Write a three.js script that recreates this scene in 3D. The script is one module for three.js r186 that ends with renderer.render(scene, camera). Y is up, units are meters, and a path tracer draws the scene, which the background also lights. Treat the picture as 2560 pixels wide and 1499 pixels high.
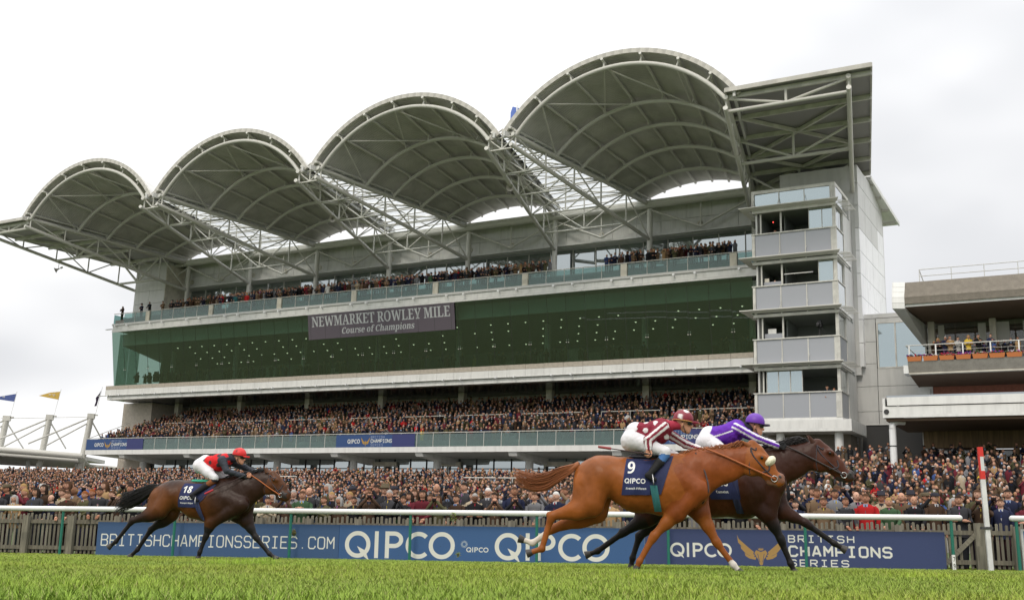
import * as THREE from 'three';
import { mergeGeometries } from 'three/addons/utils/BufferGeometryUtils.js';

// ---------- camera, sky, sun, exposure ----------
const scene = new THREE.Scene();
const camera = new THREE.PerspectiveCamera(2 * Math.atan(749.5 / 2640) * 180 / Math.PI, 1024 / 599, 0.1, 3000);
camera.position.set(0, 0.29, 0);
camera.rotation.order = 'YXZ';
camera.rotation.set(Math.atan(564 / 2640), 0, 0.032);

const rng = (seed) => () => { seed = (seed + 0x6d2b79f5) | 0; let t = Math.imul(seed ^ (seed >>> 15), 1 | seed); t = (t + Math.imul(t ^ (t >>> 7), 61 | t)) ^ t; return ((t ^ (t >>> 14)) >>> 0) / 4294967296; };
const hash3 = (x, y, z) => { let h = Math.imul(x, 374761393) + Math.imul(y, 668265263) + Math.imul(z, 1274126177) | 0; h = Math.imul(h ^ (h >>> 13), 1274126177); return ((h ^ (h >>> 16)) >>> 0) / 4294967296; };
function vnoise(x, y, z) {
  const X = Math.floor(x), Y = Math.floor(y), Z = Math.floor(z), s = (t) => t * t * (3 - 2 * t), a = s(x - X), b = s(y - Y), c = s(z - Z);
  const L = (p, q, t) => p + (q - p) * t, h = (i, j, k) => hash3(X + i, Y + j, Z + k);
  return L(L(L(h(0, 0, 0), h(1, 0, 0), a), L(h(0, 1, 0), h(1, 1, 0), a), b), L(L(h(0, 0, 1), h(1, 0, 1), a), L(h(0, 1, 1), h(1, 1, 1), a), b), c);
}
const fbm = (x, y, z, n = 4) => { let s = 0, a = 0.5, t = 0; for (let i = 0; i < n; i++) { s += a * vnoise(x, y, z); t += a; a *= 0.5; x = x * 2.03 + 11.3; y = y * 2.03 + 5.7; z = z * 2.03 + 3.1; } return s / t; };
const clamp = (v, a = 0, b = 1) => Math.min(b, Math.max(a, v)), mix = (a, b, t) => a + (b - a) * t, smooth = (a, b, v) => { const t = clamp((v - a) / (b - a)); return t * t * (3 - 2 * t); };

{ // overcast sky: the usual rise in brightness from horizon to zenith, broken by soft cloud
  const W = 1024, H = 512, data = new Float32Array(W * H * 4);
  for (let j = 0; j < H; j++) for (let i = 0; i < W; i++) {
    const el = ((j + 0.5) / H - 0.5) * Math.PI, az = (i + 0.5) / W * 2 * Math.PI - Math.PI;
    const x = Math.cos(el) * Math.cos(az), y = Math.sin(el), z = Math.cos(el) * Math.sin(az), up = Math.max(0, y);
    const k = 1 / (up + 0.16), n = fbm(x * k * 0.75 + 3.3, y * 2, z * k * 0.75 + 9.2, 5), n2 = fbm(x * 5 + 7, y * 9, z * 5, 4);
    const c = smooth(0.34, 0.60, n * 0.66 + n2 * 0.34), l = (0.69 + 0.225 * c) * (1 + 1.5 * up * up * up), o = (j * W + i) * 4;
    data[o] = l * mix(0.965, 1.0, c); data[o + 1] = l * mix(0.98, 1.0, c); data[o + 2] = l * mix(1.012, 1.004, c); data[o + 3] = 1;
  }
  const sky = new THREE.DataTexture(data, W, H, THREE.RGBAFormat, THREE.FloatType);
  sky.mapping = THREE.EquirectangularReflectionMapping; sky.magFilter = THREE.LinearFilter; sky.needsUpdate = true;
  scene.background = sky; scene.environment = sky;
}
const sun = new THREE.DirectionalLight(0xfff3e2, 1.0);
sun.position.set(-25, 62, 22); sun.castShadow = true; sun.shadow.radius = 28;
sun.target.position.set(0, 0, -45); scene.add(sun.target);
sun.shadow.camera.left = -110; sun.shadow.camera.right = 110; sun.shadow.camera.top = 110; sun.shadow.camera.bottom = -110; sun.shadow.camera.far = 260; sun.shadow.mapSize.set(2048, 2048);
scene.add(sun);
const renderer = new THREE.WebGLRenderer({ antialias: true });
renderer.toneMapping = THREE.LinearToneMapping;
renderer.toneMappingExposure = 1.18;
renderer.shadowMap.enabled = true;

// ---------- helpers ----------
const taken = {};
function numbered(name) { const n = taken[name] = (taken[name] ?? -1) + 1; return n ? name + '_' + String(n).padStart(3, '0') : name; }
function obj(name, geo, material, parent) {
  const m = new THREE.Mesh(Array.isArray(geo) ? join(geo) : geo, material);
  m.castShadow = m.receiveShadow = true; m.name = name; if (parent) parent.add(m); return m;
}
function tag(o, label, category, group, kind) { o.userData.label = label; if (category) o.userData.category = category; if (group) o.userData.group = group; if (kind) o.userData.kind = kind; return o; }
function top(o) { o.name = numbered(o.name); scene.add(o); return o; }
function thing(name, label, category, at = [0, 0, 0], turn = 0, group) { const g = new THREE.Group(); g.name = name; top(g); g.position.set(...at); g.rotation.y = turn; return tag(g, label, category, group); }
function part(name, parent) { const g = new THREE.Group(); g.name = name; parent.add(g); return g; }
function struct(name, geo, material, label) { const m = top(obj(name, geo, material)); m.userData.kind = 'structure'; m.userData.label = label; return m; }
function join(list) {
  const anyColor = list.some((g) => g.attributes.color);
  return mergeGeometries(list.map((g) => { g = g.index ? g.toNonIndexed() : g; for (const k of Object.keys(g.attributes)) if (!['position', 'normal', 'uv'].includes(k) && !(k === 'color' && anyColor)) g.deleteAttribute(k); if (!g.attributes.uv) g.setAttribute('uv', new THREE.BufferAttribute(new Float32Array(g.attributes.position.count * 2), 2)); return g; }));
}
const V = (x, y, z) => new THREE.Vector3(x, y, z);
function box(w, h, d, x = 0, y = 0, z = 0) {   // centred; uv in metres
  const g = new THREE.BoxGeometry(w, h, d), uv = g.attributes.uv, s = [[d, h], [d, h], [w, d], [w, d], [w, h], [w, h]];
  for (let i = 0; i < uv.count; i++) { const [a, b] = s[i >> 2]; uv.setXY(i, uv.getX(i) * a + x + z, uv.getY(i) * b + y); }
  return g.translate(x, y, z);
}
const boxR = (x0, x1, y0, y1, z0, z1) => box(x1 - x0, y1 - y0, z1 - z0, (x0 + x1) / 2, (y0 + y1) / 2, (z0 + z1) / 2);
function tube(a, b, r, seg = 8, r2 = r) {
  a = a.isVector3 ? a : V(...a); b = b.isVector3 ? b : V(...b);
  const d = b.clone().sub(a), g = new THREE.CylinderGeometry(r2, r, d.length(), seg, 1);
  g.applyQuaternion(new THREE.Quaternion().setFromUnitVectors(V(0, 1, 0), d.clone().normalize()));
  return g.translate((a.x + b.x) / 2, (a.y + b.y) / 2, (a.z + b.z) / 2);
}
function beam(a, b, w, h) {   // rectangular bar between two points, h in the vertical
  a = V(...a); b = V(...b); const d = b.clone().sub(a), g = box(w, h, d.length());
  const m = new THREE.Matrix4().lookAt(b, a, V(0, 1, 0)); g.applyMatrix4(m); return g.translate((a.x + b.x) / 2, (a.y + b.y) / 2, (a.z + b.z) / 2);
}
const path = (pts, r, seg = 8, n = pts.length * 4) => new THREE.TubeGeometry(new THREE.CatmullRomCurve3(pts.map((p) => p.isVector3 ? p : V(...p))), n, r, seg, false);
function quad(a, b, c, d) {   // a b c d round the face
  const g = new THREE.BufferGeometry(), P = [a, b, c, a, c, d].map((p) => p.isVector3 ? p.toArray() : p);
  g.setAttribute('position', new THREE.Float32BufferAttribute(P.flat(), 3));
  const w = V(...P[1]).distanceTo(V(...P[0])), h = V(...P[5]).distanceTo(V(...P[0]));
  g.setAttribute('uv', new THREE.Float32BufferAttribute([0, 0, w, 0, w, h, 0, 0, w, h, 0, h], 2)); g.computeVertexNormals(); return g;
}
function slab8(p) {   // hexahedron from eight corners: bottom four, then top four
  const f = [[3, 2, 1, 0], [4, 5, 6, 7], [0, 1, 5, 4], [1, 2, 6, 5], [2, 3, 7, 6], [3, 0, 4, 7]];
  return join(f.map((q) => quad(...q.map((i) => p[i]))));
}
const shapeGeo = (pts, depth, bevel = 0) => { const s = new THREE.Shape(); pts.forEach(([x, y], i) => i ? s.lineTo(x, y) : s.moveTo(x, y)); return new THREE.ExtrudeGeometry(s, { depth, bevelEnabled: bevel > 0, bevelThickness: bevel, bevelSize: bevel, bevelSegments: 1 }); };
function paint(g, fn) {   // vertex colours (linear) from position
  const p = g.attributes.position, c = new Float32Array(p.count * 3), nn = g.attributes.normal;
  for (let i = 0; i < p.count; i++) { const q = typeof fn === 'function' ? fn(p.getX(i), p.getY(i), p.getZ(i), nn?.getX(i), nn?.getY(i), nn?.getZ(i)) : fn; c[i * 3] = q[0]; c[i * 3 + 1] = q[1]; c[i * 3 + 2] = q[2]; }
  g.setAttribute('color', new THREE.BufferAttribute(c, 3)); return g;
}
// grey-scale texture of layered noise, used as a multiplier of colour or as relief
function noiseMap(size, fn, srgb = true) {
  const d = new Uint8Array(size * size * 4);
  for (let j = 0; j < size; j++) for (let i = 0; i < size; i++) { const v = fn(i / size, j / size), o = (j * size + i) * 4; for (let c = 0; c < 3; c++) d[o + c] = clamp(Array.isArray(v) ? v[c] : v) * 255; d[o + 3] = 255; }
  const t = new THREE.DataTexture(d, size, size); t.wrapS = t.wrapT = THREE.RepeatWrapping; t.magFilter = THREE.LinearFilter; t.minFilter = THREE.LinearMipmapLinearFilter; if (srgb) t.colorSpace = THREE.SRGBColorSpace; t.needsUpdate = true; return t;
}
const rep = (t, a, b = a) => { const c = t.clone(); c.repeat.set(a, b); c.needsUpdate = true; return c; };
const tn = (u, v, f, z, n = 4) => { // tileable noise
  const w = (a, b) => fbm((u + a) * f, (v + b) * f, z, n), s = (t) => t * t * (3 - 2 * t), a = s(u), b = s(v);
  return mix(mix(w(0, 0), w(-1, 0), a), mix(w(0, -1), w(-1, -1), a), b);
};
const grime = noiseMap(256, (u, v) => 0.91 + 0.09 * smooth(0.3, 0.62, tn(u, v, 5, 3)) - 0.05 * tn(u, v, 40, 8, 2));
const streak = noiseMap(256, (u, v) => { const a = tn(u, v * 0.12, 22, 1, 3), b = tn(u, v, 6, 5); return 0.94 + 0.06 * smooth(0.25, 0.62, a * 0.6 + b * 0.4); });
const stoneMap = noiseMap(512, (u, v) => { const a = tn(u, v, 8, 2), b = tn(u, v, 70, 6, 2); return 0.72 + 0.2 * a + 0.16 * (b - 0.5) + 0.08; });
const grain = noiseMap(256, (u, v) => 0.62 + 0.38 * tn(u * 1, v * 0.08, 42, 4, 3) - 0.1 * (tn(u, v, 9, 7) - 0.5));
const col = (r, g, b) => new THREE.Color().setRGB(r, g, b);
const std = (c, o = {}) => new THREE.MeshStandardMaterial({ color: col(...c), roughness: 0.75, ...o });
const M = {
  steel: std([0.70, 0.69, 0.64], { roughness: 0.5, map: rep(grime, 0.4) }),
  white: std([0.78, 0.78, 0.76], { roughness: 0.55, map: rep(streak, 0.25) }),
  fascia: std([0.60, 0.58, 0.53], { roughness: 0.5, map: rep(grime, 0.3) }),
  cream: std([0.72, 0.68, 0.58], { map: rep(grime, 0.5) }),
  panel: std([0.61, 0.612, 0.595], { roughness: 0.45, map: rep(streak, 0.22) }),
  panelLight: std([0.86, 0.865, 0.865], { roughness: 0.35, metalness: 0.15, map: rep(streak, 0.2) }),
  gap: std([0.05, 0.05, 0.05]),
  concrete: std([0.40, 0.37, 0.32], { roughness: 0.95, map: rep(stoneMap, 0.5), bumpMap: rep(stoneMap, 0.5), bumpScale: 0.01 }),
  concreteDark: std([0.27, 0.24, 0.20], { roughness: 0.95, map: rep(stoneMap, 0.6), bumpMap: rep(stoneMap, 0.6), bumpScale: 0.012 }),
  stone: std([0.58, 0.52, 0.44], { roughness: 0.9, map: rep(stoneMap, 0.7) }),
  step: std([0.33, 0.32, 0.30], { roughness: 0.95, map: rep(stoneMap, 0.4) }),
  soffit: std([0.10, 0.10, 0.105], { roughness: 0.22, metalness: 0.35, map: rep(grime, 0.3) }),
  dark: std([0.035, 0.035, 0.038], { roughness: 0.6 }),
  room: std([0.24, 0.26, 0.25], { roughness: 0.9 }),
  roomWall: std([0.42, 0.40, 0.33], { roughness: 0.9 }),
  coated: std([0.42, 0.46, 0.47], { roughness: 0.03, metalness: 0.92 }),
  coatedBlue: std([0.40, 0.47, 0.49], { roughness: 0.05, metalness: 0.85 }),
  grey: std([0.36, 0.375, 0.41], { roughness: 0.4, metalness: 0.15 }),
  greenGlass: new THREE.MeshPhysicalMaterial({ color: col(0.46, 0.57, 0.53), roughness: 0.015, transmission: 1, thickness: 0, ior: 1.95 }),
  railGlass: new THREE.MeshPhysicalMaterial({ color: col(0.46, 0.62, 0.60), roughness: 0.04, transmission: 0.86, thickness: 0, ior: 1.5 }),
  clearGlass: new THREE.MeshPhysicalMaterial({ color: col(0.93, 0.96, 0.97), roughness: 0.03, transmission: 1, thickness: 0, ior: 1.5 }),
};
const STAND_AT = [18.898, 0, -80.905], STAND_TURN = -29.641 * Math.PI / 180;
const inStand = (u, y, n) => V(u, y, n).applyAxisAngle(V(0, 1, 0), STAND_TURN).add(V(...STAND_AT));
const RAIL_TURN = -9.285 * Math.PI / 180, RAIL0 = V(0, 0, -23.53);
const ground = (x, z) => 0.025 + 0.016 * clamp(x, -45, 45) + 0.022 * clamp(z, -32, 12);
const onRail = (s, off) => { const p = V(s, 0, off).applyAxisAngle(V(0, 1, 0), RAIL_TURN).add(RAIL0); p.y = ground(p.x, p.z); return p; };
// ---------- setting: turf, terracing ----------
const turfMap = noiseMap(512, (u, v) => { const a = tn(u, v, 14, 3), b = tn(u, v, 60, 9, 3); return [0.40 + 0.34 * a + 0.22 * (b - 0.5), 0.50 + 0.3 * a + 0.2 * (b - 0.5), 0.16 + 0.12 * a]; });
{
  const xs = [-900, -45, -20, 0, 20, 45, 900], zs = [900, 12, 0, -8, -16, -24, -32, -900], P = [], U = [];
  for (let j = 0; j + 1 < zs.length; j++) for (let i = 0; i + 1 < xs.length; i++) {
    const q = (a, b) => { P.push(xs[a], ground(xs[a], zs[b]), zs[b]); U.push(xs[a] / 3, zs[b] / 3); };
    q(i, j); q(i + 1, j); q(i + 1, j + 1); q(i, j); q(i + 1, j + 1); q(i, j + 1);
  }
  const g = new THREE.BufferGeometry(); g.setAttribute('position', new THREE.Float32BufferAttribute(P, 3)); g.setAttribute('uv', new THREE.Float32BufferAttribute(U, 2)); g.computeVertexNormals();
  struct('ground', g, std([0.235, 0.25, 0.72], { map: turfMap, roughness: 1 }), 'bright green racecourse turf reaching to the horizon');
}
// lower public terracing in front of the stands: real steps, rising towards the building
const stepRow = (r) => ({ n: 21 - 0.95 * r, y: 0.32 + 0.158 * r });   // r = 0 .. 18
const rightRow = (r) => ({ n: 23 - 0.9 * r, y: 0.55 + 0.235 * r });   // in front of the right hand buildings
{
  const L = [], R = [];
  for (let r = 0; r < 19; r++) { const s = stepRow(r); L.push(boxR(-150, 7.6, -3, s.y, s.n - (r === 18 ? 8 : 0.95), s.n)); }
  for (let r = 0; r < 19; r++) { const s = rightRow(r); R.push(boxR(7.65, 60, -3, s.y, s.n - (r === 18 ? 4 : 0.9), s.n)); }
  for (const [name, g, label] of [['terrace_steps', L, 'low grey concrete terracing under the crowd before the grandstand'], ['terrace_steps', R, 'steeper concrete terracing before the brown concrete stand']]) {
    const m = struct(name, g, M.step, label); m.position.set(...STAND_AT); m.rotation.y = STAND_TURN;
  }
}
// grass blades on the near part of the course
{
  const R = rng(77);
  const tuft = () => { const tri = [], colr = [];
  for (let b = 0; b < 11; b++) {
    const a = R() * 6.283, r = 0.045 * Math.sqrt(R()), x = Math.cos(a) * r, z = Math.sin(a) * r, d = R() * 6.283, h = 0.04 + 0.04 * R(), w = 0.0018 + 0.0014 * R(), bend = 0.015 + 0.035 * R(), ca = Math.cos(d), sa = Math.sin(d);
    const p = (t, s) => { const k = bend * t * t; return [x + ca * k - sa * s, h * t * (1 - 0.12 * t), z + sa * k + ca * s]; };
    const q = [p(-0.15, w), p(-0.15, -w), p(0.55, w * 0.8), p(0.55, -w * 0.8), p(1, 0)];
    for (const f of [[0, 1, 2], [1, 3, 2], [2, 3, 4]]) for (const k of f) tri.push(...q[k]);
    const tone = 0.75 + 0.5 * R(), dry = R() < 0.12; for (let k = 0; k < 9; k++) colr.push(...(dry ? [0.33 * tone, 0.31 * tone, 0.11 * tone] : [0.215 * tone, 0.30 * tone, 0.028 * tone]));
  }
  const g = new THREE.BufferGeometry(); g.setAttribute('position', new THREE.Float32BufferAttribute(tri, 3)); g.setAttribute('color', new THREE.Float32BufferAttribute(colr, 3)); g.computeVertexNormals(); return g; };
  const tufts = [tuft(), tuft(), tuft(), tuft()];
  const spots = [];
  for (let d = 4.6; d < 27;) {
    const step = 0.030 + 0.0032 * d, half = d * 0.53 + 0.6;
    for (let x = -half; x < half; x += step) {
      const px = x + (R() - 0.5) * step * 1.6, pz = -d + (R() - 0.5) * step * 1.6;
      const patch = fbm(px * 0.9 + 50, pz * 0.9, 4, 3);
      spots.push([px, pz, patch, R()]);
    }
    d += step;
  }
  // clumps torn or left long
  for (const [cx, cz, n, s] of [[-3.55, -14.2, 90, 0.28], [-3.2, -14.6, 60, 0.2], [-4.9, -23.0, 60, 0.25], [1.2, -9.5, 30, 0.3], [4.6, -12, 40, 0.3]]) for (let k = 0; k < n; k++) spots.push([cx + (R() - 0.5) * s * 2, cz + (R() - 0.5) * s * 2, 1.6, R()]);
  const lawn = new THREE.Group(), blade = new THREE.MeshStandardMaterial({ vertexColors: true, roughness: 0.75, side: THREE.DoubleSide }), mt = new THREE.Matrix4(), qn = new THREE.Quaternion(), up = V(0, 1, 0);
  tufts.forEach((g, v) => {
    const mine = spots.filter((_, i) => (i * 7 + (i >> 3)) % 4 === v), im = new THREE.InstancedMesh(g, blade, mine.length);
    mine.forEach(([x, z, k, r], i) => {
      qn.setFromAxisAngle(up, r * 6.283 * 7); const s = 0.75 + 0.55 * r, near = smooth(-13, -5, z), hgt = s * (0.52 + 0.66 * Math.min(k, 1.9)) * mix(1, 0.5, smooth(-15, -21, z)) * (1 + 0.12 * near);
      mt.compose(V(x, ground(x, z), z), qn, V(s, hgt, s)); im.setMatrixAt(i, mt);
      const t = 0.80 + 0.40 * k, yl = fbm(x * 0.35, z * 0.35 + 20, 9, 3); im.setColorAt(i, col(t * (0.84 + 0.34 * yl), t, t * 0.9));
    });
    im.name = 'blades'; im.castShadow = im.receiveShadow = true; lawn.add(im);
  });
  const im = lawn;
  im.name = 'grass'; scene.add(im); tag(im, 'long bright green grass of the racecourse in the foreground', 'grass', null, 'stuff');
}
// ---------- the grandstand ----------
const S = thing('grandstand', 'long white grandstand with four barrel vaulted roofs and a green glass front', 'grandstand', STAND_AT, STAND_TURN);
const U0 = -73.4, MOD = 1.835, COL = (k) => -67.6 + 9.484 * k;      // facade modules, roof columns k = 0..7
const NC = -5, NF = 13.4, GLEAN = Math.atan2(1.05, 6.03);
{
  // --- lower body
  obj('end_wall', [boxR(-74.2, -69.6, -3, 12.5, -9, -3.4)], M.stone, S);
  obj('rear_wall', [boxR(-74.2, 8.2, -3, 26, -10.6, -10.4)], M.panel, S);
  // undercroft behind the lower crowd
  obj('undercroft_floor', boxR(-69.6, 1.2, 2.6, 3.1, -10, 2.9), M.step, S);
  for (let k = 0; k < 8; k++) for (const n of [-1.2]) obj('column', new THREE.CylinderGeometry(0.36, 0.36, 3.7, 14).translate(COL(k), 4.8, n), M.panel, S);
  for (let i = 0; i < 38; i++) {   // glazed rear wall of the undercroft
    const u = -69.4 + i * MOD, p = obj('window_pane', boxR(u + 0.04, u + MOD - 0.04, 3.1, 6.3, -4.05, -4), M.coated, S); p.rotation.set(0, 0, 0);
    obj('mullion', boxR(u - 0.04, u + 0.04, 3.1, 6.35, -4.1, -3.92), M.gap, S);
  }
  obj('transom', boxR(-69.6, 1.2, 5.25, 5.33, -4.1, -3.9), M.gap, S);
  for (const u of [-56.5, -37.4, -30.2, -18.7, -9.4]) { const d = part('door', S); obj('door_frame', [boxR(u - 1.4, u - 1.28, 3.1, 5.9, -3.9, -3.7), boxR(u + 1.28, u + 1.4, 3.1, 5.9, -3.9, -3.7), boxR(u - 1.28, u + 1.28, 5.5, 5.9, -3.9, -3.7), boxR(u - 0.05, u + 0.05, 3.1, 5.5, -3.9, -3.7)], M.cream, d); }
  // --- first floor terrace: slab, fascia, haunches, stepped rows, balustrade
  obj('terrace_slab', slab8([[-73, 6.0, -9.5], [1.2, 6.0, -9.5], [1.2, 6.38, 1.75], [-73, 6.38, 1.75], [-73, 6.8, -9.5], [1.2, 6.8, -9.5], [1.2, 6.8, 1.75], [-73, 6.8, 1.75]]), M.panel, S);
  obj('terrace_fascia', boxR(-73.1, 1.2, 6.36, 6.84, 1.75, 2), M.white, S);
  for (let k = 0; k < 8; k++) obj('haunch', slab8([[COL(k) - 0.4, 5.6, -4], [COL(k) + 0.4, 5.6, -4], [COL(k) + 0.4, 6.02, 1.7], [COL(k) - 0.4, 6.02, 1.7], [COL(k) - 0.4, 6.3, -4], [COL(k) + 0.4, 6.3, -4], [COL(k) + 0.4, 6.37, 1.9], [COL(k) - 0.4, 6.37, 1.9]]), M.white, S);
  obj('seating_steps', Array.from({ length: 11 }, (_, r) => boxR(-72.6, 1.2, 6.81, 6.9 + 0.355 * r, -9.9, 1.55 - 0.76 * r)), M.step, S);
  for (let i = 0; i < 43; i++) {
    const w = 74.2 / 43, u = -73 + i * w;
    obj('balustrade_pane', boxR(u + 0.03, u + w - 0.03, 6.86, 7.95, 1.93, 1.955), M.railGlass, S);
    obj('balustrade_post', boxR(u - 0.02, u + 0.02, 6.84, 8.04, 1.9, 1.98), M.steel, S);
  }
  obj('handrail', tube([-73.1, 8.06, 1.94], [1.2, 8.06, 1.94], 0.04), M.steel, S);
  obj('end_handrail', [tube([-73, 8.06, 1.9], [-73, 11.5, -6.4], 0.04), tube([-73, 7.5, 1.9], [-73, 11.0, -6.4], 0.03)], M.steel, S);
  for (const [a, b] of [[-66, -60], [-57, -51], [-48.6, -42.6], [-40.5, -36.2], [-34.5, -29.7], [-28, -23.2], [-21.6, -15.6], [-13.9, -8.6], [-7, -0.5]]) { // crush rails among the seats
    const c = part('crush_rail', S); obj('bar', tube([a, 10.0, -2.2], [b, 10.0, -2.2], 0.04), M.steel, c);
    for (const u of [a, (a + b) / 2, b]) obj('bar_post', tube([u, 8.4, -2.2], [u, 10.0, -2.2], 0.03, 6), M.steel, c);
  }
  for (let k = 0; k < 8; k++) obj('terrace_column', boxR(COL(k) - 0.62 - 0.3, COL(k) - 0.62 + 0.3, 10, 12.6, -6.3, -5.7), M.cream, S);
  for (let i = 0; i < 40; i++) {
    const u = U0 + 3.6 + i * 1.755; obj('rear_window', boxR(u + 0.05, u + 1.7, 10.4, 12.1, -9.05, -9), M.coatedBlue, S); obj('window_post', boxR(u - 0.04, u + 0.04, 10.4, 12.3, -9.1, -8.9), M.gap, S);
  }
  obj('window_head', boxR(-69.8, 0.5, 12.1, 12.56, -9.2, -8.85), M.cream, S);
  // --- soffit, stone band, white band, lip
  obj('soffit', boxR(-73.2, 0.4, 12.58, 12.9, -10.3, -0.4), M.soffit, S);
  for (let i = 0; i < 40; i++) {
    const u = U0 + i * MOD;
    obj('stone_panel', boxR(u + 0.012, u + MOD - 0.012, 13.64, 14.05 - 0.004 * (i % 3), -0.9, 0), M.stone, S);
    obj('white_panel', boxR(u + 0.01, u + MOD - 0.01, 12.99, 13.62, -0.9, 0.012), M.white, S);
  }
  obj('lip', boxR(U0 + 0.2, 0.4, 12.52, 12.93, -0.9, -0.16), M.white, S);
  obj('band_core', boxR(U0 + 0.1, 0.4, 12.6, 13.98, -1.0, -0.85), M.gap, S);
  obj('cable_tray', boxR(U0 - 1.1, 0.4, 12.95, 12.985, -0.2, 0.1), M.panel, S);
  // --- green glass front, leaning outward at the top, with the room behind it
  for (let i = 0; i < 40; i++) {
    const u = U0 + i * MOD, j = (hash3(i, 3, 9) - 0.5) * 0.004;
    const p = obj('glass_pane', box(MOD - 0.03, 6.14, 0.02), M.greenGlass, S); p.position.set(u + MOD / 2, 17.07, -0.55); p.rotation.set(GLEAN + j * 0.6, j, 0);
    if (i % 1 === 0 && i) { const t = obj('glass_joint', box(0.03, 6.1, 0.03), M.gap, S); t.position.set(u, 17.07, -0.57); t.rotation.x = GLEAN; }
    if (i % 2) for (const [y, n] of [[16.0, -0.85]]) obj('glass_fixing', join([[-0.1, 0.1], [0.1, 0.1], [-0.1, -0.1], [0.1, -0.1]].map(([a, b]) => new THREE.CylinderGeometry(0.045, 0.045, 0.06, 8).rotateX(Math.PI / 2).translate(u + a, y + b, n + 0.1))), M.steel, S);
  }
  for (const n of [-1.9, -3.4]) obj('side_pane', boxR(U0 + 0.02, U0 + 0.045, 14.05, 20.1, n - 0.72, n + 0.72), M.greenGlass, S);
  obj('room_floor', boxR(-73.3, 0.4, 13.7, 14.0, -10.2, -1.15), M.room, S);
  obj('room_bulkhead', boxR(-72.9, 0.3, 18.75, 20.05, -1.35, -1.2), std([0.75, 0.75, 0.70]), S);
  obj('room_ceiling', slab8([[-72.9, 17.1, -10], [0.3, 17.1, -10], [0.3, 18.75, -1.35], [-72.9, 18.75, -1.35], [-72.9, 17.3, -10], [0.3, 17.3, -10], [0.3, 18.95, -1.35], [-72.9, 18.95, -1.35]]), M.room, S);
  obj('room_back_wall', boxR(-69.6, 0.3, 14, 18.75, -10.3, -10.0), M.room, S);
  obj('room_wall', [boxR(-69.8, -69.5, 14, 18.75, -10, -4.2), boxR(-69.5, -57, 14, 18.6, -9.9, -9.6)], M.roomWall, S);
  obj('room_screen_wall', [boxR(-56, -51.5, 14, 16.8, -8.4, -8.2)], M.roomWall, S);
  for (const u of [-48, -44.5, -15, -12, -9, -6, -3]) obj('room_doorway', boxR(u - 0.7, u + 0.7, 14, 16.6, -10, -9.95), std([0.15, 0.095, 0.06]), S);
  for (let k = 0; k < 8; k++) obj('room_column', new THREE.CylinderGeometry(0.28, 0.28, 4.6, 12).translate(COL(k), 16.3, -4), M.cream, S);
  for (let k = 0; k < 22; k++) obj('room_partition', boxR(-66 + k * 3.05, -66 + k * 3.05 + 1.2 + hash3(k, 1, 4), 14, 14.9 + 1.6 * hash3(k, 2, 4), -6.2 - 2 * hash3(k, 5, 4), -6.1 - 2 * hash3(k, 5, 4)), k % 3 ? M.roomWall : M.cream, S);
  const glow = new THREE.MeshStandardMaterial({ color: 0, emissive: col(1, 0.86, 0.6), emissiveIntensity: 2.4 });
  const dl = new THREE.CylinderGeometry(0.07, 0.07, 0.05, 10);
  for (let i = 0; i < 36; i++) for (let r = 0; r < 4; r++) if (hash3(i, r, 5) < 0.8 && (i < 28 || r < 3)) { const m = obj('downlight', dl, glow, S); m.position.set(-66 + i * MOD + (r % 2) * 0.9, 18.75 - 0.1908 * (1.65 + r * 1.75) - 0.03, -3 - r * 1.75); }
  // --- upper balcony: slab edge, fascia, balustrade, pillars
  obj('balcony_slab', boxR(-73.3, 1.4, 20.3, 21.0, -10.3, -0.12), M.panel, S);
  obj('balcony_edge', boxR(-73.4, 1.4, 20.84, 21.06, -0.3, 0.12), M.panel, S);
  for (let i = 0; i < 14; i++) obj('balcony_fascia', boxR(U0 + i * 5.34 + 0.01, U0 + (i + 1) * 5.34 - 0.01, 20.32, 20.83, -0.12, -0.02), M.white, S);
  obj('balcony_lip', boxR(U0, 1.4, 20.13, 20.29, -0.12, 0.04), M.white, S);
  obj('cable_tray', boxR(U0 - 1.1, U0, 20.48, 20.52, -0.2, 0.1), M.panel, S);
  obj('balcony_steps', Array.from({ length: 4 }, (_, r) => boxR(-73.2, 1.3, 21.0, 21.5 + 0.3 * r, -6.9, -0.14 - 0.85 * r)), M.step, S);
  for (let k = 0; k < 8; k++) obj('balcony_pillar', boxR(COL(k) - 0.58, COL(k) - 0.02, 21.06, 22.14, -0.3, 0.05), M.cream, S);
  const PW = (9.484 - 0.6) / 5;
  for (let k = -1; k < 8; k++) for (let i = 0; i < 5; i++) {
    const u = COL(k) + 0.01 + i * PW; if (u < -73.5 || u > 0.5) continue;
    const w = Math.min(PW, 1.35 - u); obj('balustrade_pane', boxR(u + 0.02, u + w - 0.03, 21.1, 22.14, -0.08, -0.055), M.railGlass, S);
    obj('balustrade_post', boxR(u + w - 0.03, u + w + 0.01, 21.06, 22.2, -0.1, -0.03), M.steel, S);
  }
  obj('handrail', tube([-73.4, 22.22, -0.07], [1.35, 22.22, -0.07], 0.04), M.steel, S);
  obj('end_balustrade', boxR(-73.42, -73.4, 21.1, 22.14, -3.4, -0.1), M.railGlass, S);
  // --- glazing, attic wall and its V bracing
  for (let k = 0; k < 8; k++) obj('roof_column', new THREE.CylinderGeometry(0.25, 0.25, 7.9, 14).translate(COL(k), 24.95, NC), M.steel, S);
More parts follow.
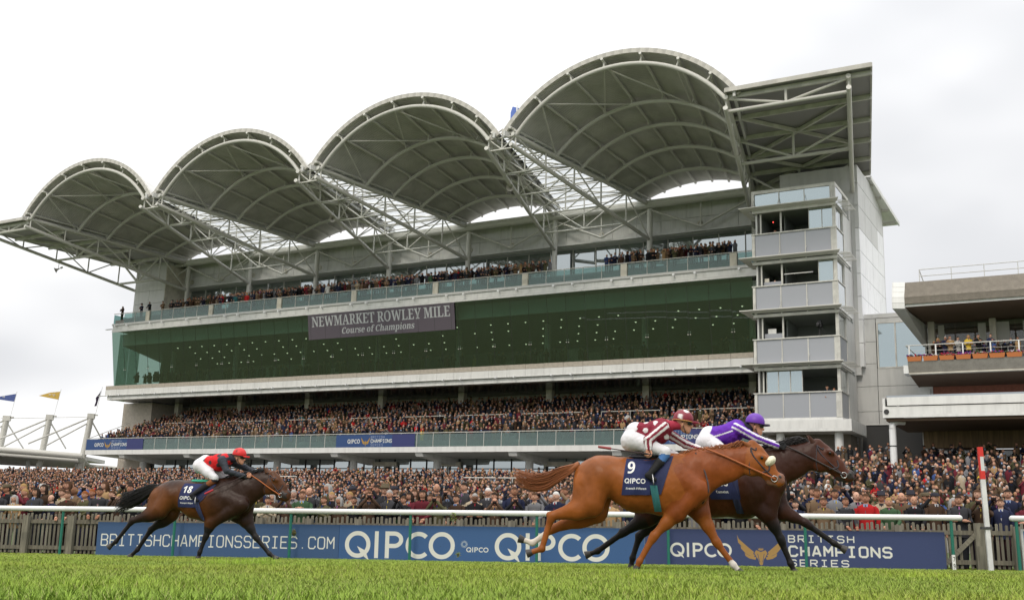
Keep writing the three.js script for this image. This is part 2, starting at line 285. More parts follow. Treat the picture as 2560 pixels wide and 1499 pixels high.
  for (let i = 0; i < 30; i++) {
    const u = -69 + i * 2.371, j = (hash3(i, 8, 2) - 0.5) * 0.05, j2 = (hash3(i, 4, 12) - 0.5) * 0.05;
    const p = obj('upper_window', box(2.31, 4.1, 0.03), M.coated, S); p.position.set(u + 1.18, 23.95, -7); p.rotation.set(j, j2, 0);
    obj('upper_mullion', boxR(u - 0.03, u + 0.03, 21.8, 26, -7, -6.88), M.steel, S);
  }
  obj('mid_transom', boxR(-69, 1.8, 23.1, 23.17, -7, -6.9), M.steel, S);
  obj('attic_soffit', boxR(-69.4, 1.8, 25.9, 25.99, -7.3, -5.9), M.panel, S);
  for (let i = 0; i < 30; i++) for (const [y0, y1] of [[26.01, 27.38], [27.41, 29.2]]) { const u = -69.3 + i * 2.371; obj('attic_panel', boxR(u + 0.015, u + 2.356, y0, y1, -6.25, -6), M.panel, S); }
  obj('attic_core', boxR(-69.3, 1.8, 26.05, 29.1, -6.5, -6.2), M.gap, S);
  obj('attic_beam', boxR(-69.3, 1.9, 25.96, 26.12, -5.98, -5.5), M.panel, S);
  for (let i = 0; i < 15; i++) obj('wall_vent', new THREE.TorusGeometry(0.2, 0.07, 6, 14).translate(-68 + i * 4.742, 26.75, -5.97), M.cream, S);
  for (let k = -1; k < 8; k++) {
    const a = Math.max(COL(k), -73.9), b = Math.min(COL(k + 1), 1.6), m = (COL(k) + COL(k + 1)) / 2;
    const v = part('wall_bracing', S);
    if (m > a) obj('brace', tube([a + 0.2, 28.2, NC], [Math.min(m, b), 26.2, NC], 0.1, 8), M.steel, v);
    if (m < b) obj('brace', tube([m, 26.2, NC], [b - 0.2, 28.2, NC], 0.1, 8), M.steel, v);
    if (m < b) obj('brace', tube([m, 26.2, NC], [m, 28.6, NC], 0.07, 8), M.steel, v);
  }
  obj('gutter_beam', [tube([-74.4, 28.62, -4.7], [2, 28.62, -4.7], 0.3, 12), boxR(-74.4, 2, 28.75, 29.0, -6.2, -4.4)], M.steel, S);
  obj('rear_roof', slab8([[-74.4, 28.4, -12.5], [8.3, 28.4, -12.5], [8.3, 28.9, -5.5], [-74.4, 28.9, -5.5], [-74.4, 28.6, -12.5], [8.3, 28.6, -12.5], [8.3, 29.05, -5.5], [-74.4, 29.05, -5.5]]), M.panel, S);
  // left hand grey panelled wall
  for (let i = 0; i < 2; i++) for (let r = 0; r < 5; r++) obj('wall_panel', boxR(-74.15 + i * 2.45, -74.15 + (i + 1) * 2.45 - 0.03, 21 + r * 1.48, 21 + (r + 1) * 1.48 - 0.03, -4.1, -3.2), M.panel, S);
  obj('wall_core', boxR(-74.1, -69.2, 20.9, 28.4, -10.3, -4), M.gap, S);
  obj('wall_return', boxR(-69.24, -69.18, 21, 28.4, -7, -3.2), M.cream, S);
  obj('wall_head', boxR(-74.2, -69.2, 28.38, 28.9, -4.1, -3.2), M.panel, S);
  // right hand flank, seen beyond the tower: white panels below, grey above
  for (let i = 0; i < 4; i++) for (let r = 0; r < 9; r++) {
    const y0 = 12.6 + r * 1.78, light = r < 6 - (i > 0 ? 0 : -1), n0 = -10.4 + i * 2.5;
    obj('flank_panel', boxR(7.9, 8.2, y0 + 0.02, Math.min(y0 + 1.76, 28.3), n0 + 0.02, n0 + 2.48), light ? M.panelLight : M.panel, S);
  }
  obj('flank_core', boxR(2.2, 7.95, 12, 28.3, -10.35, -0.5), M.panel, S);
  // spot lamps on brackets along the two fascias
  const lampBody = new THREE.CylinderGeometry(0.1, 0.085, 0.26, 10).rotateX(Math.PI / 2), arm = boxR(-0.03, 0.03, -0.16, 0.0, -0.26, -0.2);
  for (const [y, n] of [[20.72, 0.35], [12.95, 0.3]]) for (let i = 0; i < 40; i++) if (i % 3 !== 2) { const b = part('bracket_lamp', S); b.position.set(U0 + 0.9 + i * MOD, y, n); obj('lamp_body', lampBody, M.panelLight, b); obj('lamp_arm', arm, M.panel, b); }
}
// --- roof: cantilevered trusses, four flared vaults, glazed valleys, two flat bays
const tipU = (k) => { const i = (k - 1) >> 1, m = COL(2 * i) + 4.742; return k < 1 ? -77.9 : k > 8 ? 10.55 : m + (k % 2 ? -8.3 : 8.3); };   // trusses 0 .. 9
const rootU = (k) => k < 1 ? -74.2 : k > 8 ? 6.9 : COL(k - 1);
const onTruss = (k, t, topChord) => [mix(tipU(k), rootU(k), t), topChord ? mix(29.45, 28.7, t) : mix(28.5, 25.5, t), mix(NF, NC, t)];
for (let k = 0; k < 10; k++) {
  const T = part('truss', S), st = [0, 0.2, 0.4, 0.6, 0.8, 1];
  const tail = onTruss(k, -0.03, false);
  obj('bottom_chord', tube(tail, onTruss(k, 1, false), 0.17, 12), M.steel, T);
  obj('top_chord', tube(onTruss(k, -0.02, true), onTruss(k, 1, true), 0.17, 12), M.steel, T);
  st.forEach((t, i) => {
    obj('web_post', tube(onTruss(k, t, true), onTruss(k, t, false), 0.075, 8), M.steel, T);
    if (i < 5) obj('web_diagonal', i % 2 ? tube(onTruss(k, t, false), onTruss(k, st[i + 1], true), 0.065, 8) : tube(onTruss(k, t, true), onTruss(k, st[i + 1], false), 0.065, 8), M.steel, T);
  });
}
const shellMat = std([0.57, 0.555, 0.535], { roughness: 0.6, side: THREE.DoubleSide, map: rep(grime, 0.15) });
function vaultPoint(i, a, t, off) {   // a: -1..1 across, t: 0 front .. 1 back, off: radial offset outwards
  const half = mix(8.3, 4.74, t), rise = mix(4.1, 1.0, t), y0 = mix(29.45, 28.75, t), R = (half * half + rise * rise) / (2 * rise), th = Math.asin(Math.min(1, half / R)) * a;
  return [COL(2 * i) + 4.742 + (R + off) * Math.sin(th), y0 - (R - rise) + (R + off) * Math.cos(th), mix(NF, NC, t)];
}
for (let i = 0; i < 4; i++) {
  const Q = part('roof_vault', S), NA = 28, surf = (off, NT, rib, a0 = -1.04, t0 = -0.008) => {
    const P = [], U = [], I = [];
    for (let r = 0; r <= NT; r++) for (let c = 0; c <= NA; c++) { const t = mix(t0, 1.02, r / NT), a = mix(a0, -a0, c / NA); P.push(...vaultPoint(i, a, t, off + rib * ((r >> 1) % 2))); U.push(a * 9, t * 18.4); }
    for (let r = 0; r < NT; r++) for (let c = 0; c < NA; c++) { const o = r * (NA + 1) + c; I.push(o, o + 1, o + NA + 1, o + 1, o + NA + 2, o + NA + 1); }
    const g = new THREE.BufferGeometry(); g.setAttribute('position', new THREE.Float32BufferAttribute(P, 3)); g.setAttribute('uv', new THREE.Float32BufferAttribute(U, 2)); g.setIndex(I); g.computeVertexNormals(); return g;
  };
  obj('shell_soffit', surf(0.74, 360, 0.05), shellMat, Q);
  obj('shell_roof', surf(0.98, 10, 0), M.panel, Q);
  const rim = []; for (let c = 0; c < 32; c++) { const a = mix(-1.045, 1.045, c / 32), b = mix(-1.045, 1.045, (c + 1) / 32), p = (q, off, dn) => { const v = vaultPoint(i, q, -0.012, off); v[2] += dn; return v; }; rim.push(slab8([p(a, 0.66, -0.1), p(b, 0.66, -0.1), p(b, 0.66, 0.12), p(a, 0.66, 0.12), p(a, 1.0, -0.1), p(b, 1.0, -0.1), p(b, 1.0, 0.12), p(a, 1.0, 0.12)])); }
  obj('shell_fascia', rim, M.fascia, Q);
  const bays = [0, 0.27, 0.447, 0.636, 0.83];
  for (const t of bays) obj('arch', path(Array.from({ length: 17 }, (_, c) => vaultPoint(i, mix(-1, 1, c / 16), t, 0)), 0.16, 10, 40), M.steel, Q);
  const an = [-0.97, -0.68, -0.38, -0.1, 0.2, 0.5, 0.78, 0.99];
  for (const a of an) obj('purlin', tube(vaultPoint(i, a, -0.02, 0.56), vaultPoint(i, a, 1.01, 0.56), 0.11, 8), M.steel, Q);
  obj('standoffs', bays.flatMap((t) => an.map((a) => tube(vaultPoint(i, a, t, 0.05), vaultPoint(i, a, t, 0.55), 0.08, 6))), M.steel, Q);
  for (const [a, b] of [[-0.68, -1], [-0.68, -0.1], [-0.1, -0.38], [-0.1, 0.5], [0.5, 0.5], [0.78, 1]]) obj('bay_brace', tube(vaultPoint(i, a, 0, 0.05), vaultPoint(i, b, 0.27, 0.05), 0.065, 8), M.steel, Q);
  for (const s of [-1, 1]) obj('edge_beam', beam(vaultPoint(i, s * 1.03, -0.03, 0.55), vaultPoint(i, s * 1.03, 1, 0.55), 0.18, 0.42), M.panel, Q);
}
for (let i = 0; i < 3; i++) {   // glazed valley between two vaults: bars, ties, panes
  const Q = part('valley_glazing', S), a = 2 * i + 2, b = 2 * i + 3, lift = (p, d) => [p[0], p[1] + d, p[2]];
  for (let r = 0; r <= 15; r++) {
    const t = r / 15; obj('glazing_bar', tube(lift(onTruss(a, t, true), 0.35), lift(onTruss(b, t, true), 0.35), 0.05, 6), M.steel, Q);
    if (r < 15) { const t2 = (r + 0.98) / 15; obj('roof_pane', quad(lift(onTruss(a, t + 0.002, true), 0.42), lift(onTruss(b, t + 0.002, true), 0.42), lift(onTruss(b, t2, true), 0.42), lift(onTruss(a, t2, true), 0.42)), M.clearGlass, Q); }
  }
  for (const t of [0, 0.2, 0.4, 0.6, 0.8]) {
    obj('cross_tie', tube(onTruss(a, t, false), onTruss(b, t, false), 0.075, 8), M.steel, Q);
    obj('cross_tie', tube(onTruss(a, t, true), onTruss(b, t, true), 0.075, 8), M.steel, Q);
    const ma = onTruss(a, t, true), mb = onTruss(b, t, true), mid = [(ma[0] + mb[0]) / 2, ma[1] + 0.7, ma[2]], low = [(ma[0] + mb[0]) / 2, onTruss(a, t, false)[1], ma[2]];
    obj('cross_tie', tube(ma, low, 0.06, 6), M.steel, Q); obj('cross_tie', tube(mb, low, 0.06, 6), M.steel, Q); obj('king_post', tube(mid, low, 0.06, 6), M.steel, Q);
    obj('cross_tie', tube(ma, mid, 0.06, 6), M.steel, Q); obj('cross_tie', tube(mb, mid, 0.06, 6), M.steel, Q);
    if (t < 0.8) { obj('wind_brace', tube(onTruss(a, t, true), onTruss(b, t + 0.2, true), 0.05, 6), M.steel, Q); obj('wind_brace', tube(onTruss(b, t, false), onTruss(a, t + 0.2, false), 0.05, 6), M.steel, Q); }
  }
  obj('ridge_tube', tube([(onTruss(a, 0, true)[0] + onTruss(b, 0, true)[0]) / 2, 30.15, NF], [(onTruss(a, 1, true)[0] + onTruss(b, 1, true)[0]) / 2, 29.4, NC], 0.07, 8), M.steel, Q);
}
function flatBay(k0, k1, e0, e1, drop = 0) {   // flat canopy between two trusses; e: overhang beyond each
  const Q = part('flat_canopy', S), P = (s, t, dy) => { const a = onTruss(k0, t, true), b = onTruss(k1, t, true); return [mix(a[0] + e0, b[0] + e1, s), mix(a[1], b[1], s) + dy - drop, a[2]]; };
  obj('deck', slab8([P(0, 1, 0.32), P(1, 1, 0.32), P(1, -0.03, 0.32), P(0, -0.03, 0.32), P(0, 1, 0.45), P(1, 1, 0.45), P(1, -0.03, 0.45), P(0, -0.03, 0.45)]), std([0.30, 0.29, 0.30], { roughness: 0.55 }), Q);
  obj('canopy_fascia', [beam(P(0, -0.035, 0.34), P(1, -0.035, 0.34), 0.12, 0.3), beam(P(1, -0.035, 0.34), P(1, 1, 0.34), 0.12, 0.3), beam(P(0, -0.035, 0.34), P(0, 1, 0.34), 0.12, 0.3)], M.fascia, Q);
  obj('front_beam', beam(P(0, 0, 0.1), P(1, 0, 0.1), 0.16, 0.3), M.steel, Q);
  for (const t of [0.2, 0.4, 0.6, 0.8, 0.97]) obj('canopy_beam', beam(P(0, t, 0.14), P(1, t, 0.14), 0.16, 0.34), M.steel, Q);
  const lo = (s, t) => { const a = onTruss(k0, t, false), b = onTruss(k1, t, false); return [mix(a[0], b[0], s), mix(a[1], b[1], s), a[2]]; }, hi = (s, t) => { const a = onTruss(k0, t, true), b = onTruss(k1, t, true); return [mix(a[0], b[0], s), mix(a[1], b[1], s), a[2]]; };
  for (const t of [0, 0.4, 0.8]) { obj('cross_frame', [tube(lo(0, t), lo(1, t), 0.13, 10), tube(hi(0, t), lo(0.5, t), 0.1, 8), tube(hi(1, t), lo(0.5, t), 0.1, 8), tube(hi(0.5, t), lo(0.5, t), 0.1, 8)], M.steel, Q); }
  for (const [t0, t1] of [[0.2, 0.6], [0.6, 0.97]]) { obj('deck_brace', beam(P(0.06, t0, 0.1), P(0.86, t1, 0.1), 0.18, 0.26), M.steel, Q); obj('deck_brace', beam(P(0.86, t0, 0.1), P(0.06, t1, 0.1), 0.18, 0.26), M.steel, Q); }
}
flatBay(0, 1, -1.5, -0.25, 0.42); flatBay(8, 9, 0, 1.45);
{ // eaves running back along the right flank
  const Q = part('flank_eaves', S);
  obj('eaves_deck', slab8([[6.5, 26.75, -13], [9.1, 26.75, -13], [8.4, 28.5, -5], [6.5, 28.5, -5], [6.5, 26.95, -13], [9.1, 26.95, -13], [8.4, 28.72, -5], [6.5, 28.72, -5]]), M.panelLight, Q);
  obj('eaves_fascia', beam([8.4, 28.58, -4.9], [9.15, 26.8, -13], 0.1, 0.32), M.white, Q);
  for (const t of [0.1, 0.37, 0.64, 0.92]) obj('eaves_beam', beam([7.2, mix(28.42, 26.66, t), mix(-5, -13, t)], [mix(8.3, 9, t), mix(28.42, 26.66, t), mix(-5, -13, t)], 0.16, 0.22), M.steel, Q);
}

for (const [a, b] of [[-43.2, -36.4], [-20, -14]]) { const c = thing('crush_barrier', a < -30 ? 'white crush barrier in the lower crowd behind the dark horse' : 'white crush barrier in the lower crowd behind the chestnut horse', 'barrier', STAND_AT, STAND_TURN, 'crush barriers in the lower crowd'); obj('bar', tube([a, 3.78, 10], [b, 3.78, 10], 0.045), M.steel, c); for (let k = 0; k <= 4; k++) obj('bar_post', tube([mix(a, b, k / 4), 2.0, 10], [mix(a, b, k / 4), 3.78, 10], 0.035, 6), M.steel, c); }
{ const c = thing('crush_barrier', 'white crush barrier in the crowd before the concrete stand', 'barrier', STAND_AT, STAND_TURN, 'crush barriers in the lower crowd'); for (const [a, b] of [[9, 11.5], [14, 16.5], [19, 24], [26.5, 34]]) obj('bar', tube([a, 4.54, 12], [b, 4.54, 12], 0.035), M.steel, c); for (let k = 0; k <= 10; k++) obj('bar_post', tube([9 + 2.5 * k, 3.2, 12], [9 + 2.5 * k, 4.54, 12], 0.035, 6), M.steel, c); }
// ---------- tower, link block, concrete stand, canopy, small stand on the left ----------
const louvreMat = std([0.72, 0.71, 0.67], { roughness: 0.5 });
{
  const T = thing('judges_tower', 'narrow white tower of four glazed boxes with grey panels at the stand end', 'tower', STAND_AT, STAND_TURN);
  const u0 = 1.5, u1 = 7.65, N = 5;                     // front face
  obj('tower_core', boxR(1.9, 7.6, -1, 25.3, -0.4, 0.3), M.panel, T);
  obj('plinth', boxR(1.7, 8.25, 7.38, 8.2, 0, 5.05), M.white, T);
  for (const u of [3.1, 7.2]) obj('column', new THREE.CylinderGeometry(0.3, 0.3, 9, 16).translate(u, 2.9, 4.2), M.white, T);
  obj('tower_base', boxR(1.7, 7.6, -1, 7.4, -1, 2.5), M.concreteDark, T);
  const rails = [10.15, 14.08, 18.04, 22.0];
  rails.forEach((ry, i) => {
    const F = part('storey', T), y0 = i ? ry - 1.98 : 8.2, head = ry + 1.66;
    obj('floor', boxR(u0 + 0.05, u1, y0 - 0.02, y0 + 0.16, 0.32, N - 0.04), M.white, F); obj('side_wall', boxR(u1 - 0.12, u1 - 0.02, y0 + 0.18, head, 0.32, 2.54), M.panel, F); obj('side_wall', boxR(u0 + 0.2, u0 + 0.32, y0 + 0.18, head, 0.32, N - 0.3), M.panel, F);
    obj('rail', boxR(u0 - 0.06, u1 + 0.06, ry - 0.05, ry + 0.03, N - 0.12, N + 0.06), M.steel, F);
    obj('corner_post', boxR(u0, u0 + 0.2, y0 + 0.16, ry - 0.05, N - 0.2, N), M.steel, F); obj('corner_post', boxR(u1 - 0.36, u1, y0 + 0.16, ry - 0.05, N - 0.2, N), M.steel, F);
    const w = (u1 - 0.36 - u0 - 0.2) / 3;
    for (let k = 0; k < 3; k++) { const a = u0 + 0.2 + k * w; obj('grey_panel', boxR(a + 0.03, a + w - 0.03, y0 + 0.05, ry - 0.06, N - 0.1, N - 0.06), M.grey, F); obj('panel_bar', boxR(a + w - 0.035, a + w + 0.035, y0 + 0.14, ry - 0.05, N - 0.11, N - 0.01), M.steel, F); }
    obj('side_panel', boxR(u1 - 0.06, u1 - 0.02, y0 + 0.2, ry - 0.06, 2.7, N - 0.25), i > 1 ? M.coated : M.grey, F);
    obj('side_rail', [boxR(u1 - 0.1, u1 + 0.04, ry - 0.05, ry + 0.02, 2.6, N - 0.1), boxR(u1 - 0.1, u1 + 0.02, y0 + 0.1, ry, 2.55, 2.65)], M.steel, F);
    // room behind the parapet: ceiling, back, head beam
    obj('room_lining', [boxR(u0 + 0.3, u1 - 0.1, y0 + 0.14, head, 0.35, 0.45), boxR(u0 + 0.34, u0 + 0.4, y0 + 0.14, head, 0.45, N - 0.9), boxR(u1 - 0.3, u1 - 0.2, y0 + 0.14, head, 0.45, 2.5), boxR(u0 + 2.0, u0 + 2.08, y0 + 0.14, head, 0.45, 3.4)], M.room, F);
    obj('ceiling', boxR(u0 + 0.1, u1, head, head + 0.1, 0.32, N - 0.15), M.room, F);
    obj('head_beam', [boxR(u0, u1, head - 0.02, head + 0.2, N - 0.2, N - 0.02), boxR(u1 - 0.2, u1, head - 0.02, head + 0.2, 1.2, N - 0.2)], M.steel, F);
    obj('vent_slot', boxR(u0 + 0.25, u1 - 0.3, head + 0.21, head + 0.33, N - 0.24, N - 0.16), M.gap, F);
    obj('slot_post', [u0 + 0.2, u0 + 0.2 + w, u0 + 0.2 + 2 * w, u1 - 0.28].map((a) => boxR(a - 0.04, a + 0.04, head + 0.2, head + 0.36, N - 0.26, N - 0.1)), M.steel, F);
    obj('window_post', [boxR(u0 + 0.52, u0 + 0.62, ry, head, N - 0.5, N - 0.35), boxR(u1 - 0.3, u1 - 0.08, ry, head, N - 0.42, N - 0.2), boxR(u1 - 0.22, u1 - 0.1, ry, head, 2.5, 2.62)], M.steel, F);
    // windows that stand shut, in the order seen from the course
    const shut = [[[0.82, 1.62], [1.68, 2.48], [2.54, 3.34]], [], [[4.75, 5.75]], [[4.15, 5.05], [5.1, 5.85]]][i];
    for (const [a, b] of shut) { obj('window', boxR(u0 + a, u0 + b, ry + 0.06, head - 0.06, N - 0.45, N - 0.42), M.coatedBlue, F); obj('window_frame', [boxR(u0 + a - 0.04, u0 + a, ry, head, N - 0.48, N - 0.38), boxR(u0 + b, u0 + b + 0.04, ry, head, N - 0.48, N - 0.38), boxR(u0 + a, u0 + b, ry, ry + 0.06, N - 0.47, N - 0.39), boxR(u0 + a, u0 + b, head - 0.06, head, N - 0.47, N - 0.39)], M.steel, F); }
    if (i) obj('open_post', boxR(u0 + 2.02, u0 + 2.14, ry, head, N - 0.48, N - 0.36), M.steel, F);
    obj('side_window', [boxR(u1 - 0.16, u1 - 0.13, ry, head, 2.7, 3.5), boxR(u1 - 0.16, u1 - 0.13, ry, head, 3.55, N - 0.45)], M.coated, F);
    if (i === 2) obj('roller_blind', boxR(u0 + 2.2, u0 + 4.3, ry + 0.86, ry + 0.92, N - 0.55, N - 0.5), M.white, F);
    if (i === 1 || i === 2) obj('desk_front', boxR(u0 + 0.66, u0 + 1.98, ry - 0.1, ry + (i === 2 ? 0.42 : 0.5), N - 0.7, N - 0.62), M.grey, F);
    if (i === 1) obj('notice', boxR(u0 + 0.9, u0 + 1.5, ry + 0.5, ry + 0.86, N - 0.66, N - 0.65), M.white, F);
    if (i === 2) obj('notice', boxR(u0 + 0.72, u0 + 1.05, ry + 0.38, ry + 0.7, N - 0.66, N - 0.65), M.cream, F);
    if (i === 3) { const eye = obj('camera_tally_light', new THREE.SphereGeometry(0.05, 8, 6).translate(u0 + 2.3 - 0.85, ry + 1.0, N - 0.6), new THREE.MeshStandardMaterial({ color: 0, emissive: col(1, 0.08, 0.06), emissiveIntensity: 2 }), F); eye.castShadow = false; }
    // sloping sun shelf with its hangers
    const sy = y0 + 0.02 + (i ? 0 : -9);
    if (i) { shelf(F, y0 + 0.02); }
  });
  const P = part('parapet', T);
  obj('parapet_frame', [boxR(u0, u1, 25.12, 25.36, N - 0.2, N), boxR(u0, u0 + 0.2, 23.9, 25.12, N - 0.2, N), boxR(u1 - 0.36, u1, 23.9, 25.12, N - 0.2, N), boxR(u1 - 0.2, u1, 25.12, 25.36, 0.5, N - 0.2)], M.steel, P);
  const w = (u1 - u0 - 0.56) / 3;
  for (let k = 0; k < 3; k++) { const a = u0 + 0.2 + k * w, g = obj('mirror_panel', box(w - 0.06, 1.2, 0.03), M.coatedBlue, P); g.position.set(a + w / 2, 24.5, N - 0.1); g.rotation.set(-0.01 + 0.02 * k, 0.03 * (k - 1), 0); obj('parapet_bar', boxR(a + w - 0.03, a + w + 0.03, 23.9, 25.12, N - 0.1, N - 0.02), M.steel, P); }
  obj('side_panel', boxR(u1 - 0.06, u1 - 0.03, 23.9, 25.1, 2.6, N - 0.2), M.coated, P);
  shelf(P, 23.88);
  function shelf(F, y) {
    const Q = obj('sun_shelf', slab8([[u0 - 0.85, y + 0.06, N + 0.62], [u1 + 0.35, y + 0.06, N + 0.62], [u1 + 0.1, y - 0.02, N], [u0 - 0.2, y - 0.02, N], [u0 - 0.85, y + 0.12, N + 0.62], [u1 + 0.35, y + 0.12, N + 0.62], [u1 + 0.1, y + 0.06, N], [u0 - 0.2, y + 0.06, N]]), louvreMat, F);
    obj('shelf_side', slab8([[u0 - 0.85, y + 0.05, N + 0.6], [u0 - 0.2, y - 0.02, N], [u0 - 0.3, y - 0.02, 2], [u0 - 0.8, y + 0.04, 2.2], [u0 - 0.85, y + 0.1, N + 0.6], [u0 - 0.2, y + 0.03, N], [u0 - 0.3, y + 0.03, 2], [u0 - 0.8, y + 0.09, 2.2]]), louvreMat, F);
    for (let k = 0; k < 4; k++) obj('hanger', tube([u0 + 0.15 + k * 1.93, y + 0.1, N + 0.5], [u0 + 0.15 + k * 1.93, y + 0.75, N], 0.018, 5), M.steel, F);
    const g = []; for (let k = 0; k < 9; k++) g.push(boxR(u1 + 0.12 + 0.08 * k, u1 + 0.15 + 0.08 * k, y + 0.06, y + 0.1, 2.2, N + 0.1 - k * 0.05)); for (const n of [2.2, 3.3, 4.4]) g.push(boxR(u1 + 0.0, u1 + 0.85, y + 0.03, y + 0.07, n - 0.03, n + 0.03));
    obj('side_grille', g, louvreMat, F);
  }
}
{ // broadcast camera and other gear in the tower rooms
  const c = thing('broadcast_camera', 'black broadcast camera on a stand in the open third storey of the tower', 'camera');
  const p = inStand(6.1, 14.08, 4.2); c.position.copy(p); c.rotation.y = STAND_TURN;
  obj('camera_body', [box(0.34, 0.3, 0.55, 0, 0.95, 0), box(0.2, 0.2, 0.3, 0, 1.2, -0.1)], M.dark, c);
  obj('lens', tube([0, 0.95, 0.27], [0, 0.95, 0.62], 0.11, 12), M.dark, c);
  for (const [x, z] of [[-0.4, -0.2], [0.4, -0.2], [0, 0.4]]) obj('leg', tube([x, -0.6, z], [0, 0.8, 0], 0.03, 6), M.gap, c);
  obj('pan_bar', tube([0.1, 0.8, 0], [0.55, 0.25, 0.3], 0.025, 6), M.dark, c);
}
{
  const L = thing('link_block', 'grey panelled block with a two light window joining tower and concrete stand', 'building', STAND_AT, STAND_TURN);
  const n = -1, X = [7.0, 9.0, 12.6, 16], Y = [8.4, 9.35, 11.2, 12.9, 14.55, 15.95, 16.45];
  obj('block_core', boxR(7.75, 16, -2, 16.3, -9, n - 0.08), M.gap, L);
  obj('roof_edge', boxR(7.0, 16, 16.3, 16.62, -9, n + 0.04), M.panel, L);
  for (let i = 0; i < 3; i++) for (let r = 0; r < 5; r++) {
    if (i === 1 && r > 1) continue;
    const y1 = r === 4 ? 16.28 : Y[r + 1] - 0.03; obj('cladding_panel', boxR(Math.max(X[i], 7.1) + 0.02, X[i + 1] - 0.02, Y[r], y1, n - 0.1, n), M.panel, L);
  }
  obj('cladding_panel', boxR(9.02, 12.58, 11.2, 12.5, n - 0.1, n), M.panel, L);
  obj('cladding_panel', boxR(9.02, 12.58, 15.98, 16.28, n - 0.1, n), M.panel, L);
  const W = part('window', L);
  obj('window_frame', [boxR(9.05, 9.15, 12.5, 15.98, n - 0.1, n + 0.03), boxR(12.4, 12.5, 12.5, 15.98, n - 0.1, n + 0.03), boxR(9.15, 12.4, 12.5, 12.6, n - 0.1, n + 0.03), boxR(9.15, 12.4, 15.88, 15.98, n - 0.1, n + 0.03), boxR(10.32, 10.42, 12.6, 15.88, n - 0.1, n + 0.02)], M.steel, W);
  obj('pane', boxR(9.15, 10.32, 12.6, 15.88, n - 0.06, n - 0.04), M.coatedBlue, W); obj('pane', boxR(10.42, 12.4, 12.6, 15.88, n - 0.06, n - 0.04), M.coatedBlue, W);
  obj('base_wall', boxR(7.65, 16, -2, 8.36, -9, n - 0.5), M.stone, L);
  obj('soffit_edge', boxR(7.0, 13.2, 8.34, 8.4, -2, n + 0.02), M.white, L);
  obj('notice_board', boxR(10.6, 11.4, 6.0, 6.6, n - 0.5, n - 0.46), std([0.06, 0.10, 0.22]), L);
}
const brickMat = std([0.30, 0.115, 0.075], { roughness: 0.95, map: rep(stoneMap, 0.9) }), soffitBrown = std([0.13, 0.085, 0.055], { roughness: 0.8 }), planter = std([0.46, 0.15, 0.04], { roughness: 0.7 });
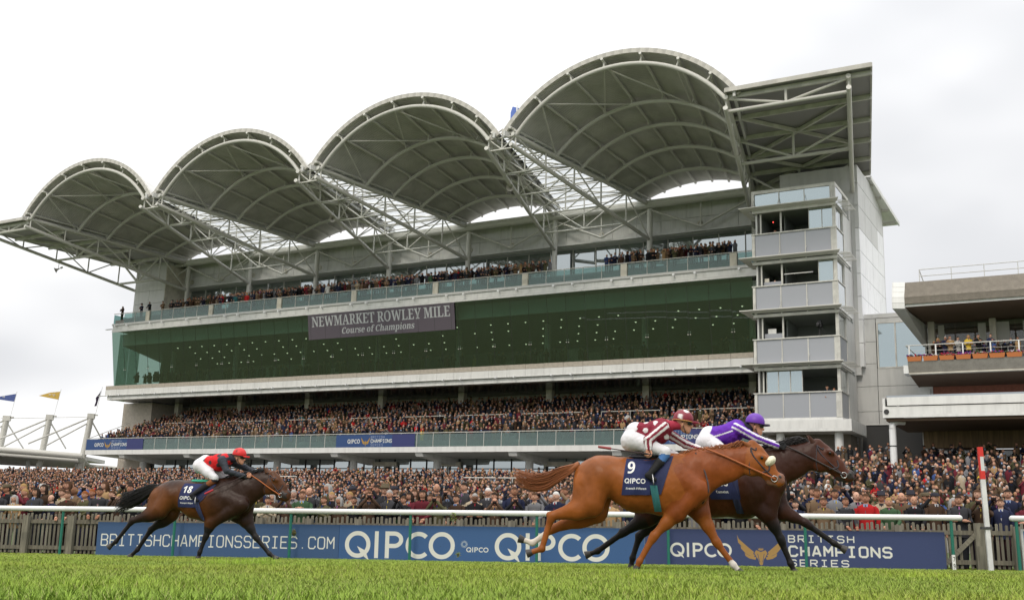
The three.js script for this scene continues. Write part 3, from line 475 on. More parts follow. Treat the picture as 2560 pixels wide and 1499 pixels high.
{
  const C = thing('concrete_stand', 'brown concrete stand with deep overhanging roof and a flower lined balcony', 'building', STAND_AT, STAND_TURN);
  const n = 8, uL = 12.55;
  // roof upstand with a broken profile, white panelled end
  const prof = [[8.6, 15.16], [8.0, 15.2], [8.05, 15.75], [7.55, 16.85], [3.0, 17.1], [3.0, 15.16]];
  const ext = (pts, a, b) => { const g = shapeGeo(pts.map(([nn, y]) => [-nn, y]), b - a); return g.rotateY(Math.PI / 2).translate(a, 0, 0).applyMatrix4(new THREE.Matrix4()); };
  const prism = (pts, a, b) => { const list = [], k = pts.length; for (let i = 0; i < k; i++) { const [n0, y0] = pts[i], [n1, y1] = pts[(i + 1) % k]; list.push(quad([a, y0, n0], [b, y0, n0], [b, y1, n1], [a, y1, n1])); } const cap = (u) => { for (let i = 1; i + 1 < k; i++) list.push(quad([u, pts[0][1], pts[0][0]], [u, pts[i][1], pts[i][0]], [u, pts[i + 1][1], pts[i + 1][0]], [u, pts[0][1], pts[0][0]])); }; cap(a); cap(b); return join(list); };
  obj('roof_upstand', prism([[8.15, 15.3], [8.2, 15.75], [7.6, 16.86], [-6, 16.86], [-6, 15.3]], uL, 40), M.concreteDark, C);
  obj('roof_edge_strip', boxR(uL, 40, 15.14, 15.32, 2, 8.0), M.white, C);
  for (let r = 0; r < 5; r++) { const y = 15.0 + r * 0.38, y2 = y + 0.365, q = (v) => mix(8.45, 7.9, clamp((v - 15.6) / 1.3)); obj('end_panel', slab8([[uL - 0.75, y, q(y)], [uL, y, q(y) - 0.25], [uL, y, 2], [uL - 0.75, y, 2], [uL - 0.75, y2, q(y2)], [uL, y2, q(y2) - 0.25], [uL, y2, 2], [uL - 0.75, y2, 2]]), M.white, C); }
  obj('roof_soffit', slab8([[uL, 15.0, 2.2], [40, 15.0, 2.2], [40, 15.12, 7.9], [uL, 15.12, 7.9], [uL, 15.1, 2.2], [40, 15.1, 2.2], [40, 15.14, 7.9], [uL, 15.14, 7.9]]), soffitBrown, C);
  obj('end_soffit', slab8([[uL - 0.72, 14.98, 8.1], [uL, 14.98, 7.9], [uL + 0.5, 13.4, 2.2], [uL + 0.2, 13.4, 2.2], [uL - 0.72, 15.0, 8.1], [uL, 15.0, 7.9], [uL + 0.5, 14.9, 2.2], [uL + 0.2, 14.9, 2.2]]), M.panel, C);
  // balcony
  obj('balcony_front', prism([[8.1, 11.5], [7.7, 10.8], [7.2, 10.75], [3.95, 10.42], [3.95, 11.4], [7.7, 11.42]], uL, 40), M.concrete, C);
  obj('balcony_edge', boxR(uL, 40, 10.72, 10.8, 7.3, 7.74), M.cream, C);
  obj('balcony_end', boxR(uL - 0.3, uL, 10.75, 11.3, 6.5, 7.9), M.white, C);
  obj('balcony_floor', boxR(uL, 40, 11.42, 11.5, 2, 7.4), M.step, C);
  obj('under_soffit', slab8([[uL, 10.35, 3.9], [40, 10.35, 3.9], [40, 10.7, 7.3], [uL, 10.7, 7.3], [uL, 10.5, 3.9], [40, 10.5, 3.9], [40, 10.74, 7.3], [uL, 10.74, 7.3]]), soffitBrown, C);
  const rail = part('balcony_rail', C);
  obj('rail_tube', [tube([uL - 0.1, 12.58, 7.85], [40, 12.58, 7.85], 0.035), tube([uL - 0.1, 12.58, 7.85], [uL - 0.1, 12.58, 3], 0.03)], M.steel, rail);
  for (let i = 0; i < 9; i++) obj('rail_post', boxR(uL + 0.1 + i * 1.62 - 0.04, uL + 0.1 + i * 1.62 + 0.04, 11.5, 12.58, 7.82, 7.88), M.white, rail);
  for (const y of [11.9, 12.2]) obj('rail_wire', tube([uL, y, 7.85], [30, y, 7.85], 0.012, 5), M.steel, rail);
  // glazed front at the back of the balcony
  obj('rear_lining', [boxR(uL + 0.6, 40, 11.5, 15.0, 0.2, 0.4), boxR(uL + 0.6, 40, 14.4, 14.5, 0.4, 2.2)], std([0.20, 0.16, 0.12]), C);
  for (const u of [13.4, 17.3, 21.2]) obj('rear_pier', boxR(u - 0.2, u + 0.2, 11.5, 15.0, 2.3, 3.0), M.cream, C);
  for (let i = 0; i < 7; i++) { const u = 13.7 + i * 1.25; obj('rear_pane', boxR(u, u + 1.15, 11.5, 14.9, 2.5, 2.52), M.clearGlass, C); }
  for (const [u, w] of [[14, 0.4], [16.6, 0.5], [17.9, 0.8], [19.3, 0.35]]) obj('curtain', new THREE.PlaneGeometry(w, 3.2, 16, 1).translate(u, 13.2, 0).applyMatrix4(new THREE.Matrix4()), std([0.5, 0.5, 0.46]), C).position.z = 2.56;
  for (const u of [15.2, 17.0, 19.4]) obj('wall_light', new THREE.SphereGeometry(0.08, 8, 6).scale(1.4, 0.7, 1).translate(u, 13.1, 2.6), new THREE.MeshStandardMaterial({ color: 0, emissive: col(1, 0.8, 0.5), emissiveIntensity: 1.6 }), C);
  // brick below the balcony
  obj('brick_wall', boxR(uL + 0.9, 40, 6.22, 10.5, 3.5, 3.9), brickMat, C);
  obj('corner_pier', [boxR(uL + 0.1, uL + 0.9, 2, 10.6, 1.0, 4.0)], M.panel, C);
  obj('downpipe', tube([uL + 0.7, 3, 4.12], [uL + 0.7, 10.2, 4.12], 0.09, 8), M.panel, C);
  obj('vent_window', [boxR(15.1, 15.9, 8.95, 9.65, 3.9, 3.96)], M.cream, C);
  // roof guard rail
  const gr = part('roof_guard_rail', C);
  for (const y of [17.5, 17.95]) obj('guard_bar', tube([13.3, y, 6.4], [40, y, 6.4], 0.03, 6), M.panel, gr);
  obj('guard_bar', tube([13.3, 17.95, 6.4], [13.3, 17.2, 3.5], 0.03, 6), M.panel, gr);
  for (let i = 0; i < 7; i++) obj('guard_post', tube([13.3 + i * 2.0, 16.8, 6.4], [13.3 + i * 2.0, 17.95, 6.4], 0.03, 6), M.panel, gr);
}
{ // flower boxes standing on the balcony edge
  const R = rng(5), g0 = slab8([[-0.4, 0, -0.13], [0.4, 0, -0.13], [0.4, 0, 0.13], [-0.4, 0, 0.13], [-0.46, 0.3, -0.16], [0.46, 0.3, -0.16], [0.46, 0.3, 0.16], [-0.46, 0.3, 0.16]]);
  const pal = [[0.45, 0.02, 0.06], [0.30, 0.03, 0.22], [0.5, 0.1, 0.15], [0.12, 0.06, 0.35], [0.6, 0.55, 0.55], [0.03, 0.08, 0.02], [0.02, 0.06, 0.015]], word = ['crimson', 'magenta', 'pink and crimson', 'purple', 'white and purple', 'trailing green', 'mixed red and green', 'white', 'red and blue'];
  for (let i = 0; i < 9; i++) {
    const b = thing('flower_box', `orange planter with ${word[i]} flowers, number ${['one', 'two', 'three', 'four', 'five', 'six', 'seven', 'eight', 'nine'][i]} from the balcony's left end`, 'flower box', inStand(12.98 + i * 0.98, 11.5, 8.02).toArray(), STAND_TURN, 'flower boxes on the concrete balcony');
    obj('box', g0, planter, b);
    const f = []; for (let k = 0; k < 46; k++) { const c = k % 3 ? pal[(i + (k % 2 ? 0 : 3)) % 5] : pal[5 + (k % 2)], s = 0.035 + 0.04 * R(), q = new THREE.IcosahedronGeometry(s, 0).scale(1, 0.7, 1).translate((R() - 0.5) * 0.9, 0.31 + 0.13 * R(), (R() - 0.4) * 0.3); f.push(paint(q, c)); }
    obj('flowers', f, new THREE.MeshStandardMaterial({ vertexColors: true, roughness: 0.9 }), b);
  }
}
{
  const C = thing('entrance_canopy', 'white fascia canopy with grey pipe post in front of the brick wall', 'canopy', STAND_AT, STAND_TURN);
  const n = 12;
  obj('upper_fascia', boxR(11.85, 45, 8.22, 8.72, n - 0.1, n), M.white, C);
  obj('lower_fascia', boxR(11.55, 45, 7.48, 8.16, n - 0.25, n - 0.06), M.white, C);
  obj('end_fascia', boxR(11.55, 11.7, 7.5, 8.7, 5, n - 0.12), M.white, C);
  obj('roof_felt', boxR(11.8, 45, 8.72, 8.84, 4, n - 0.05), std([0.33, 0.36, 0.40]), C);
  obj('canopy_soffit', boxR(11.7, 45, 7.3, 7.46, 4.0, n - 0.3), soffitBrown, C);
  obj('rear_bulkhead', boxR(12.8, 45, 6.2, 7.3, 4.2, 4.6), std([0.30, 0.20, 0.10], { map: rep(grain, 0.3) }), C);
  obj('pipe_post', [tube([12.0, -1, n - 0.7], [11.98, 6.85, n - 0.7], 0.21, 14), path([[11.98, 6.85, n - 0.7], [12.0, 7.15, n - 0.75], [12.2, 7.3, n - 0.9], [12.6, 7.32, n - 1.2]], 0.2, 12)], M.panelLight, C);
  for (const y of [2.2, 4.2, 5.8]) obj('pipe_band', new THREE.CylinderGeometry(0.225, 0.225, 0.07, 14).translate(11.99, y, n - 0.7), M.gap, C);
  obj('porthole_lamp', [new THREE.TorusGeometry(0.12, 0.04, 6, 14).translate(11.78, 7.85, n - 0.03), new THREE.CylinderGeometry(0.1, 0.1, 0.05, 12).rotateX(Math.PI / 2).translate(11.78, 7.85, n - 0.04)], M.gap, C);
  obj('shop_glass', boxR(14.62, 45, 4.36, 6.1, 3.42, 3.45), M.clearGlass, C); obj('shop_interior', [boxR(13.5, 45, 3, 6.2, -3.2, -3), boxR(13.5, 45, 6.1, 6.2, -3, 3.3), boxR(13.5, 45, 2.9, 3.0, -3, 3.3), boxR(13.4, 13.5, 3, 6.1, -3, 3.3)], M.room, C);
  obj('shop_counter', boxR(14.9, 45, 3.5, 4.35, 3.4, 3.6), std([0.42, 0.46, 0.52], { roughness: 0.3 }), C);
  obj('shop_panel', boxR(13.1, 14.6, 3.3, 6.1, 3.3, 3.6), M.panelLight, C);
  obj('brick_dwarf_wall', boxR(13.2, 45, 2, 3.5, 3.6, 4.2), brickMat, C);
}
{ // small mast stayed stand far to the left
  const at = [-52, 0, -121], L = thing('mast_stand', 'small white stand with cable stayed masts at the far left behind the crowd', 'stand', at, 0.2);
  obj('roof', slab8([[-30, 6.2, -6], [5.2, 6.0, -6], [3.6, 6.1, 3], [-30, 7.4, 3], [-30, 6.9, -6], [5.2, 6.4, -6], [3.6, 6.5, 3], [-30, 7.8, 3]]), M.panel, L);
  obj('front_tube', [tube([-30, 7.75, 3.1], [4.2, 6.35, 3.1], 0.32, 12), tube([-30, 7.1, 3.0], [3.8, 5.9, 3.0], 0.22, 12)], M.steel, L);
  obj('eave_panel', slab8([[-30, 5.6, -4], [4.4, 5.2, -4], [3.8, 5.85, 2.9], [-30, 7.05, 2.9], [-30, 5.8, -4], [4.4, 5.4, -4], [4.2, 6.3, 3.0], [-30, 7.7, 3.0]]), M.panel, L);
  obj('edge_tube', tube([2, 5.6, -2], [8, 5.35, -2], 0.22, 10), M.steel, L);
  for (let k = 0; k < 8; k++) obj('roof_joist', tube([-22 + k * 3.2, 6.1, -5], [-21.6 + k * 3.2, 6.6 - k * 0.08, 3], 0.12, 8), M.steel, L);
  obj('low_wall', boxR(-30, 6, 3.6, 4.4, -6, -5.5), std([0.2, 0.06, 0.05]), L);
  for (const [x, h] of [[-4.6, 10.4], [-0.1, 10.75], [4.3, 11.1], [-9.2, 10.1]]) {
    const m = part('mast', L); obj('mast_tube', tube([x - 0.7, 3, 1], [x, h, 1], 0.36, 12, 0.34), M.steel, m);
    obj('mast_head', [box(0.75, 0.55, 0.75, x, h - 0.1, 1), box(0.4, 0.14, 0.3, x + 0.5, h + 0.05, 1)], M.steel, m);
    obj('stay', tube([x - 0.2, h - 0.35, 1.1], [x - 6, h - 3.6, 2.6], 0.1, 6), M.steel, m); obj('stay', tube([x - 0.1, h - 0.8, 1.1], [x - 4, h - 3.7, 2.8], 0.08, 6), M.steel, m); obj('stay', tube([x + 0.2, h - 0.8, 0.9], [x + 1.3, h - 3.3, -3], 0.09, 6), M.steel, m);
  }
  for (const x of [-16, -9, -2, 3.2]) obj('stand_column', tube([x, 0, 0], [x, 6.4, 0], 0.25, 10), M.panel, L);
  obj('tie', tube([-9.2, 10, 1], [4.3, 10.9, 1], 0.035, 6), M.steel, L);
}
function pennant(name, label, at, turn, cl, pts, text, pole) {
  const f = thing(name, label, 'flag', at, turn, 'flags on the small stand');
  if (pole) obj('pole', tube([0, 0, 0], [pole[0], pole[1], 0], 0.06, 8), M.white, f);
  const s = new THREE.Shape(); pts.forEach(([x, y], i) => i ? s.lineTo(x, y) : s.moveTo(x, y));
  const g = new THREE.ShapeGeometry(s, 4), p = g.attributes.position; for (let i = 0; i < p.count; i++) p.setZ(i, 0.18 * Math.sin(p.getX(i) * 2.1 + p.getY(i)));
  const cloth = new THREE.ExtrudeGeometry(s, { depth: 0.02, bevelEnabled: false }), q = cloth.attributes.position; for (let i = 0; i < q.count; i++) q.setZ(i, q.getZ(i) + 0.18 * Math.sin(q.getX(i) * 2.1 + q.getY(i))); cloth.computeVertexNormals();
  obj('cloth', cloth, std(cl, { side: THREE.DoubleSide, roughness: 0.9 }), f);
  if (text) { const d = []; for (let r = 0; r < 2; r++) for (let k = 0; k < 6; k++) d.push(box(0.22, 0.16, 0.03, text[0] + k * 0.28, text[1] - r * 0.3, 0.1 + 0.18 * Math.sin((text[0] + k * 0.28) * 2.1 + text[1]))); obj('print', d, M.white, f); }
  if (name === 'pennant') f.scale.setScalar(0.43);
  return f;
}
{
  const at = [[-56.4, 10.0, -119.9], [-51.9, 10.35, -120.8], [-47.5, 10.7, -121.6]];
  pennant('pennant', 'blue tapering flag on the leftmost mast', at[0], 0.2, [0.10, 0.14, 0.36], [[0.6, 5.3], [0.9, 7.4], [-2.4, 6.6], [-5, 5.9], [-2.4, 5.6]], [-2.2, 6.6], [1.0, 8]);
  pennant('pennant', 'yellow pointed flag flying left from the middle mast', at[1], 0.2, [0.62, 0.42, 0.10], [[0.8, 5.6], [1.1, 7.8], [-1.5, 7.4], [-4.2, 6.4], [-1.2, 5.9]], [-1.6, 6.9], [1.2, 8.4]);
  pennant('pennant', 'dark flag hanging limp on the right mast', at[2], 0.2, [0.035, 0.02, 0.05], [[0.2, 3.6], [0.95, 7.9], [0.55, 6.9], [-0.25, 5.8], [-0.1, 4.8], [-0.35, 3.5]], null, [1.2, 8.8]);
  const f = pennant('roof_flag', 'small blue flag showing beside the right hand vault', inStand(-17.3, 30.0, 8).toArray(), STAND_TURN, [0.10, 0.16, 0.42], [[0.05, 4.3], [-0.45, 4.45], [-0.55, 3.9], [-0.5, 3.1], [-0.1, 2.7], [0.3, 2.5], [0.55, 3.0], [0.6, 3.9]], null, [0, 4.5]); f.userData.group = undefined;
}
function horn(label, p, yaw, tilt, s = 1) {
  const h = thing('horn_speaker', label, 'loudspeaker', [p.x, p.y, p.z], yaw, 'horn loudspeakers under the roof');
  const pts = [[0.03, -0.28], [0.05, -0.1], [0.1, 0.1], [0.2, 0.26], [0.32, 0.36]].map(([r, y]) => new THREE.Vector2(r * s, y * s)), b = new THREE.LatheGeometry(pts, 20).rotateX(Math.PI / 2 + tilt);
  obj('horn', b, std([0.42, 0.40, 0.36], { side: THREE.DoubleSide }), h); obj('driver', new THREE.CylinderGeometry(0.1 * s, 0.1 * s, 0.25 * s, 12).translate(0, -0.38 * s, 0).rotateX(Math.PI / 2 + tilt), M.panel, h);
  obj('hanger', tube([0, 0.1 * s, 0], [0, 0.75 * s, 0], 0.03, 6), M.panel, h);
}
{
  const P = (k, t, dy) => { const q = onTruss(k, t, false); return inStand(q[0], q[1] + dy, q[2]); };
  horn('horn loudspeaker hanging under the left flat canopy edge', P(0, 0.42, -0.8), STAND_TURN - 0.9, 0.5); horn('horn loudspeaker in the second roof valley from the left', P(4, 0.34, -0.3), STAND_TURN + 0.6, 0.3); horn('horn loudspeaker in the roof valley beside the biggest vault', P(6, 0.3, -0.2), STAND_TURN + 0.2, 0.3); horn('horn loudspeaker below the right end of the biggest vault', P(8, 0.33, 0.3), STAND_TURN + 0.2, 0.25, 1.1);
}
// ---------- printed boards and banners ----------
const GLYPH = { // monoline letters on a 1 x 1.4 cell, chamfered corners
  B: [[[0, 0], [0, 1.4], [0.78, 1.4], [0.98, 1.2], [0.98, 0.92], [0.78, 0.72], [0, 0.72]], [[0.78, 0.72], [1, 0.5], [1, 0.2], [0.8, 0], [0, 0]]],
  R: [[[0, 0], [0, 1.4], [0.78, 1.4], [1, 1.2], [1, 0.88], [0.78, 0.66], [0, 0.66]], [[0.5, 0.66], [1, 0]]],
  I: [[[0.5, 0], [0.5, 1.4]], [[0.1, 1.4], [0.9, 1.4]], [[0.1, 0], [0.9, 0]]], T: [[[0.5, 0], [0.5, 1.4]], [[0, 1.4], [1, 1.4]]],
  S: [[[1, 1.12], [1, 1.2], [0.8, 1.4], [0.2, 1.4], [0, 1.2], [0, 0.92], [0.2, 0.72], [0.8, 0.72], [1, 0.52], [1, 0.2], [0.8, 0], [0.2, 0], [0, 0.2], [0, 0.3]]],
  H: [[[0, 0], [0, 1.4]], [[1, 0], [1, 1.4]], [[0, 0.72], [1, 0.72]]], C: [[[1, 1.05], [1, 1.2], [0.8, 1.4], [0.2, 1.4], [0, 1.2], [0, 0.2], [0.2, 0], [0.8, 0], [1, 0.2], [1, 0.35]]],
  A: [[[0, 0], [0.42, 1.4], [0.58, 1.4], [1, 0]], [[0.14, 0.42], [0.86, 0.42]]], M: [[[0, 0], [0, 1.4], [0.5, 0.62], [1, 1.4], [1, 0]]], P: [[[0, 0], [0, 1.4], [0.78, 1.4], [1, 1.2], [1, 0.84], [0.78, 0.62], [0, 0.62]]],
  O: [[[0.2, 0], [0, 0.2], [0, 1.2], [0.2, 1.4], [0.8, 1.4], [1, 1.2], [1, 0.2], [0.8, 0], [0.2, 0]]], N: [[[0, 0], [0, 1.4], [1, 0], [1, 1.4]]], E: [[[1, 1.4], [0, 1.4], [0, 0], [1, 0]], [[0, 0.72], [0.85, 0.72]]], '.': [[[0.42, 0.05], [0.58, 0.05]]],
};
function monoText(c, text, x0, x1, yTop, yBot, weight, colr, narrow = 0.68) {
  const adv = (x1 - x0) / (text.length - (1 - narrow)), w = adv * narrow, h = yBot - yTop; c.strokeStyle = colr; c.lineWidth = weight; c.lineJoin = 'round'; c.lineCap = 'butt';
  [...text].forEach((ch, i) => { for (const line of GLYPH[ch] ?? []) { c.beginPath(); line.forEach(([a, b], k) => { const X = x0 + i * adv + a * w, Y = yBot - b / 1.4 * h; k ? c.lineTo(X, Y) : c.moveTo(X, Y); }); c.stroke(); } });
}
function roundText(c, x, yTop, h, colr, weight, total) { // the five letter geometric wordmark; x: [Q, I, P, C, O] left edges, in units of h
  const m = h / 2, X = total, lw = weight; c.strokeStyle = c.fillStyle = colr; c.lineWidth = lw; c.lineCap = 'butt'; const cy = yTop + m;
  const ring = (a, r) => { c.beginPath(); c.ellipse(a, cy, r - lw / 2, m - lw / 2, 0, 0, 7); c.stroke(); };
  const rr = X(0.117) - X(0);
  ring(X(0.117), rr);
  c.beginPath(); c.moveTo(X(0.112), cy + m * 0.12); c.lineTo(X(0.15), cy + m * 0.72); c.lineTo(X(0.226), cy + m * 1.2); c.lineTo(X(0.19), cy + m * 0.45); c.closePath(); c.fill();
  c.fillRect(X(0.272), yTop, lw * 0.95, h);
  c.fillRect(X(0.368), yTop, lw, h); c.beginPath(); c.moveTo(X(0.368), yTop + lw / 2); c.lineTo(X(0.45), yTop + lw / 2); c.ellipse(X(0.45), yTop + h * 0.31, X(0.532) - X(0.45) - lw / 2, h * 0.31 - lw / 2, 0, -Math.PI / 2, Math.PI / 2); c.lineTo(X(0.368), yTop + h * 0.62 - lw / 2); c.stroke();
  c.beginPath(); c.ellipse(X(0.672), cy, rr - lw / 2, m - lw / 2, 0, 0.8, Math.PI * 2 - 0.8); c.stroke();
  ring(X(0.881), rr);
}
function wings(c, cx, yTop, w, h, colr, line) { // winged emblem
  c.fillStyle = colr;
  for (const s of [-1, 1]) {
    const p = (a, b) => [cx + s * a * w / 2, yTop + b * h], poly = (pts) => { c.beginPath(); pts.forEach((q, i) => c[i ? 'lineTo' : 'moveTo'](...p(...q))); c.closePath(); c.fill(); };
    poly([[1, 0], [0.93, 0.14], [0.55, 0.4], [0.3, 0.56], [0.34, 0.66], [0.72, 0.46], [0.96, 0.26]]);
    poly([[0.86, 0.36], [0.6, 0.52], [0.26, 0.66], [0.3, 0.74], [0.64, 0.62], [0.84, 0.46]]);
    poly([[0.7, 0.6], [0.5, 0.68], [0.2, 0.74], [0.24, 0.82], [0.5, 0.78], [0.66, 0.7]]);
    poly([[0.2, 0.5], [0, 0.56], [0, 1], [0.06, 0.98], [0.12, 0.8], [0.2, 0.72], [0.28, 0.6]]);
    poly([[0.13, 0.42], [0.1, 0.5], [0, 0.52], [0, 0.42], [0.03, 0.47], [0.06, 0.42], [0.09, 0.47]]);
  }
  c.strokeStyle = line; c.lineWidth = Math.max(1, w / 90); for (const s of [-1, 1]) { c.beginPath(); c.moveTo(cx + s * w * 0.07, yTop + h * 0.62); c.lineTo(cx + s * w * 0.03, yTop + h * 0.9); c.stroke(); }
}
function canvasMat(w, h, draw, o = {}) { const cv = document.createElement('canvas'); cv.width = w; cv.height = h; draw(cv.getContext('2d'), w, h); const t = new THREE.CanvasTexture(cv); t.colorSpace = THREE.SRGBColorSpace; t.magFilter = THREE.LinearFilter; return new THREE.MeshStandardMaterial({ map: t, roughness: 0.55, ...o }); }
function speckle(c, w, h, seed, cols, n, s = 2) { const R = rng(seed); for (let i = 0; i < n; i++) { c.fillStyle = cols[i % cols.length]; const k = s * (0.4 + R()); c.fillRect(R() * w, R() * h, k, k); } }
const INK = '#dcdcd4', GOLD = '#a5824b', BLUE = '#38567f', NAVY = '#34416b';
function seriesLogo(c, X, Y, fine) { // X, Y: metres to pixels; wordmark, emblem and three lines of lettering
  monoText(c, 'BRITISH', X(6.05), X(7.38), Y(0.654), Y(0.52), fine * 0.8, INK, 0.62); monoText(c, 'CHAMPIONS', X(6.06), X(8.12), Y(0.43), Y(0.235), fine * 1.35, INK, 0.66); monoText(c, 'SERIES', X(6.06), X(7.25), Y(0.155), Y(0.03), fine * 0.8, INK, 0.62);
  wings(c, X(5.47), Y(0.66), X(5.95) - X(4.98), Y(0.03) - Y(0.66), GOLD, NAVY);
}
const PXM = 250;
const boards = [
  ['blue advertising board with one long line of spaced white web lettering', -9.7, -3.82, (c, X, Y) => monoText(c, 'BRITISHCHAMPIONSSERIES.COM', X(-9.58), X(-3.93), Y(0.482), Y(0.232), 7, INK, 0.7), BLUE],
  ['blue advertising board with two big round white wordmarks and a small one', -3.815, 3.03, (c, X, Y, px) => {
    for (const q of [-3.672, -0.25]) roundText(c, 0, Y(0.632), Y(0.045) - Y(0.632), INK, 0.094 * px, (t) => X(q + t * 2.53));
    roundText(c, 0, Y(0.313), Y(0.205) - Y(0.313), INK, 0.02 * px, (t) => X(-0.887 + t * 0.5)); c.strokeStyle = INK; c.lineWidth = 0.008 * px; for (let k = 0; k < 16; k++) { const a = k / 16 * 6.283; c.beginPath(); c.moveTo(X(-0.935) + Math.cos(a) * 0.035 * px, Y(0.375) + Math.sin(a) * 0.035 * px); c.lineTo(X(-0.935) + Math.cos(a) * 0.08 * px, Y(0.375) + Math.sin(a) * 0.08 * px); c.stroke(); }
  }, '#355b8c'],
  ['dark blue advertising board with gold wings emblem between white words', 3.035, 9.2, (c, X, Y, px) => { roundText(c, 0, Y(0.478), Y(0.18) - Y(0.478), INK, 0.05 * px, (t) => X(3.57 + t * 1.3)); seriesLogo(c, X, Y, 8); }, NAVY],
];
boards.forEach(([label, a, b, draw, base], i) => {
  const L = b - a, p = onRail((a + b) / 2, -0.3), B = thing('advertising_board', label, 'board', p.toArray(), RAIL_TURN, 'advertising boards along the fence'); B.rotation.order = 'YXZ'; B.rotation.z = Math.atan(0.0192);
  const w = Math.round(L * PXM), h = Math.round(0.77 * PXM);
  obj('backing', box(L, 0.77, 0.03, 0, 0.378, 0), std([0.05, 0.07, 0.15]), B);
  const mat = canvasMat(w, h, (c) => { c.fillStyle = base; c.fillRect(0, 0, w, h); speckle(c, w, h, 30 + i, ['rgba(255,255,255,0.05)', 'rgba(0,0,0,0.07)', 'rgba(90,70,40,0.12)'], 1500, 2.2); draw(c, (s) => (s - a) * PXM, (y) => (0.763 - y) * PXM, PXM); const R = rng(80 + i); for (let k = 0; k < 90; k++) { c.fillStyle = 'rgba(60,62,30,0.55)'; const x = R() * w, y = h * (1 - 0.55 * R() * R()); c.fillRect(x, y, 1 + 3 * R(), 1 + 2 * R()); } });
  const m = obj('print', new THREE.PlaneGeometry(L, 0.77).translate(0, 0.378, 0.0175), mat, B);
});
// ---------- running rail, posts, fence, finish post ----------
const railMat = std([0.83, 0.83, 0.82], { roughness: 0.35, map: rep(grime, 0.6) }), postGreen = std([0.012, 0.15, 0.105], { roughness: 0.45 }), woodMat = std([0.31, 0.285, 0.22], { roughness: 0.95, map: grain }), woodDark = std([0.26, 0.235, 0.18], { roughness: 0.95, map: grain });
const SLOPE = Math.atan(0.0192);
function railThing(name, label, s0, s1, posts, group) {
  const p = onRail(0, 0), G = thing(name, label, 'rail', p.toArray(), RAIL_TURN, group); G.rotation.order = 'YXZ'; G.rotation.z = SLOPE;
  for (let s = s0; s < s1; s += 5.6) { const e = Math.min(s1, s + 5.6); obj('rail_tube', tube([s, 1.045, 0.02], [e - 0.012, 1.045, 0.02], 0.058, 16), railMat, G); if (e < s1) obj('rail_sleeve', tube([e - 0.03, 1.045, 0.02], [e + 0.03, 1.045, 0.02], 0.0595, 16), M.white, G); }
  obj('end_cap', [new THREE.SphereGeometry(0.058, 12, 8).translate(s1, 1.045, 0.02), new THREE.SphereGeometry(0.058, 12, 8).translate(s0, 1.045, 0.02)], railMat, G);
  for (const s of posts) obj('rail_post', [tube([s, -0.1, 0], [s, 1.0, 0.0], 0.032, 10)], postGreen, G);
  return G;
}
const running = railThing('running_rail', 'long white running rail on green posts in front of the boards', -21.6, 9.45, [-18.84, -16.04, -13.24, -10.44, -7.65, -4.87, -2.1, 0.72, 3.54, 6.37, 9.28], 'white running rails');
railThing('running_rail', 'short white running rail starting past the finishing post', 10.46, 16, [10.54, 13.3], 'white running rails');
{ // number plate of the last post
  const mat = canvasMat(32, 96, (c) => { c.fillStyle = '#e8e8e4'; c.fillRect(0, 0, 32, 96); c.fillStyle = '#111'; c.font = 'bold 44px sans-serif'; c.textAlign = 'center'; c.fillText('7', 16, 42); c.fillText('9', 16, 88); });
  obj('number_plate', [new THREE.CylinderGeometry(0.036, 0.036, 0.3, 16, 1, true).rotateY(-Math.PI).translate(9.28, 0.16, 0)], M.white, running);
  obj('number_print', new THREE.CylinderGeometry(0.0375, 0.0375, 0.28, 12, 1, true, -0.75, 1.5).translate(9.28, 0.16, 0), mat, running);
}
{
  const p = onRail(0, -0.9), F = thing('picket_fence', 'weathered wooden picket fence between crowd and racecourse', 'fence', p.toArray(), RAIL_TURN); F.rotation.order = 'YXZ'; F.rotation.z = SLOPE;
  const R = rng(31), gs = [0, 1, 2, 3].map((k) => { const h = 0.93 + 0.015 * k, g = shapeGeo([[-0.027, 0.03], [0.027, 0.03], [0.027, h - 0.02], [0.014, h], [-0.014, h], [-0.027, h - 0.02]], 0.018, 0.002); const uv = g.attributes.uv; for (let i = 0; i < uv.count; i++) uv.setXY(i, uv.getX(i) * 2 + k * 0.23, uv.getY(i) * 0.9 + k * 0.31); return g; });
  const mats = [[0.29, 0.265, 0.20], [0.24, 0.22, 0.17], [0.33, 0.305, 0.235]].map((c) => std(c, { roughness: 0.95, map: grain }));
  let n = 0; for (let s = -14.6; s < 12.6 && n < 290; s += 0.1045) { if (s > 9.66 && s < 9.76) continue; const m = obj('picket', gs[n % 4], mats[(R() * 3) | 0], F); m.position.set(s + (R() - 0.5) * 0.012, 0.0, 0.03); m.rotation.z = (R() - 0.5) * 0.025; n++; }
  for (const y of [0.77, 0.16]) for (let s = -15; s < 12.6; s += 2.4) obj('fence_rail', boxR(s, s + 2.385, y - 0.045, y + 0.045, -0.035, 0.0 + 0.0), woodMat, F);
  for (const y of [0.77, 0.16]) for (let s = -15; s < 12.6; s += 2.4) obj('front_rail', boxR(s, s + 2.385, y - 0.045, y + 0.045, 0.052, 0.09), woodDark, F);
  for (let s = -14.23; s < 12.6; s += 1.19) if (s < 9.3 || s > 10) obj('fence_post', box(0.15, 0.98, 0.1, s, 0.42, 0.145), woodMat, F);
  obj('gate_brace', beam([9.3, 0.12, 0.12], [9.95, 0.74, 0.12], 0.04, 0.09), woodMat, F); obj('gate_post', box(0.2, 1.0, 0.14, 10.02, 0.47, 0.13), woodMat, F);
}
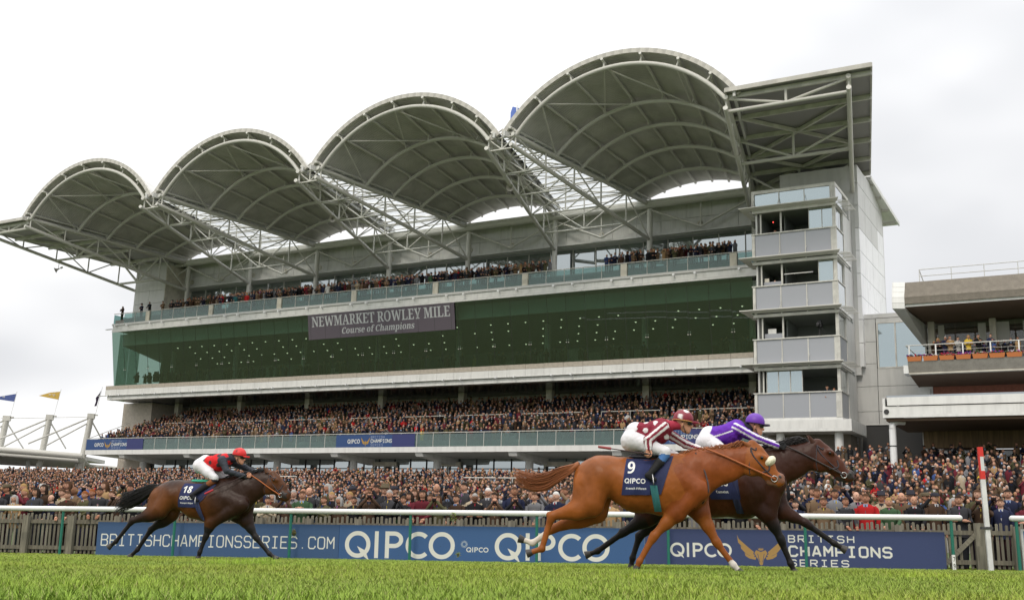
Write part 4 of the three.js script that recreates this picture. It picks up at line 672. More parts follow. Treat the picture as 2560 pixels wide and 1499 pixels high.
{
  const a = onRail(9.955, 0.1), P = thing('finishing_post', 'leaning white finishing post with a red and white banded top', 'post', [a.x, a.y, a.z]); P.rotation.set(0, RAIL_TURN, 0.03);
  obj('shaft', boxR(-0.045, 0.045, -0.05, 2.47, -0.04, 0.04), railMat, P);
  const red = std([0.62, 0.03, 0.02], { roughness: 0.4 });
  obj('red_band', [boxR(-0.048, 0.048, 2.28, 2.475, -0.043, 0.043)], red, P); obj('red_band', [boxR(-0.048, 0.048, 1.82, 1.99, -0.043, 0.043)], red, P); obj('red_edge', boxR(-0.048, -0.025, 1.99, 2.28, -0.043, 0.043), red, P);
  obj('clamp', [boxR(-0.12, 0.1, 0.82, 0.87, -0.07, 0.06)], M.gap, P);
}
{ // further blue board past the post
  const p = onRail(12.2, -0.25), B = thing('blue_board', 'plain blue board beyond the finishing post at the right edge', 'board', p.toArray(), RAIL_TURN); B.rotation.order = 'YXZ'; B.rotation.z = SLOPE; obj('backing', box(3.0, 0.8, 0.03, 0, 0.4, 0), std([0.06, 0.16, 0.36]), B); obj('frame', [box(3.02, 0.04, 0.05, 0, 0.82, 0), box(0.04, 0.8, 0.05, -1.5, 0.4, 0)], M.panel, B);
}
{ // banners on the grandstand
  const b = thing('name_banner', 'purple grey banner with two lines of pale serif lettering on the green glass', 'banner', STAND_AT, STAND_TURN);
  const mat = canvasMat(1720, 246, (c, w, h) => {
    c.fillStyle = '#5c545e'; c.fillRect(0, 0, w, h); speckle(c, w, h, 9, ['rgba(255,255,255,0.03)', 'rgba(0,0,0,0.05)'], 2500, 4); c.fillStyle = '#b9bdbf'; c.textAlign = 'center';
    c.save(); c.translate(w / 2, 122); c.font = 'bold 124px serif'; const m = c.measureText('NEWMARKET ROWLEY MILE').width; c.scale(1630 / m, 1.12); c.fillText('NEWMARKET ROWLEY MILE', 0, 0); c.restore();
    c.save(); c.translate(840, 208); c.font = 'bold 76px serif'; c.transform(1, 0, -0.2, 1, 0, 0); const k = c.measureText('Course of Champions').width; c.scale(860 / k, 1.1); c.fillText('Course of Champions', 0, 0); c.restore();
  });
  const g = obj('cloth', new THREE.BoxGeometry(17.2, 2.46, 0.02), std([0.13, 0.09, 0.125]), b), q = obj('print', new THREE.PlaneGeometry(17.2, 2.46), mat, b);
  for (const [m, d] of [[g, 0], [q, 0.014]]) { m.position.set(-36.4, 18.88, -0.13 + d); m.rotation.x = GLEAN; }
  const seams = []; for (let k = 0; k < 10; k++) seams.push(box(0.03, 2.46, 0.004, -8.6 + 0.3 + k * 1.835, 0, 0)); const sm = obj('seam', seams, M.gap, b); sm.position.set(-36.4, 18.88, -0.112); sm.rotation.x = GLEAN;
  for (const [u0, u1, label] of [[-73.05, -64.3, 'blue banner with gold wings at the left end of the terrace balustrade'], [-38.85, -30.05, 'blue banner with gold wings midway along the terrace balustrade'], [-10.0, -2.2, 'blue banner with gold wings behind the jockeys']]) {
    const t = thing('balustrade_banner', label, 'banner', STAND_AT, STAND_TURN, 'banners on the terrace balustrade'), L = u1 - u0;
    const mt = canvasMat(Math.round(L * 90), 104, (c, w, h) => { c.fillStyle = '#2b4a7d'; c.fillRect(0, 0, w, h); c.fillStyle = '#33396f'; c.fillRect(w * 0.72, 0, w * 0.28, h); const z = 90 * 8.8 / 8.8, o = w * 0.15; roundText(c, 0, 36, 36, INK, 6.5, (q) => o + q * 128); wings(c, o + 185, 16, 92, 78, '#b58a35', '#2b4a7d'); const x = o + 240; monoText(c, 'BRITISH', x, x + 134, 12, 30, 2.6, '#9fa6ba', 0.6); monoText(c, 'CHAMPIONS', x, x + 208, 40, 66, 5, INK, 0.74); monoText(c, 'SERIES', x, x + 122, 76, 94, 2.6, '#9fa6ba', 0.6); });
    obj('cloth', boxR(u0, u1, 6.84, 7.98, 1.985, 2.0), std([0.03, 0.06, 0.18]), t); obj('print', new THREE.PlaneGeometry(L, 1.14).translate((u0 + u1) / 2, 7.41, 2.004), mt, t);
  }
}
// ---------- implicit bodies: tapered capsules joined smoothly, meshed by surface nets ----------
// a primitive: [ax, ay, az, ra, bx, by, bz, rb, zs, k, tag]; zs squeezes it across (z), k is the width of the blend
function field(prims) {
  const one = (q, x, y, z) => { const zs = q[8], az = q[2] / zs, bx = q[4] - q[0], by = q[5] - q[1], bz = q[6] / zs - az, px = x - q[0], py = y - q[1], pz = z / zs - az, L = bx * bx + by * by + bz * bz, t = L ? clamp((px * bx + py * by + pz * bz) / L) : 0, dx = px - bx * t, dy = py - by * t, dz = pz - bz * t; return (Math.sqrt(dx * dx + dy * dy + dz * dz) - mix(q[3], q[7], t)) * Math.min(1, zs < 1 ? 0.5 + 0.5 * zs : 1); };
  const smin = (a, b, k) => { if (k <= 0) return Math.min(a, b); const h = Math.max(k - Math.abs(a - b), 0) / k; return Math.min(a, b) - h * h * k * 0.25; };
  const dist = (x, y, z) => { let d = 9; for (const q of prims) d = smin(d, one(q, x, y, z), q[9]); return d; };
  return { prims, one, smin, dist,
    nearest(x, y, z) { let d = 9, t = null; for (const q of prims) { const e = one(q, x, y, z); if (e < d) { d = e; t = q; } } return t; },
    side(x, y, s = 1, zMax = 0.75) { for (let z = zMax; z > 0; z -= 0.006) if (dist(x, y, s * z) < 0) return s * z; return 0; } };
}
function meshField(F, cell, colour) {
  const lo = [9, 9, 9], hi = [-9, -9, -9];
  for (const q of F.prims) for (const o of [0, 4]) for (let c = 0; c < 3; c++) { const r = q[o === 0 ? 3 : 7] * (c === 2 ? Math.max(q[8], 0.4) : 1) + 0.04; lo[c] = Math.min(lo[c], q[o + c] - r); hi[c] = Math.max(hi[c], q[o + c] + r); }
  const n = lo.map((v, c) => Math.ceil((hi[c] - v) / cell) + 2), [nx, ny, nz] = n, G = new Float32Array(nx * ny * nz).fill(1);
  for (const q of F.prims) {
    const m = Math.max(q[3], q[7]) + q[9] + 2 * cell, a = [], b = [];
    for (let c = 0; c < 3; c++) { const mm = c === 2 ? m * Math.max(1, q[8]) : m; a[c] = Math.max(0, Math.floor((Math.min(q[c], q[4 + c]) - mm - lo[c]) / cell)); b[c] = Math.min(n[c] - 1, Math.ceil((Math.max(q[c], q[4 + c]) + mm - lo[c]) / cell)); }
    for (let k = a[2]; k <= b[2]; k++) for (let j = a[1]; j <= b[1]; j++) for (let i = a[0]; i <= b[0]; i++) { const o = (k * ny + j) * nx + i; G[o] = F.smin(G[o], F.one(q, lo[0] + i * cell, lo[1] + j * cell, lo[2] + k * cell), q[9]); }
  }
  const id = new Int32Array(nx * ny * nz).fill(-1), P = [], I = [], at = (i, j, k) => (k * ny + j) * nx + i;
  for (let k = 0; k + 1 < nz; k++) for (let j = 0; j + 1 < ny; j++) for (let i = 0; i + 1 < nx; i++) {
    let s = 0, x = 0, y = 0, z = 0, cnt = 0; const v = [];
    for (let c = 0; c < 8; c++) { v[c] = G[at(i + (c & 1), j + ((c >> 1) & 1), k + (c >> 2))]; if (v[c] < 0) s++; }
    if (s === 0 || s === 8) continue;
    for (let c = 0; c < 8; c++) for (const b of [1, 2, 4]) if (!(c & b)) { const d = c | b; if ((v[c] < 0) !== (v[d] < 0)) { const t = v[c] / (v[c] - v[d]); x += (c & 1) + (b === 1 ? t : 0); y += ((c >> 1) & 1) + (b === 2 ? t : 0); z += (c >> 2) + (b === 4 ? t : 0); cnt++; } }
    id[at(i, j, k)] = P.length / 3; P.push(lo[0] + (i + x / cnt) * cell, lo[1] + (j + y / cnt) * cell, lo[2] + (k + z / cnt) * cell);
  }
  const q4 = (a, b, c, d, flip) => { if (a < 0 || b < 0 || c < 0 || d < 0) return; flip ? I.push(a, c, b, a, d, c) : I.push(a, b, c, a, c, d); };
  for (let k = 1; k + 1 < nz; k++) for (let j = 1; j + 1 < ny; j++) for (let i = 1; i + 1 < nx; i++) {
    const a = G[at(i, j, k)] < 0;
    if (a !== (G[at(i + 1, j, k)] < 0)) q4(id[at(i, j - 1, k - 1)], id[at(i, j, k - 1)], id[at(i, j, k)], id[at(i, j - 1, k)], !a);
    if (a !== (G[at(i, j + 1, k)] < 0)) q4(id[at(i - 1, j, k - 1)], id[at(i - 1, j, k)], id[at(i, j, k)], id[at(i, j, k - 1)], !a);
    if (a !== (G[at(i, j, k + 1)] < 0)) q4(id[at(i - 1, j - 1, k)], id[at(i, j - 1, k)], id[at(i, j, k)], id[at(i - 1, j, k)], !a);
  }
  const g = new THREE.BufferGeometry(); g.setAttribute('position', new THREE.Float32BufferAttribute(P, 3)); g.setIndex(I); g.computeVertexNormals();
  const uv = new Float32Array(P.length / 3 * 2); for (let i = 0; i < uv.length / 2; i++) { uv[2 * i] = P[3 * i] + 0.3 * P[3 * i + 2]; uv[2 * i + 1] = P[3 * i + 1]; } g.setAttribute('uv', new THREE.BufferAttribute(uv, 2));
  if (colour) paint(g, (x, y, z) => colour(x, y, z, F.nearest(x, y, z)));
  return g;
}
function hair(R, n, line, spread, r0, r1, seg = 9) { // strands along a line of [x, y]; spread(t): how far they stray
  const out = [];
  for (let s = 0; s < n; s++) {
    const a = (R() - 0.5) * 2, b = (R() - 0.5) * 2, e = 0.72 + 0.28 * R(), ph = R() * 6.28, pts = [];
    for (let k = 0; k <= seg; k++) { const t = k / seg * e, f = t * (line.length - 1), i = Math.min(line.length - 2, Math.floor(f)), u = f - i, w = spread(t); pts.push(V(mix(line[i][0], line[i + 1][0], u) + 0.02 * w * Math.sin(t * 7 + ph), mix(line[i][1], line[i + 1][1], u) + a * w * 0.8 + 0.12 * w * Math.sin(t * 5 + ph), (line[i][2] ?? 0) + b * w * 0.6)); }
    const g = new THREE.TubeGeometry(new THREE.CatmullRomCurve3(pts), seg, 1, 3, false), p = g.attributes.position, c = new THREE.CatmullRomCurve3(pts), m = 4;
    for (let k = 0; k <= seg; k++) { const q = c.getPointAt(k / seg), rr = mix(r0, r1, k / seg); for (let j = 0; j < m; j++) { const o = k * m + j; p.setXYZ(o, q.x + (p.getX(o) - q.x) * rr, q.y + (p.getY(o) - q.y) * rr, q.z + (p.getZ(o) - q.z) * rr); } }
    out.push(g);
  }
  return out;
}
// measured poses: metres along the rail and above the turf, from each horse's base
const h9 = { o: [2.600, -0.260, -14.850], croup: [-1.18, 1.54], tailhead: [-1.59, 1.43], buttock: [-1.67, 1.17], loin: [-0.95, 1.50], withers: [-0.20, 1.57], flank: [-1.14, 0.96], belly: [-0.79, 0.81], girth: [-0.45, 0.75], crest1: [0.06, 1.64], crest2: [0.40, 1.70], poll: [0.72, 1.77], eartip: [0.62, 1.80], forehead: [0.86, 1.73], nasal: [1.01, 1.56], nose: [1.21, 1.32], nostril: [1.17, 1.32], chin: [1.11, 1.21], jaw: [0.79, 1.35], throat: [0.71, 1.33], under1: [0.49, 1.23], under2: [0.26, 1.08], chest: [0.24, 0.95], breast: [0.20, 0.86], eye: [0.92, 1.57], Ehip: [-0.23, 0.80], Eknee: [-0.53, 0.48], Efet: [-0.73, 0.13], Ehoof: [-0.78, 0.01], Felb: [0.10, 0.81], Fknee: [0.31, 0.42], Ffet: [0.54, 0.12], Fhoof: [0.64, 0.01], Gstif: [-1.40, 0.85], Ghock: [-1.95, 0.70], Gfet: [-2.08, 0.25], Ghoof: [-2.31, 0.17], Hstif: [-1.36, 0.77], Hhock: [-1.95, 0.53], Hfet: [-2.25, 0.32], Hhoof: [-2.46, 0.38], t1: [-1.73, 1.35], t2: [-1.89, 1.27], t3: [-2.04, 1.18], t4: [-2.24, 1.15], t5: [-2.53, 1.24], cA: [-0.92, 1.51], cB: [-0.58, 1.49], cC: [-0.59, 1.02], cD: [-0.98, 1.01], pad0: [-0.27, 1.57], pad1: [-0.42, 1.38], pad2: [-0.44, 1.03], girthT: [-0.54, 1.15], girthB: [-0.48, 0.75] };
const h18 = { o: [-6.100, -0.546, -21.500], croup: [-0.48, 1.50], tailhead: [-0.90, 1.39], buttock: [-1.04, 1.17], loin: [-0.20, 1.49], withers: [0.44, 1.54], flank: [-0.37, 0.93], belly: [-0.05, 0.79], girth: [0.25, 0.69], crest1: [0.67, 1.60], crest2: [1.05, 1.70], poll: [1.33, 1.76], eartip: [1.30, 1.83], forehead: [1.59, 1.65], nasal: [1.74, 1.50], nose: [1.85, 1.36], nostril: [1.81, 1.31], chin: [1.68, 1.19], jaw: [1.41, 1.33], throat: [1.28, 1.29], under1: [1.19, 1.18], under2: [1.10, 1.03], chest: [1.10, 0.91], breast: [1.03, 0.81], eye: [1.54, 1.57], Ehip: [0.33, 0.72], Eknee: [0.25, 0.45], Efet: [0.15, 0.14], Ehoof: [0.12, -0.00], Felb: [0.96, 0.76], Fknee: [1.18, 0.46], Ffet: [1.49, 0.15], Fhoof: [1.67, 0.04], Gstif: [-0.77, 0.89], Ghock: [-1.33, 0.70], Gfet: [-1.64, 0.28], Ghoof: [-1.79, 0.16], Hstif: [-0.67, 0.84], Hhock: [-1.05, 0.54], Hfet: [-1.31, 0.13], Hhoof: [-1.48, -0.04], t1: [-1.06, 1.34], t2: [-1.26, 1.22], t3: [-1.47, 1.12], t4: [-1.64, 1.06], t5: [-1.79, 0.92], cA: [-0.27, 1.46], cB: [0.10, 1.46], cC: [0.04, 0.99], cD: [-0.37, 0.99], pad0: [0.41, 1.45], pad1: [0.33, 1.23], pad2: [0.20, 1.15], girthT: [0.05, 1.15], girthB: [0.19, 0.70] };
const hp = { o: [3.600, -0.265, -15.800], croup: [-1.56, 1.60], tailhead: [-1.92, 1.48], buttock: [-1.97, 1.20], loin: [-1.21, 1.61], withers: [-0.18, 1.68], flank: [-1.41, 0.98], belly: [-0.55, 0.79], girth: [-0.05, 0.77], crest1: [0.15, 1.73], crest2: [0.51, 1.83], poll: [0.88, 1.94], eartip: [0.85, 1.98], forehead: [1.06, 1.84], nasal: [1.25, 1.66], nose: [1.47, 1.47], nostril: [1.43, 1.45], chin: [1.36, 1.34], jaw: [1.01, 1.50], throat: [0.88, 1.46], under1: [0.66, 1.36], under2: [0.55, 1.25], chest: [0.53, 1.12], breast: [0.47, 0.94], eye: [1.14, 1.74], Ehip: [0.24, 0.84], Eknee: [0.42, 0.49], Efet: [0.55, 0.15], Ehoof: [0.61, 0.01], Felb: [0.46, 0.89], Fknee: [0.80, 0.73], Ffet: [1.20, 0.45], Fhoof: [1.36, 0.36], Gstif: [-1.32, 0.85], Ghock: [-1.83, 0.52], Gfet: [-2.22, 0.23], Ghoof: [-2.41, 0.16], Hstif: [-1.23, 0.82], Hhock: [-1.61, 0.47], Hfet: [-1.72, 0.14], Hhoof: [-1.75, -0.03], t1: [-2.07, 1.42], t2: [-2.22, 1.31], t3: [-2.37, 1.19], t4: [-2.52, 1.15], t5: [-2.67, 1.15], cA: [-0.85, 1.60], cB: [-0.45, 1.61], cC: [-0.15, 1.03], cD: [-0.57, 1.02], pad0: [-0.23, 1.54], pad1: [-0.22, 1.30], pad2: [-0.15, 1.03], girthT: [-0.22, 1.03], girthB: [-0.15, 0.78] };
const j18 = { head: [0.74, 2.03], helm: [0.77, 2.12], chin: [0.74, 1.86], brim: [0.95, 2.02], neck: [0.58, 1.94], shoulder: [0.48, 1.96], back: [0.19, 2.06], waist: [0.05, 1.93], hip: [-0.01, 1.80], knee: [0.38, 1.56], ankle: [-0.00, 1.24], toe: [0.11, 1.12], elbow: [0.60, 1.72], wrist: [0.97, 1.62], hand: [1.05, 1.65], lhand: [1.10, 1.72], lelbow: [0.78, 1.82], bottom: [-0.12, 1.84], belt: [0.09, 1.80], mouth: [1.23, 1.41] };
const j9 = { head: [-0.14, 2.07], helm: [-0.13, 2.14], chin: [-0.12, 1.90], brim: [0.06, 2.07], neck: [-0.27, 1.99], shoulder: [-0.41, 1.98], back: [-0.52, 2.09], waist: [-0.80, 1.94], hip: [-0.83, 1.77], knee: [-0.36, 1.60], ankle: [-0.59, 1.30], toe: [-0.52, 1.22], elbow: [-0.62, 1.77], wrist: [-0.61, 1.65], hand: [-0.62, 1.58], lhand: [0.17, 1.66], lelbow: [-0.10, 1.76], bottom: [-0.90, 1.77], belt: [-0.75, 1.82], mouth: [0.95, 1.31] };
const jp = { head: [0.11, 2.17], helm: [0.11, 2.23], chin: [0.10, 1.99], brim: [0.28, 2.12], neck: [-0.04, 2.08], shoulder: [-0.15, 2.10], back: [-0.35, 2.15], waist: [-0.58, 2.01], hip: [-0.61, 1.86], knee: [-0.36, 1.72], ankle: [-0.62, 1.38], toe: [-0.55, 1.29], elbow: [0.08, 1.93], wrist: [0.40, 1.82], hand: [0.48, 1.82], lhand: [0.51, 1.84], lelbow: [0.12, 1.95], bottom: [-0.67, 1.84], belt: [-0.54, 1.92], mouth: [1.21, 1.48] };
function buildHorse(name, label, J, o) {
  const H = thing(name, label, 'horse', J.o, RAIL_TURN), mid = (a, b, t = 0.5) => [mix(a[0], b[0], t), mix(a[1], b[1], t)], far = (a, b) => Math.hypot(a[0] - b[0], a[1] - b[1]);
  const hooves = [], P = [], cap = (a, ra, b, rb, z0, z1, zs, k, t) => P.push([a[0], a[1], z0, ra, b[0], b[1], z1, rb, zs, k, t]);
  const wy = J.withers[1], top = (x) => mix(J.loin[1], wy, clamp((x - J.loin[0]) / (J.withers[0] - J.loin[0])));
  // trunk
  const s0 = [J.croup[0] - 0.12, J.croup[1] - 0.275], s1 = [(J.loin[0] + J.flank[0]) / 2 + 0.03, (J.loin[1] + J.flank[1]) / 2 + 0.01], s2 = [J.belly[0], (top(J.belly[0]) + J.belly[1]) / 2], gx = (J.girth[0] * 2 + J.withers[0]) / 3, s3 = [gx, (top(gx) + J.girth[1]) / 2 + 0.005], s4 = [J.chest[0] - 0.32, J.chest[1] + 0.17];
  const r1 = (J.loin[1] - J.flank[1]) / 2, r2 = (top(J.belly[0]) - J.belly[1]) / 2, r3 = (top(gx) - J.girth[1]) / 2 - 0.01;
  cap(s0, 0.27, s1, r1, 0, 0, 0.88, 0.06, 'trunk'); cap(s1, r1, s2, r2, 0, 0, 0.84, 0.1, 'trunk'); cap(s2, r2, s3, r3, 0, 0, 0.74, 0.1, 'trunk'); cap(s3, r3 * 0.98, s4, 0.27, 0, 0, 0.70, 0.1, 'trunk');
  cap([J.buttock[0] + 0.2, J.buttock[1] + 0.03], 0.2, s0, 0.25, 0, 0, 1.02, 0.1, 'trunk'); cap([J.tailhead[0] + 0.08, J.tailhead[1] - 0.08], 0.08, [J.croup[0], J.croup[1] - 0.14], 0.13, 0, 0, 1.0, 0.12, 'trunk');
  cap([J.withers[0] - 0.1, wy - 0.13], 0.12, [J.withers[0] + 0.12, wy - 0.12], 0.12, 0, 0, 0.75, 0.16, 'trunk');
  // neck and head
  const n0 = mid(J.crest1, J.under2, 0.45), n1 = mid(J.crest2, J.under1), n2 = mid(J.poll, J.throat), h0 = mid(J.forehead, J.jaw), h2 = mid(J.nose, J.chin);
  cap([J.withers[0] + 0.05, wy - 0.36], 0.3, n0, far(J.crest1, J.under2) * 0.44, 0, 0, 0.56, 0.14, 'neck'); cap(n0, far(J.crest1, J.under2) * 0.44, n1, far(J.crest2, J.under1) * 0.46, 0, 0, 0.44, 0.1, 'neck'); cap(n1, far(J.crest2, J.under1) * 0.46, n2, far(J.poll, J.throat) * 0.4, 0, 0, 0.45, 0.08, 'neck'); cap(n2, far(J.poll, J.throat) * 0.38, h0, 0.15, 0, 0, 0.5, 0.06, 'neck');
  const r0 = Math.min(0.185, far(J.forehead, J.jaw) * 0.48), rm = far(J.nose, J.chin) * 0.47, hm = mid(h0, h2, 0.6), nz = mid(mid(J.forehead, J.nose), J.nasal, 0.6);
  cap(h0, r0, hm, 0.105, 0, 0, 0.56, 0.05, 'head'); cap(hm, 0.10, h2, rm, 0, 0, 0.66, 0.05, 'head'); cap(mid(J.forehead, J.poll, 0.4), 0.07, mid(J.nasal, h2, 0.25), 0.05, 0, 0, 0.85, 0.07, 'head'); cap([h2[0] + 0.012, h2[1] + 0.02], rm * 0.95, mid(J.nose, J.nostril), 0.045, 0, 0, 0.85, 0.04, 'muzzle');
  cap(mid(J.chin, h2, 0.35), 0.035, mid(J.chin, J.jaw, 0.25), 0.04, 0, 0, 0.8, 0.05, 'muzzle'); for (const s of [-1, 1]) { cap(mid(J.jaw, h0, 0.35), 0.1, mid(J.jaw, h0, 0.6), 0.1, s * 0.04, s * 0.045, 0.55, 0.05, 'head'); cap([J.eye[0], J.eye[1] + 0.02], 0.035, [J.eye[0] + 0.05, J.eye[1]], 0.03, s * 0.085, s * 0.08, 0.8, 0.04, 'head'); cap(J.nostril, 0.022, [J.nostril[0] - 0.02, J.nostril[1] - 0.02], 0.02, s * 0.045, s * 0.05, 1, 0.02, 'muzzle'); }
  // fore legs: E is the near one, F the far one
  for (const [e, kn, ft, hf, z] of [[J.Ehip, J.Eknee, J.Efet, J.Ehoof, 0.13], [J.Felb, J.Fknee, J.Ffet, J.Fhoof, -0.11]]) {
    const sh = [J.chest[0] - 0.17, J.chest[1] + 0.16]; cap([J.withers[0] - 0.02, wy - 0.3], 0.16, sh, 0.15, z * 1.25, z * 1.25, 0.6, 0.04, 'shoulder'); cap(sh, 0.145, e, 0.125, z * 1.15, z * 1.05, 0.72, 0.04, 'shoulder'); cap([J.withers[0] - 0.12, wy - 0.5], 0.15, e, 0.12, z * 1.3, z * 1.05, 0.6, 0.04, 'shoulder');
    leg(e, 0.108, kn, 0.052, ft, hf, z, 0.062, 'fore');
  }
  for (const [st, hk, ft, hf, z] of [[J.Gstif, J.Ghock, J.Gfet, J.Ghoof, 0.13], [J.Hstif, J.Hhock, J.Hfet, J.Hhoof, -0.13]]) {
    const hip = [J.croup[0] - 0.1, J.croup[1] - 0.3]; cap(hip, 0.22, [st[0], st[1] + 0.06], 0.175, z * 0.9, z * 1.15, 0.72, 0.045, 'thigh'); cap([J.buttock[0] + 0.14, J.buttock[1] - 0.02], 0.13, mid(st, hk, 0.3), 0.13, z * 0.95, z * 1.1, 0.72, 0.05, 'thigh');
    leg(st, 0.155, hk, 0.058, ft, hf, z * 1.05, 0.06, 'hind');
  }

  function leg(a, ra, b, rb, c, d, z, knob, kind) {
    cap(a, ra, mid(a, b, 0.45), ra * 0.74, z, z, 0.74, 0.06, kind); cap(mid(a, b, 0.45), ra * 0.74, b, rb, z, z, 0.8, 0.05, kind); cap(b, knob, mid(b, c, 0.12), knob * 0.9, z, z, 0.86, 0.03, kind); if (kind === 'hind') { const ux = b[0] - a[0], uy = b[1] - a[1], L = Math.hypot(ux, uy); cap(b, 0.05, [b[0] + ux / L * 0.055, b[1] + uy / L * 0.03 + 0.03], 0.033, z, z, 0.8, 0.03, kind); }
    const dx = c[0] - b[0], dy = c[1] - b[1], L = Math.hypot(dx, dy), nx = (d[0] - c[0]), back = [-0.022 * Math.sign(1), 0];
    cap(mid(b, c, 0.1), 0.043, c, 0.034, z, z, 0.85, 0.03, kind === 'fore' ? 'cannon' : 'cannonH'); cap([mid(b, c, 0.15)[0] - dy / L * -0.02, mid(b, c, 0.15)[1] + 0.0], 0.03, c, 0.03, z, z, 0.7, 0.03, 'cannon'); cap(c, 0.045, c, 0.045, z, z, 0.9, 0.03, 'fetlock');
    const hx = d[0] - c[0], hy = d[1] - c[1], hl = Math.hypot(hx, hy), pe = [c[0] + hx * 0.62, c[1] + hy * 0.62]; cap(c, 0.036, pe, 0.04, z, z, 0.95, 0.02, 'pastern'); hooves.push([pe, [hx / hl, hy / hl], z]);
  }
  const F = field(P);
  const body = meshField(F, 0.0165, (x, y, z, q) => o.coat(x, y, z, q ? q[10] : 'trunk', J, q));
  { // muscle and skin folds: low relief along the normals
    const p = body.attributes.position, nn = body.attributes.normal; for (let i = 0; i < p.count; i++) { const x = p.getX(i), y = p.getY(i), z = p.getZ(i), leg = y < 0.72 ? 0.35 : 1, a = fbm(x * 9 + y * 3, y * 4.5 - x * 2, z * 7 + o.seed, 3) - 0.5, b = fbm(x * 24, y * 24, z * 24, 2) - 0.5, d = leg * (0.022 * a + 0.004 * b); p.setXYZ(i, x + nn.getX(i) * d, y + nn.getY(i) * d, z + nn.getZ(i) * d); }
    body.computeVertexNormals();
  }
  obj('body', body, new THREE.MeshPhysicalMaterial({ vertexColors: true, roughness: 0.4, specularIntensity: 0.45, sheen: o.gloss ?? 0, sheenRoughness: 0.4, sheenColor: col(...o.sheen), bumpMap: rep(grain, 6, 2.5), bumpScale: 0.0012 }), H);
  const hoofMat = std([0.035, 0.03, 0.026], { roughness: 0.5 });
  for (const [p, d, z] of hooves) { const g = new THREE.CylinderGeometry(0.043, 0.062, 0.085, 14).translate(0, -0.02, 0).rotateZ(Math.atan2(-d[0], d[1]) + Math.PI).rotateZ(0); g.applyMatrix4(new THREE.Matrix4().makeScale(1, 1, 0.85)); g.translate(p[0] + d[0] * 0.01, p[1] + d[1] * 0.01, z); obj('hoof', g, hoofMat, H); }
  // ears and eyes
  for (const s of [-1, 1]) { const a = [J.poll[0] + 0.03, J.poll[1] - 0.03], b = J.eartip, d = V(b[0] - a[0], b[1] - a[1] + 0.02, s * 0.03), L = Math.max(0.15, d.length()); d.normalize(); const g = new THREE.ConeGeometry(0.042, L, 10, 4).scale(1, 1, 0.6).translate(0, L / 2 - 0.02, 0); g.applyQuaternion(new THREE.Quaternion().setFromUnitVectors(V(0, 1, 0), d)); g.translate(a[0], a[1], s * 0.05); obj('ear', paint(g, o.coat(J.poll[0], J.poll[1], 0, 'head', J)), new THREE.MeshStandardMaterial({ vertexColors: true, roughness: 0.7 }), H); obj('eye', new THREE.SphereGeometry(0.023, 12, 10).translate(J.eye[0] + 0.008, J.eye[1], Math.sign(s) * (Math.abs(F.side(J.eye[0], J.eye[1], s, 0.3)) - 0.008)), std([0.006, 0.004, 0.004], { roughness: 0.08 }), H); }
  for (const s of [-1, 1]) obj('nostril', new THREE.SphereGeometry(0.02, 10, 8).scale(1.1, 0.8, 0.5).rotateZ(-0.8).translate(J.nostril[0], J.nostril[1], Math.sign(s) * (Math.abs(F.side(J.nostril[0], J.nostril[1], s, 0.3)))), M.dark, H);
  // tail and mane
  const R = rng(o.seed), hm1 = std(o.hair, { roughness: 0.6 }), tl = [J.tailhead, J.t1, J.t2, J.t3, J.t4, J.t5];
  const tail = hair(R, 420, tl, (t) => o.tailW * (0.045 + 0.115 * Math.sin(Math.min(1, t * 1.05) * 2.3) + 0.05 * t), 0.006, 0.0022); tail.push(path(tl.slice(0, 4).map(([x, y]) => [x, y, 0]), 0.05, 8)); obj('tail', tail, hm1, H);
  const crest = [J.withers, J.crest1, J.crest2, J.poll], mane = [];
  for (let k = 0; k < o.mane; k++) { const f = 0.3 + (crest.length - 1.32) * (k / o.mane) + R() * 0.05, i = Math.min(2, Math.floor(f)), u = f - i, x = mix(crest[i][0], crest[i + 1][0], u), y = mix(crest[i][1], crest[i + 1][1], u) - 0.03, fl = o.maneLength * (0.5 + R()) * (o.forelock ? mix(0.7, 1.3, f / 3) : 1), b = o.maneFly; mane.push(...hair(R, 1, [[x, y, 0.02 * (R() - 0.5)], [x - fl * 0.35 * b, y + 0.05 + 0.03 * R(), 0.03], [x - fl * b, y + (o.forelock ? 0.05 : -0.02) * R(), 0.05], [x - fl * 1.4 * b, y - 0.05 * R(), 0.06]], (t) => 0.012 + 0.03 * t, 0.009, 0.003, 6)); }
  obj('mane', mane, hm1, H);
  // tack: cloth and pad laid on the flank, girth, bridle
  const patch = (A, B, C, D, lift, n = 14, s = 1) => { const Pn = [], U = [], I = []; for (let j = 0; j <= n; j++) for (let i = 0; i <= n; i++) { const u = i / n, v = j / n, x = mix(mix(A[0], B[0], u), mix(D[0], C[0], u), v), y = mix(mix(A[1], B[1], u), mix(D[1], C[1], u), v); let z = Math.abs(F.side(x, y, s)); if (z < 0.12) z = Math.max(z, 0.12 * (1 - v)); Pn.push(x, y, s * (z + lift + 0.006 * Math.sin(u * 9 + v * 5))); U.push(s > 0 ? u : 1 - u, 1 - v); } for (let j = 0; j < n; j++) for (let i = 0; i < n; i++) { const q = j * (n + 1) + i; s > 0 ? I.push(q, q + n + 1, q + 1, q + 1, q + n + 1, q + n + 2) : I.push(q, q + 1, q + n + 1, q + 1, q + n + 2, q + n + 1); } const g = new THREE.BufferGeometry(); g.setAttribute('position', new THREE.Float32BufferAttribute(Pn, 3)); g.setAttribute('uv', new THREE.Float32BufferAttribute(U, 2)); g.setIndex(I); g.computeVertexNormals(); return g; };
  const navy = std([0.018, 0.024, 0.075], { roughness: 0.85, side: THREE.DoubleSide });
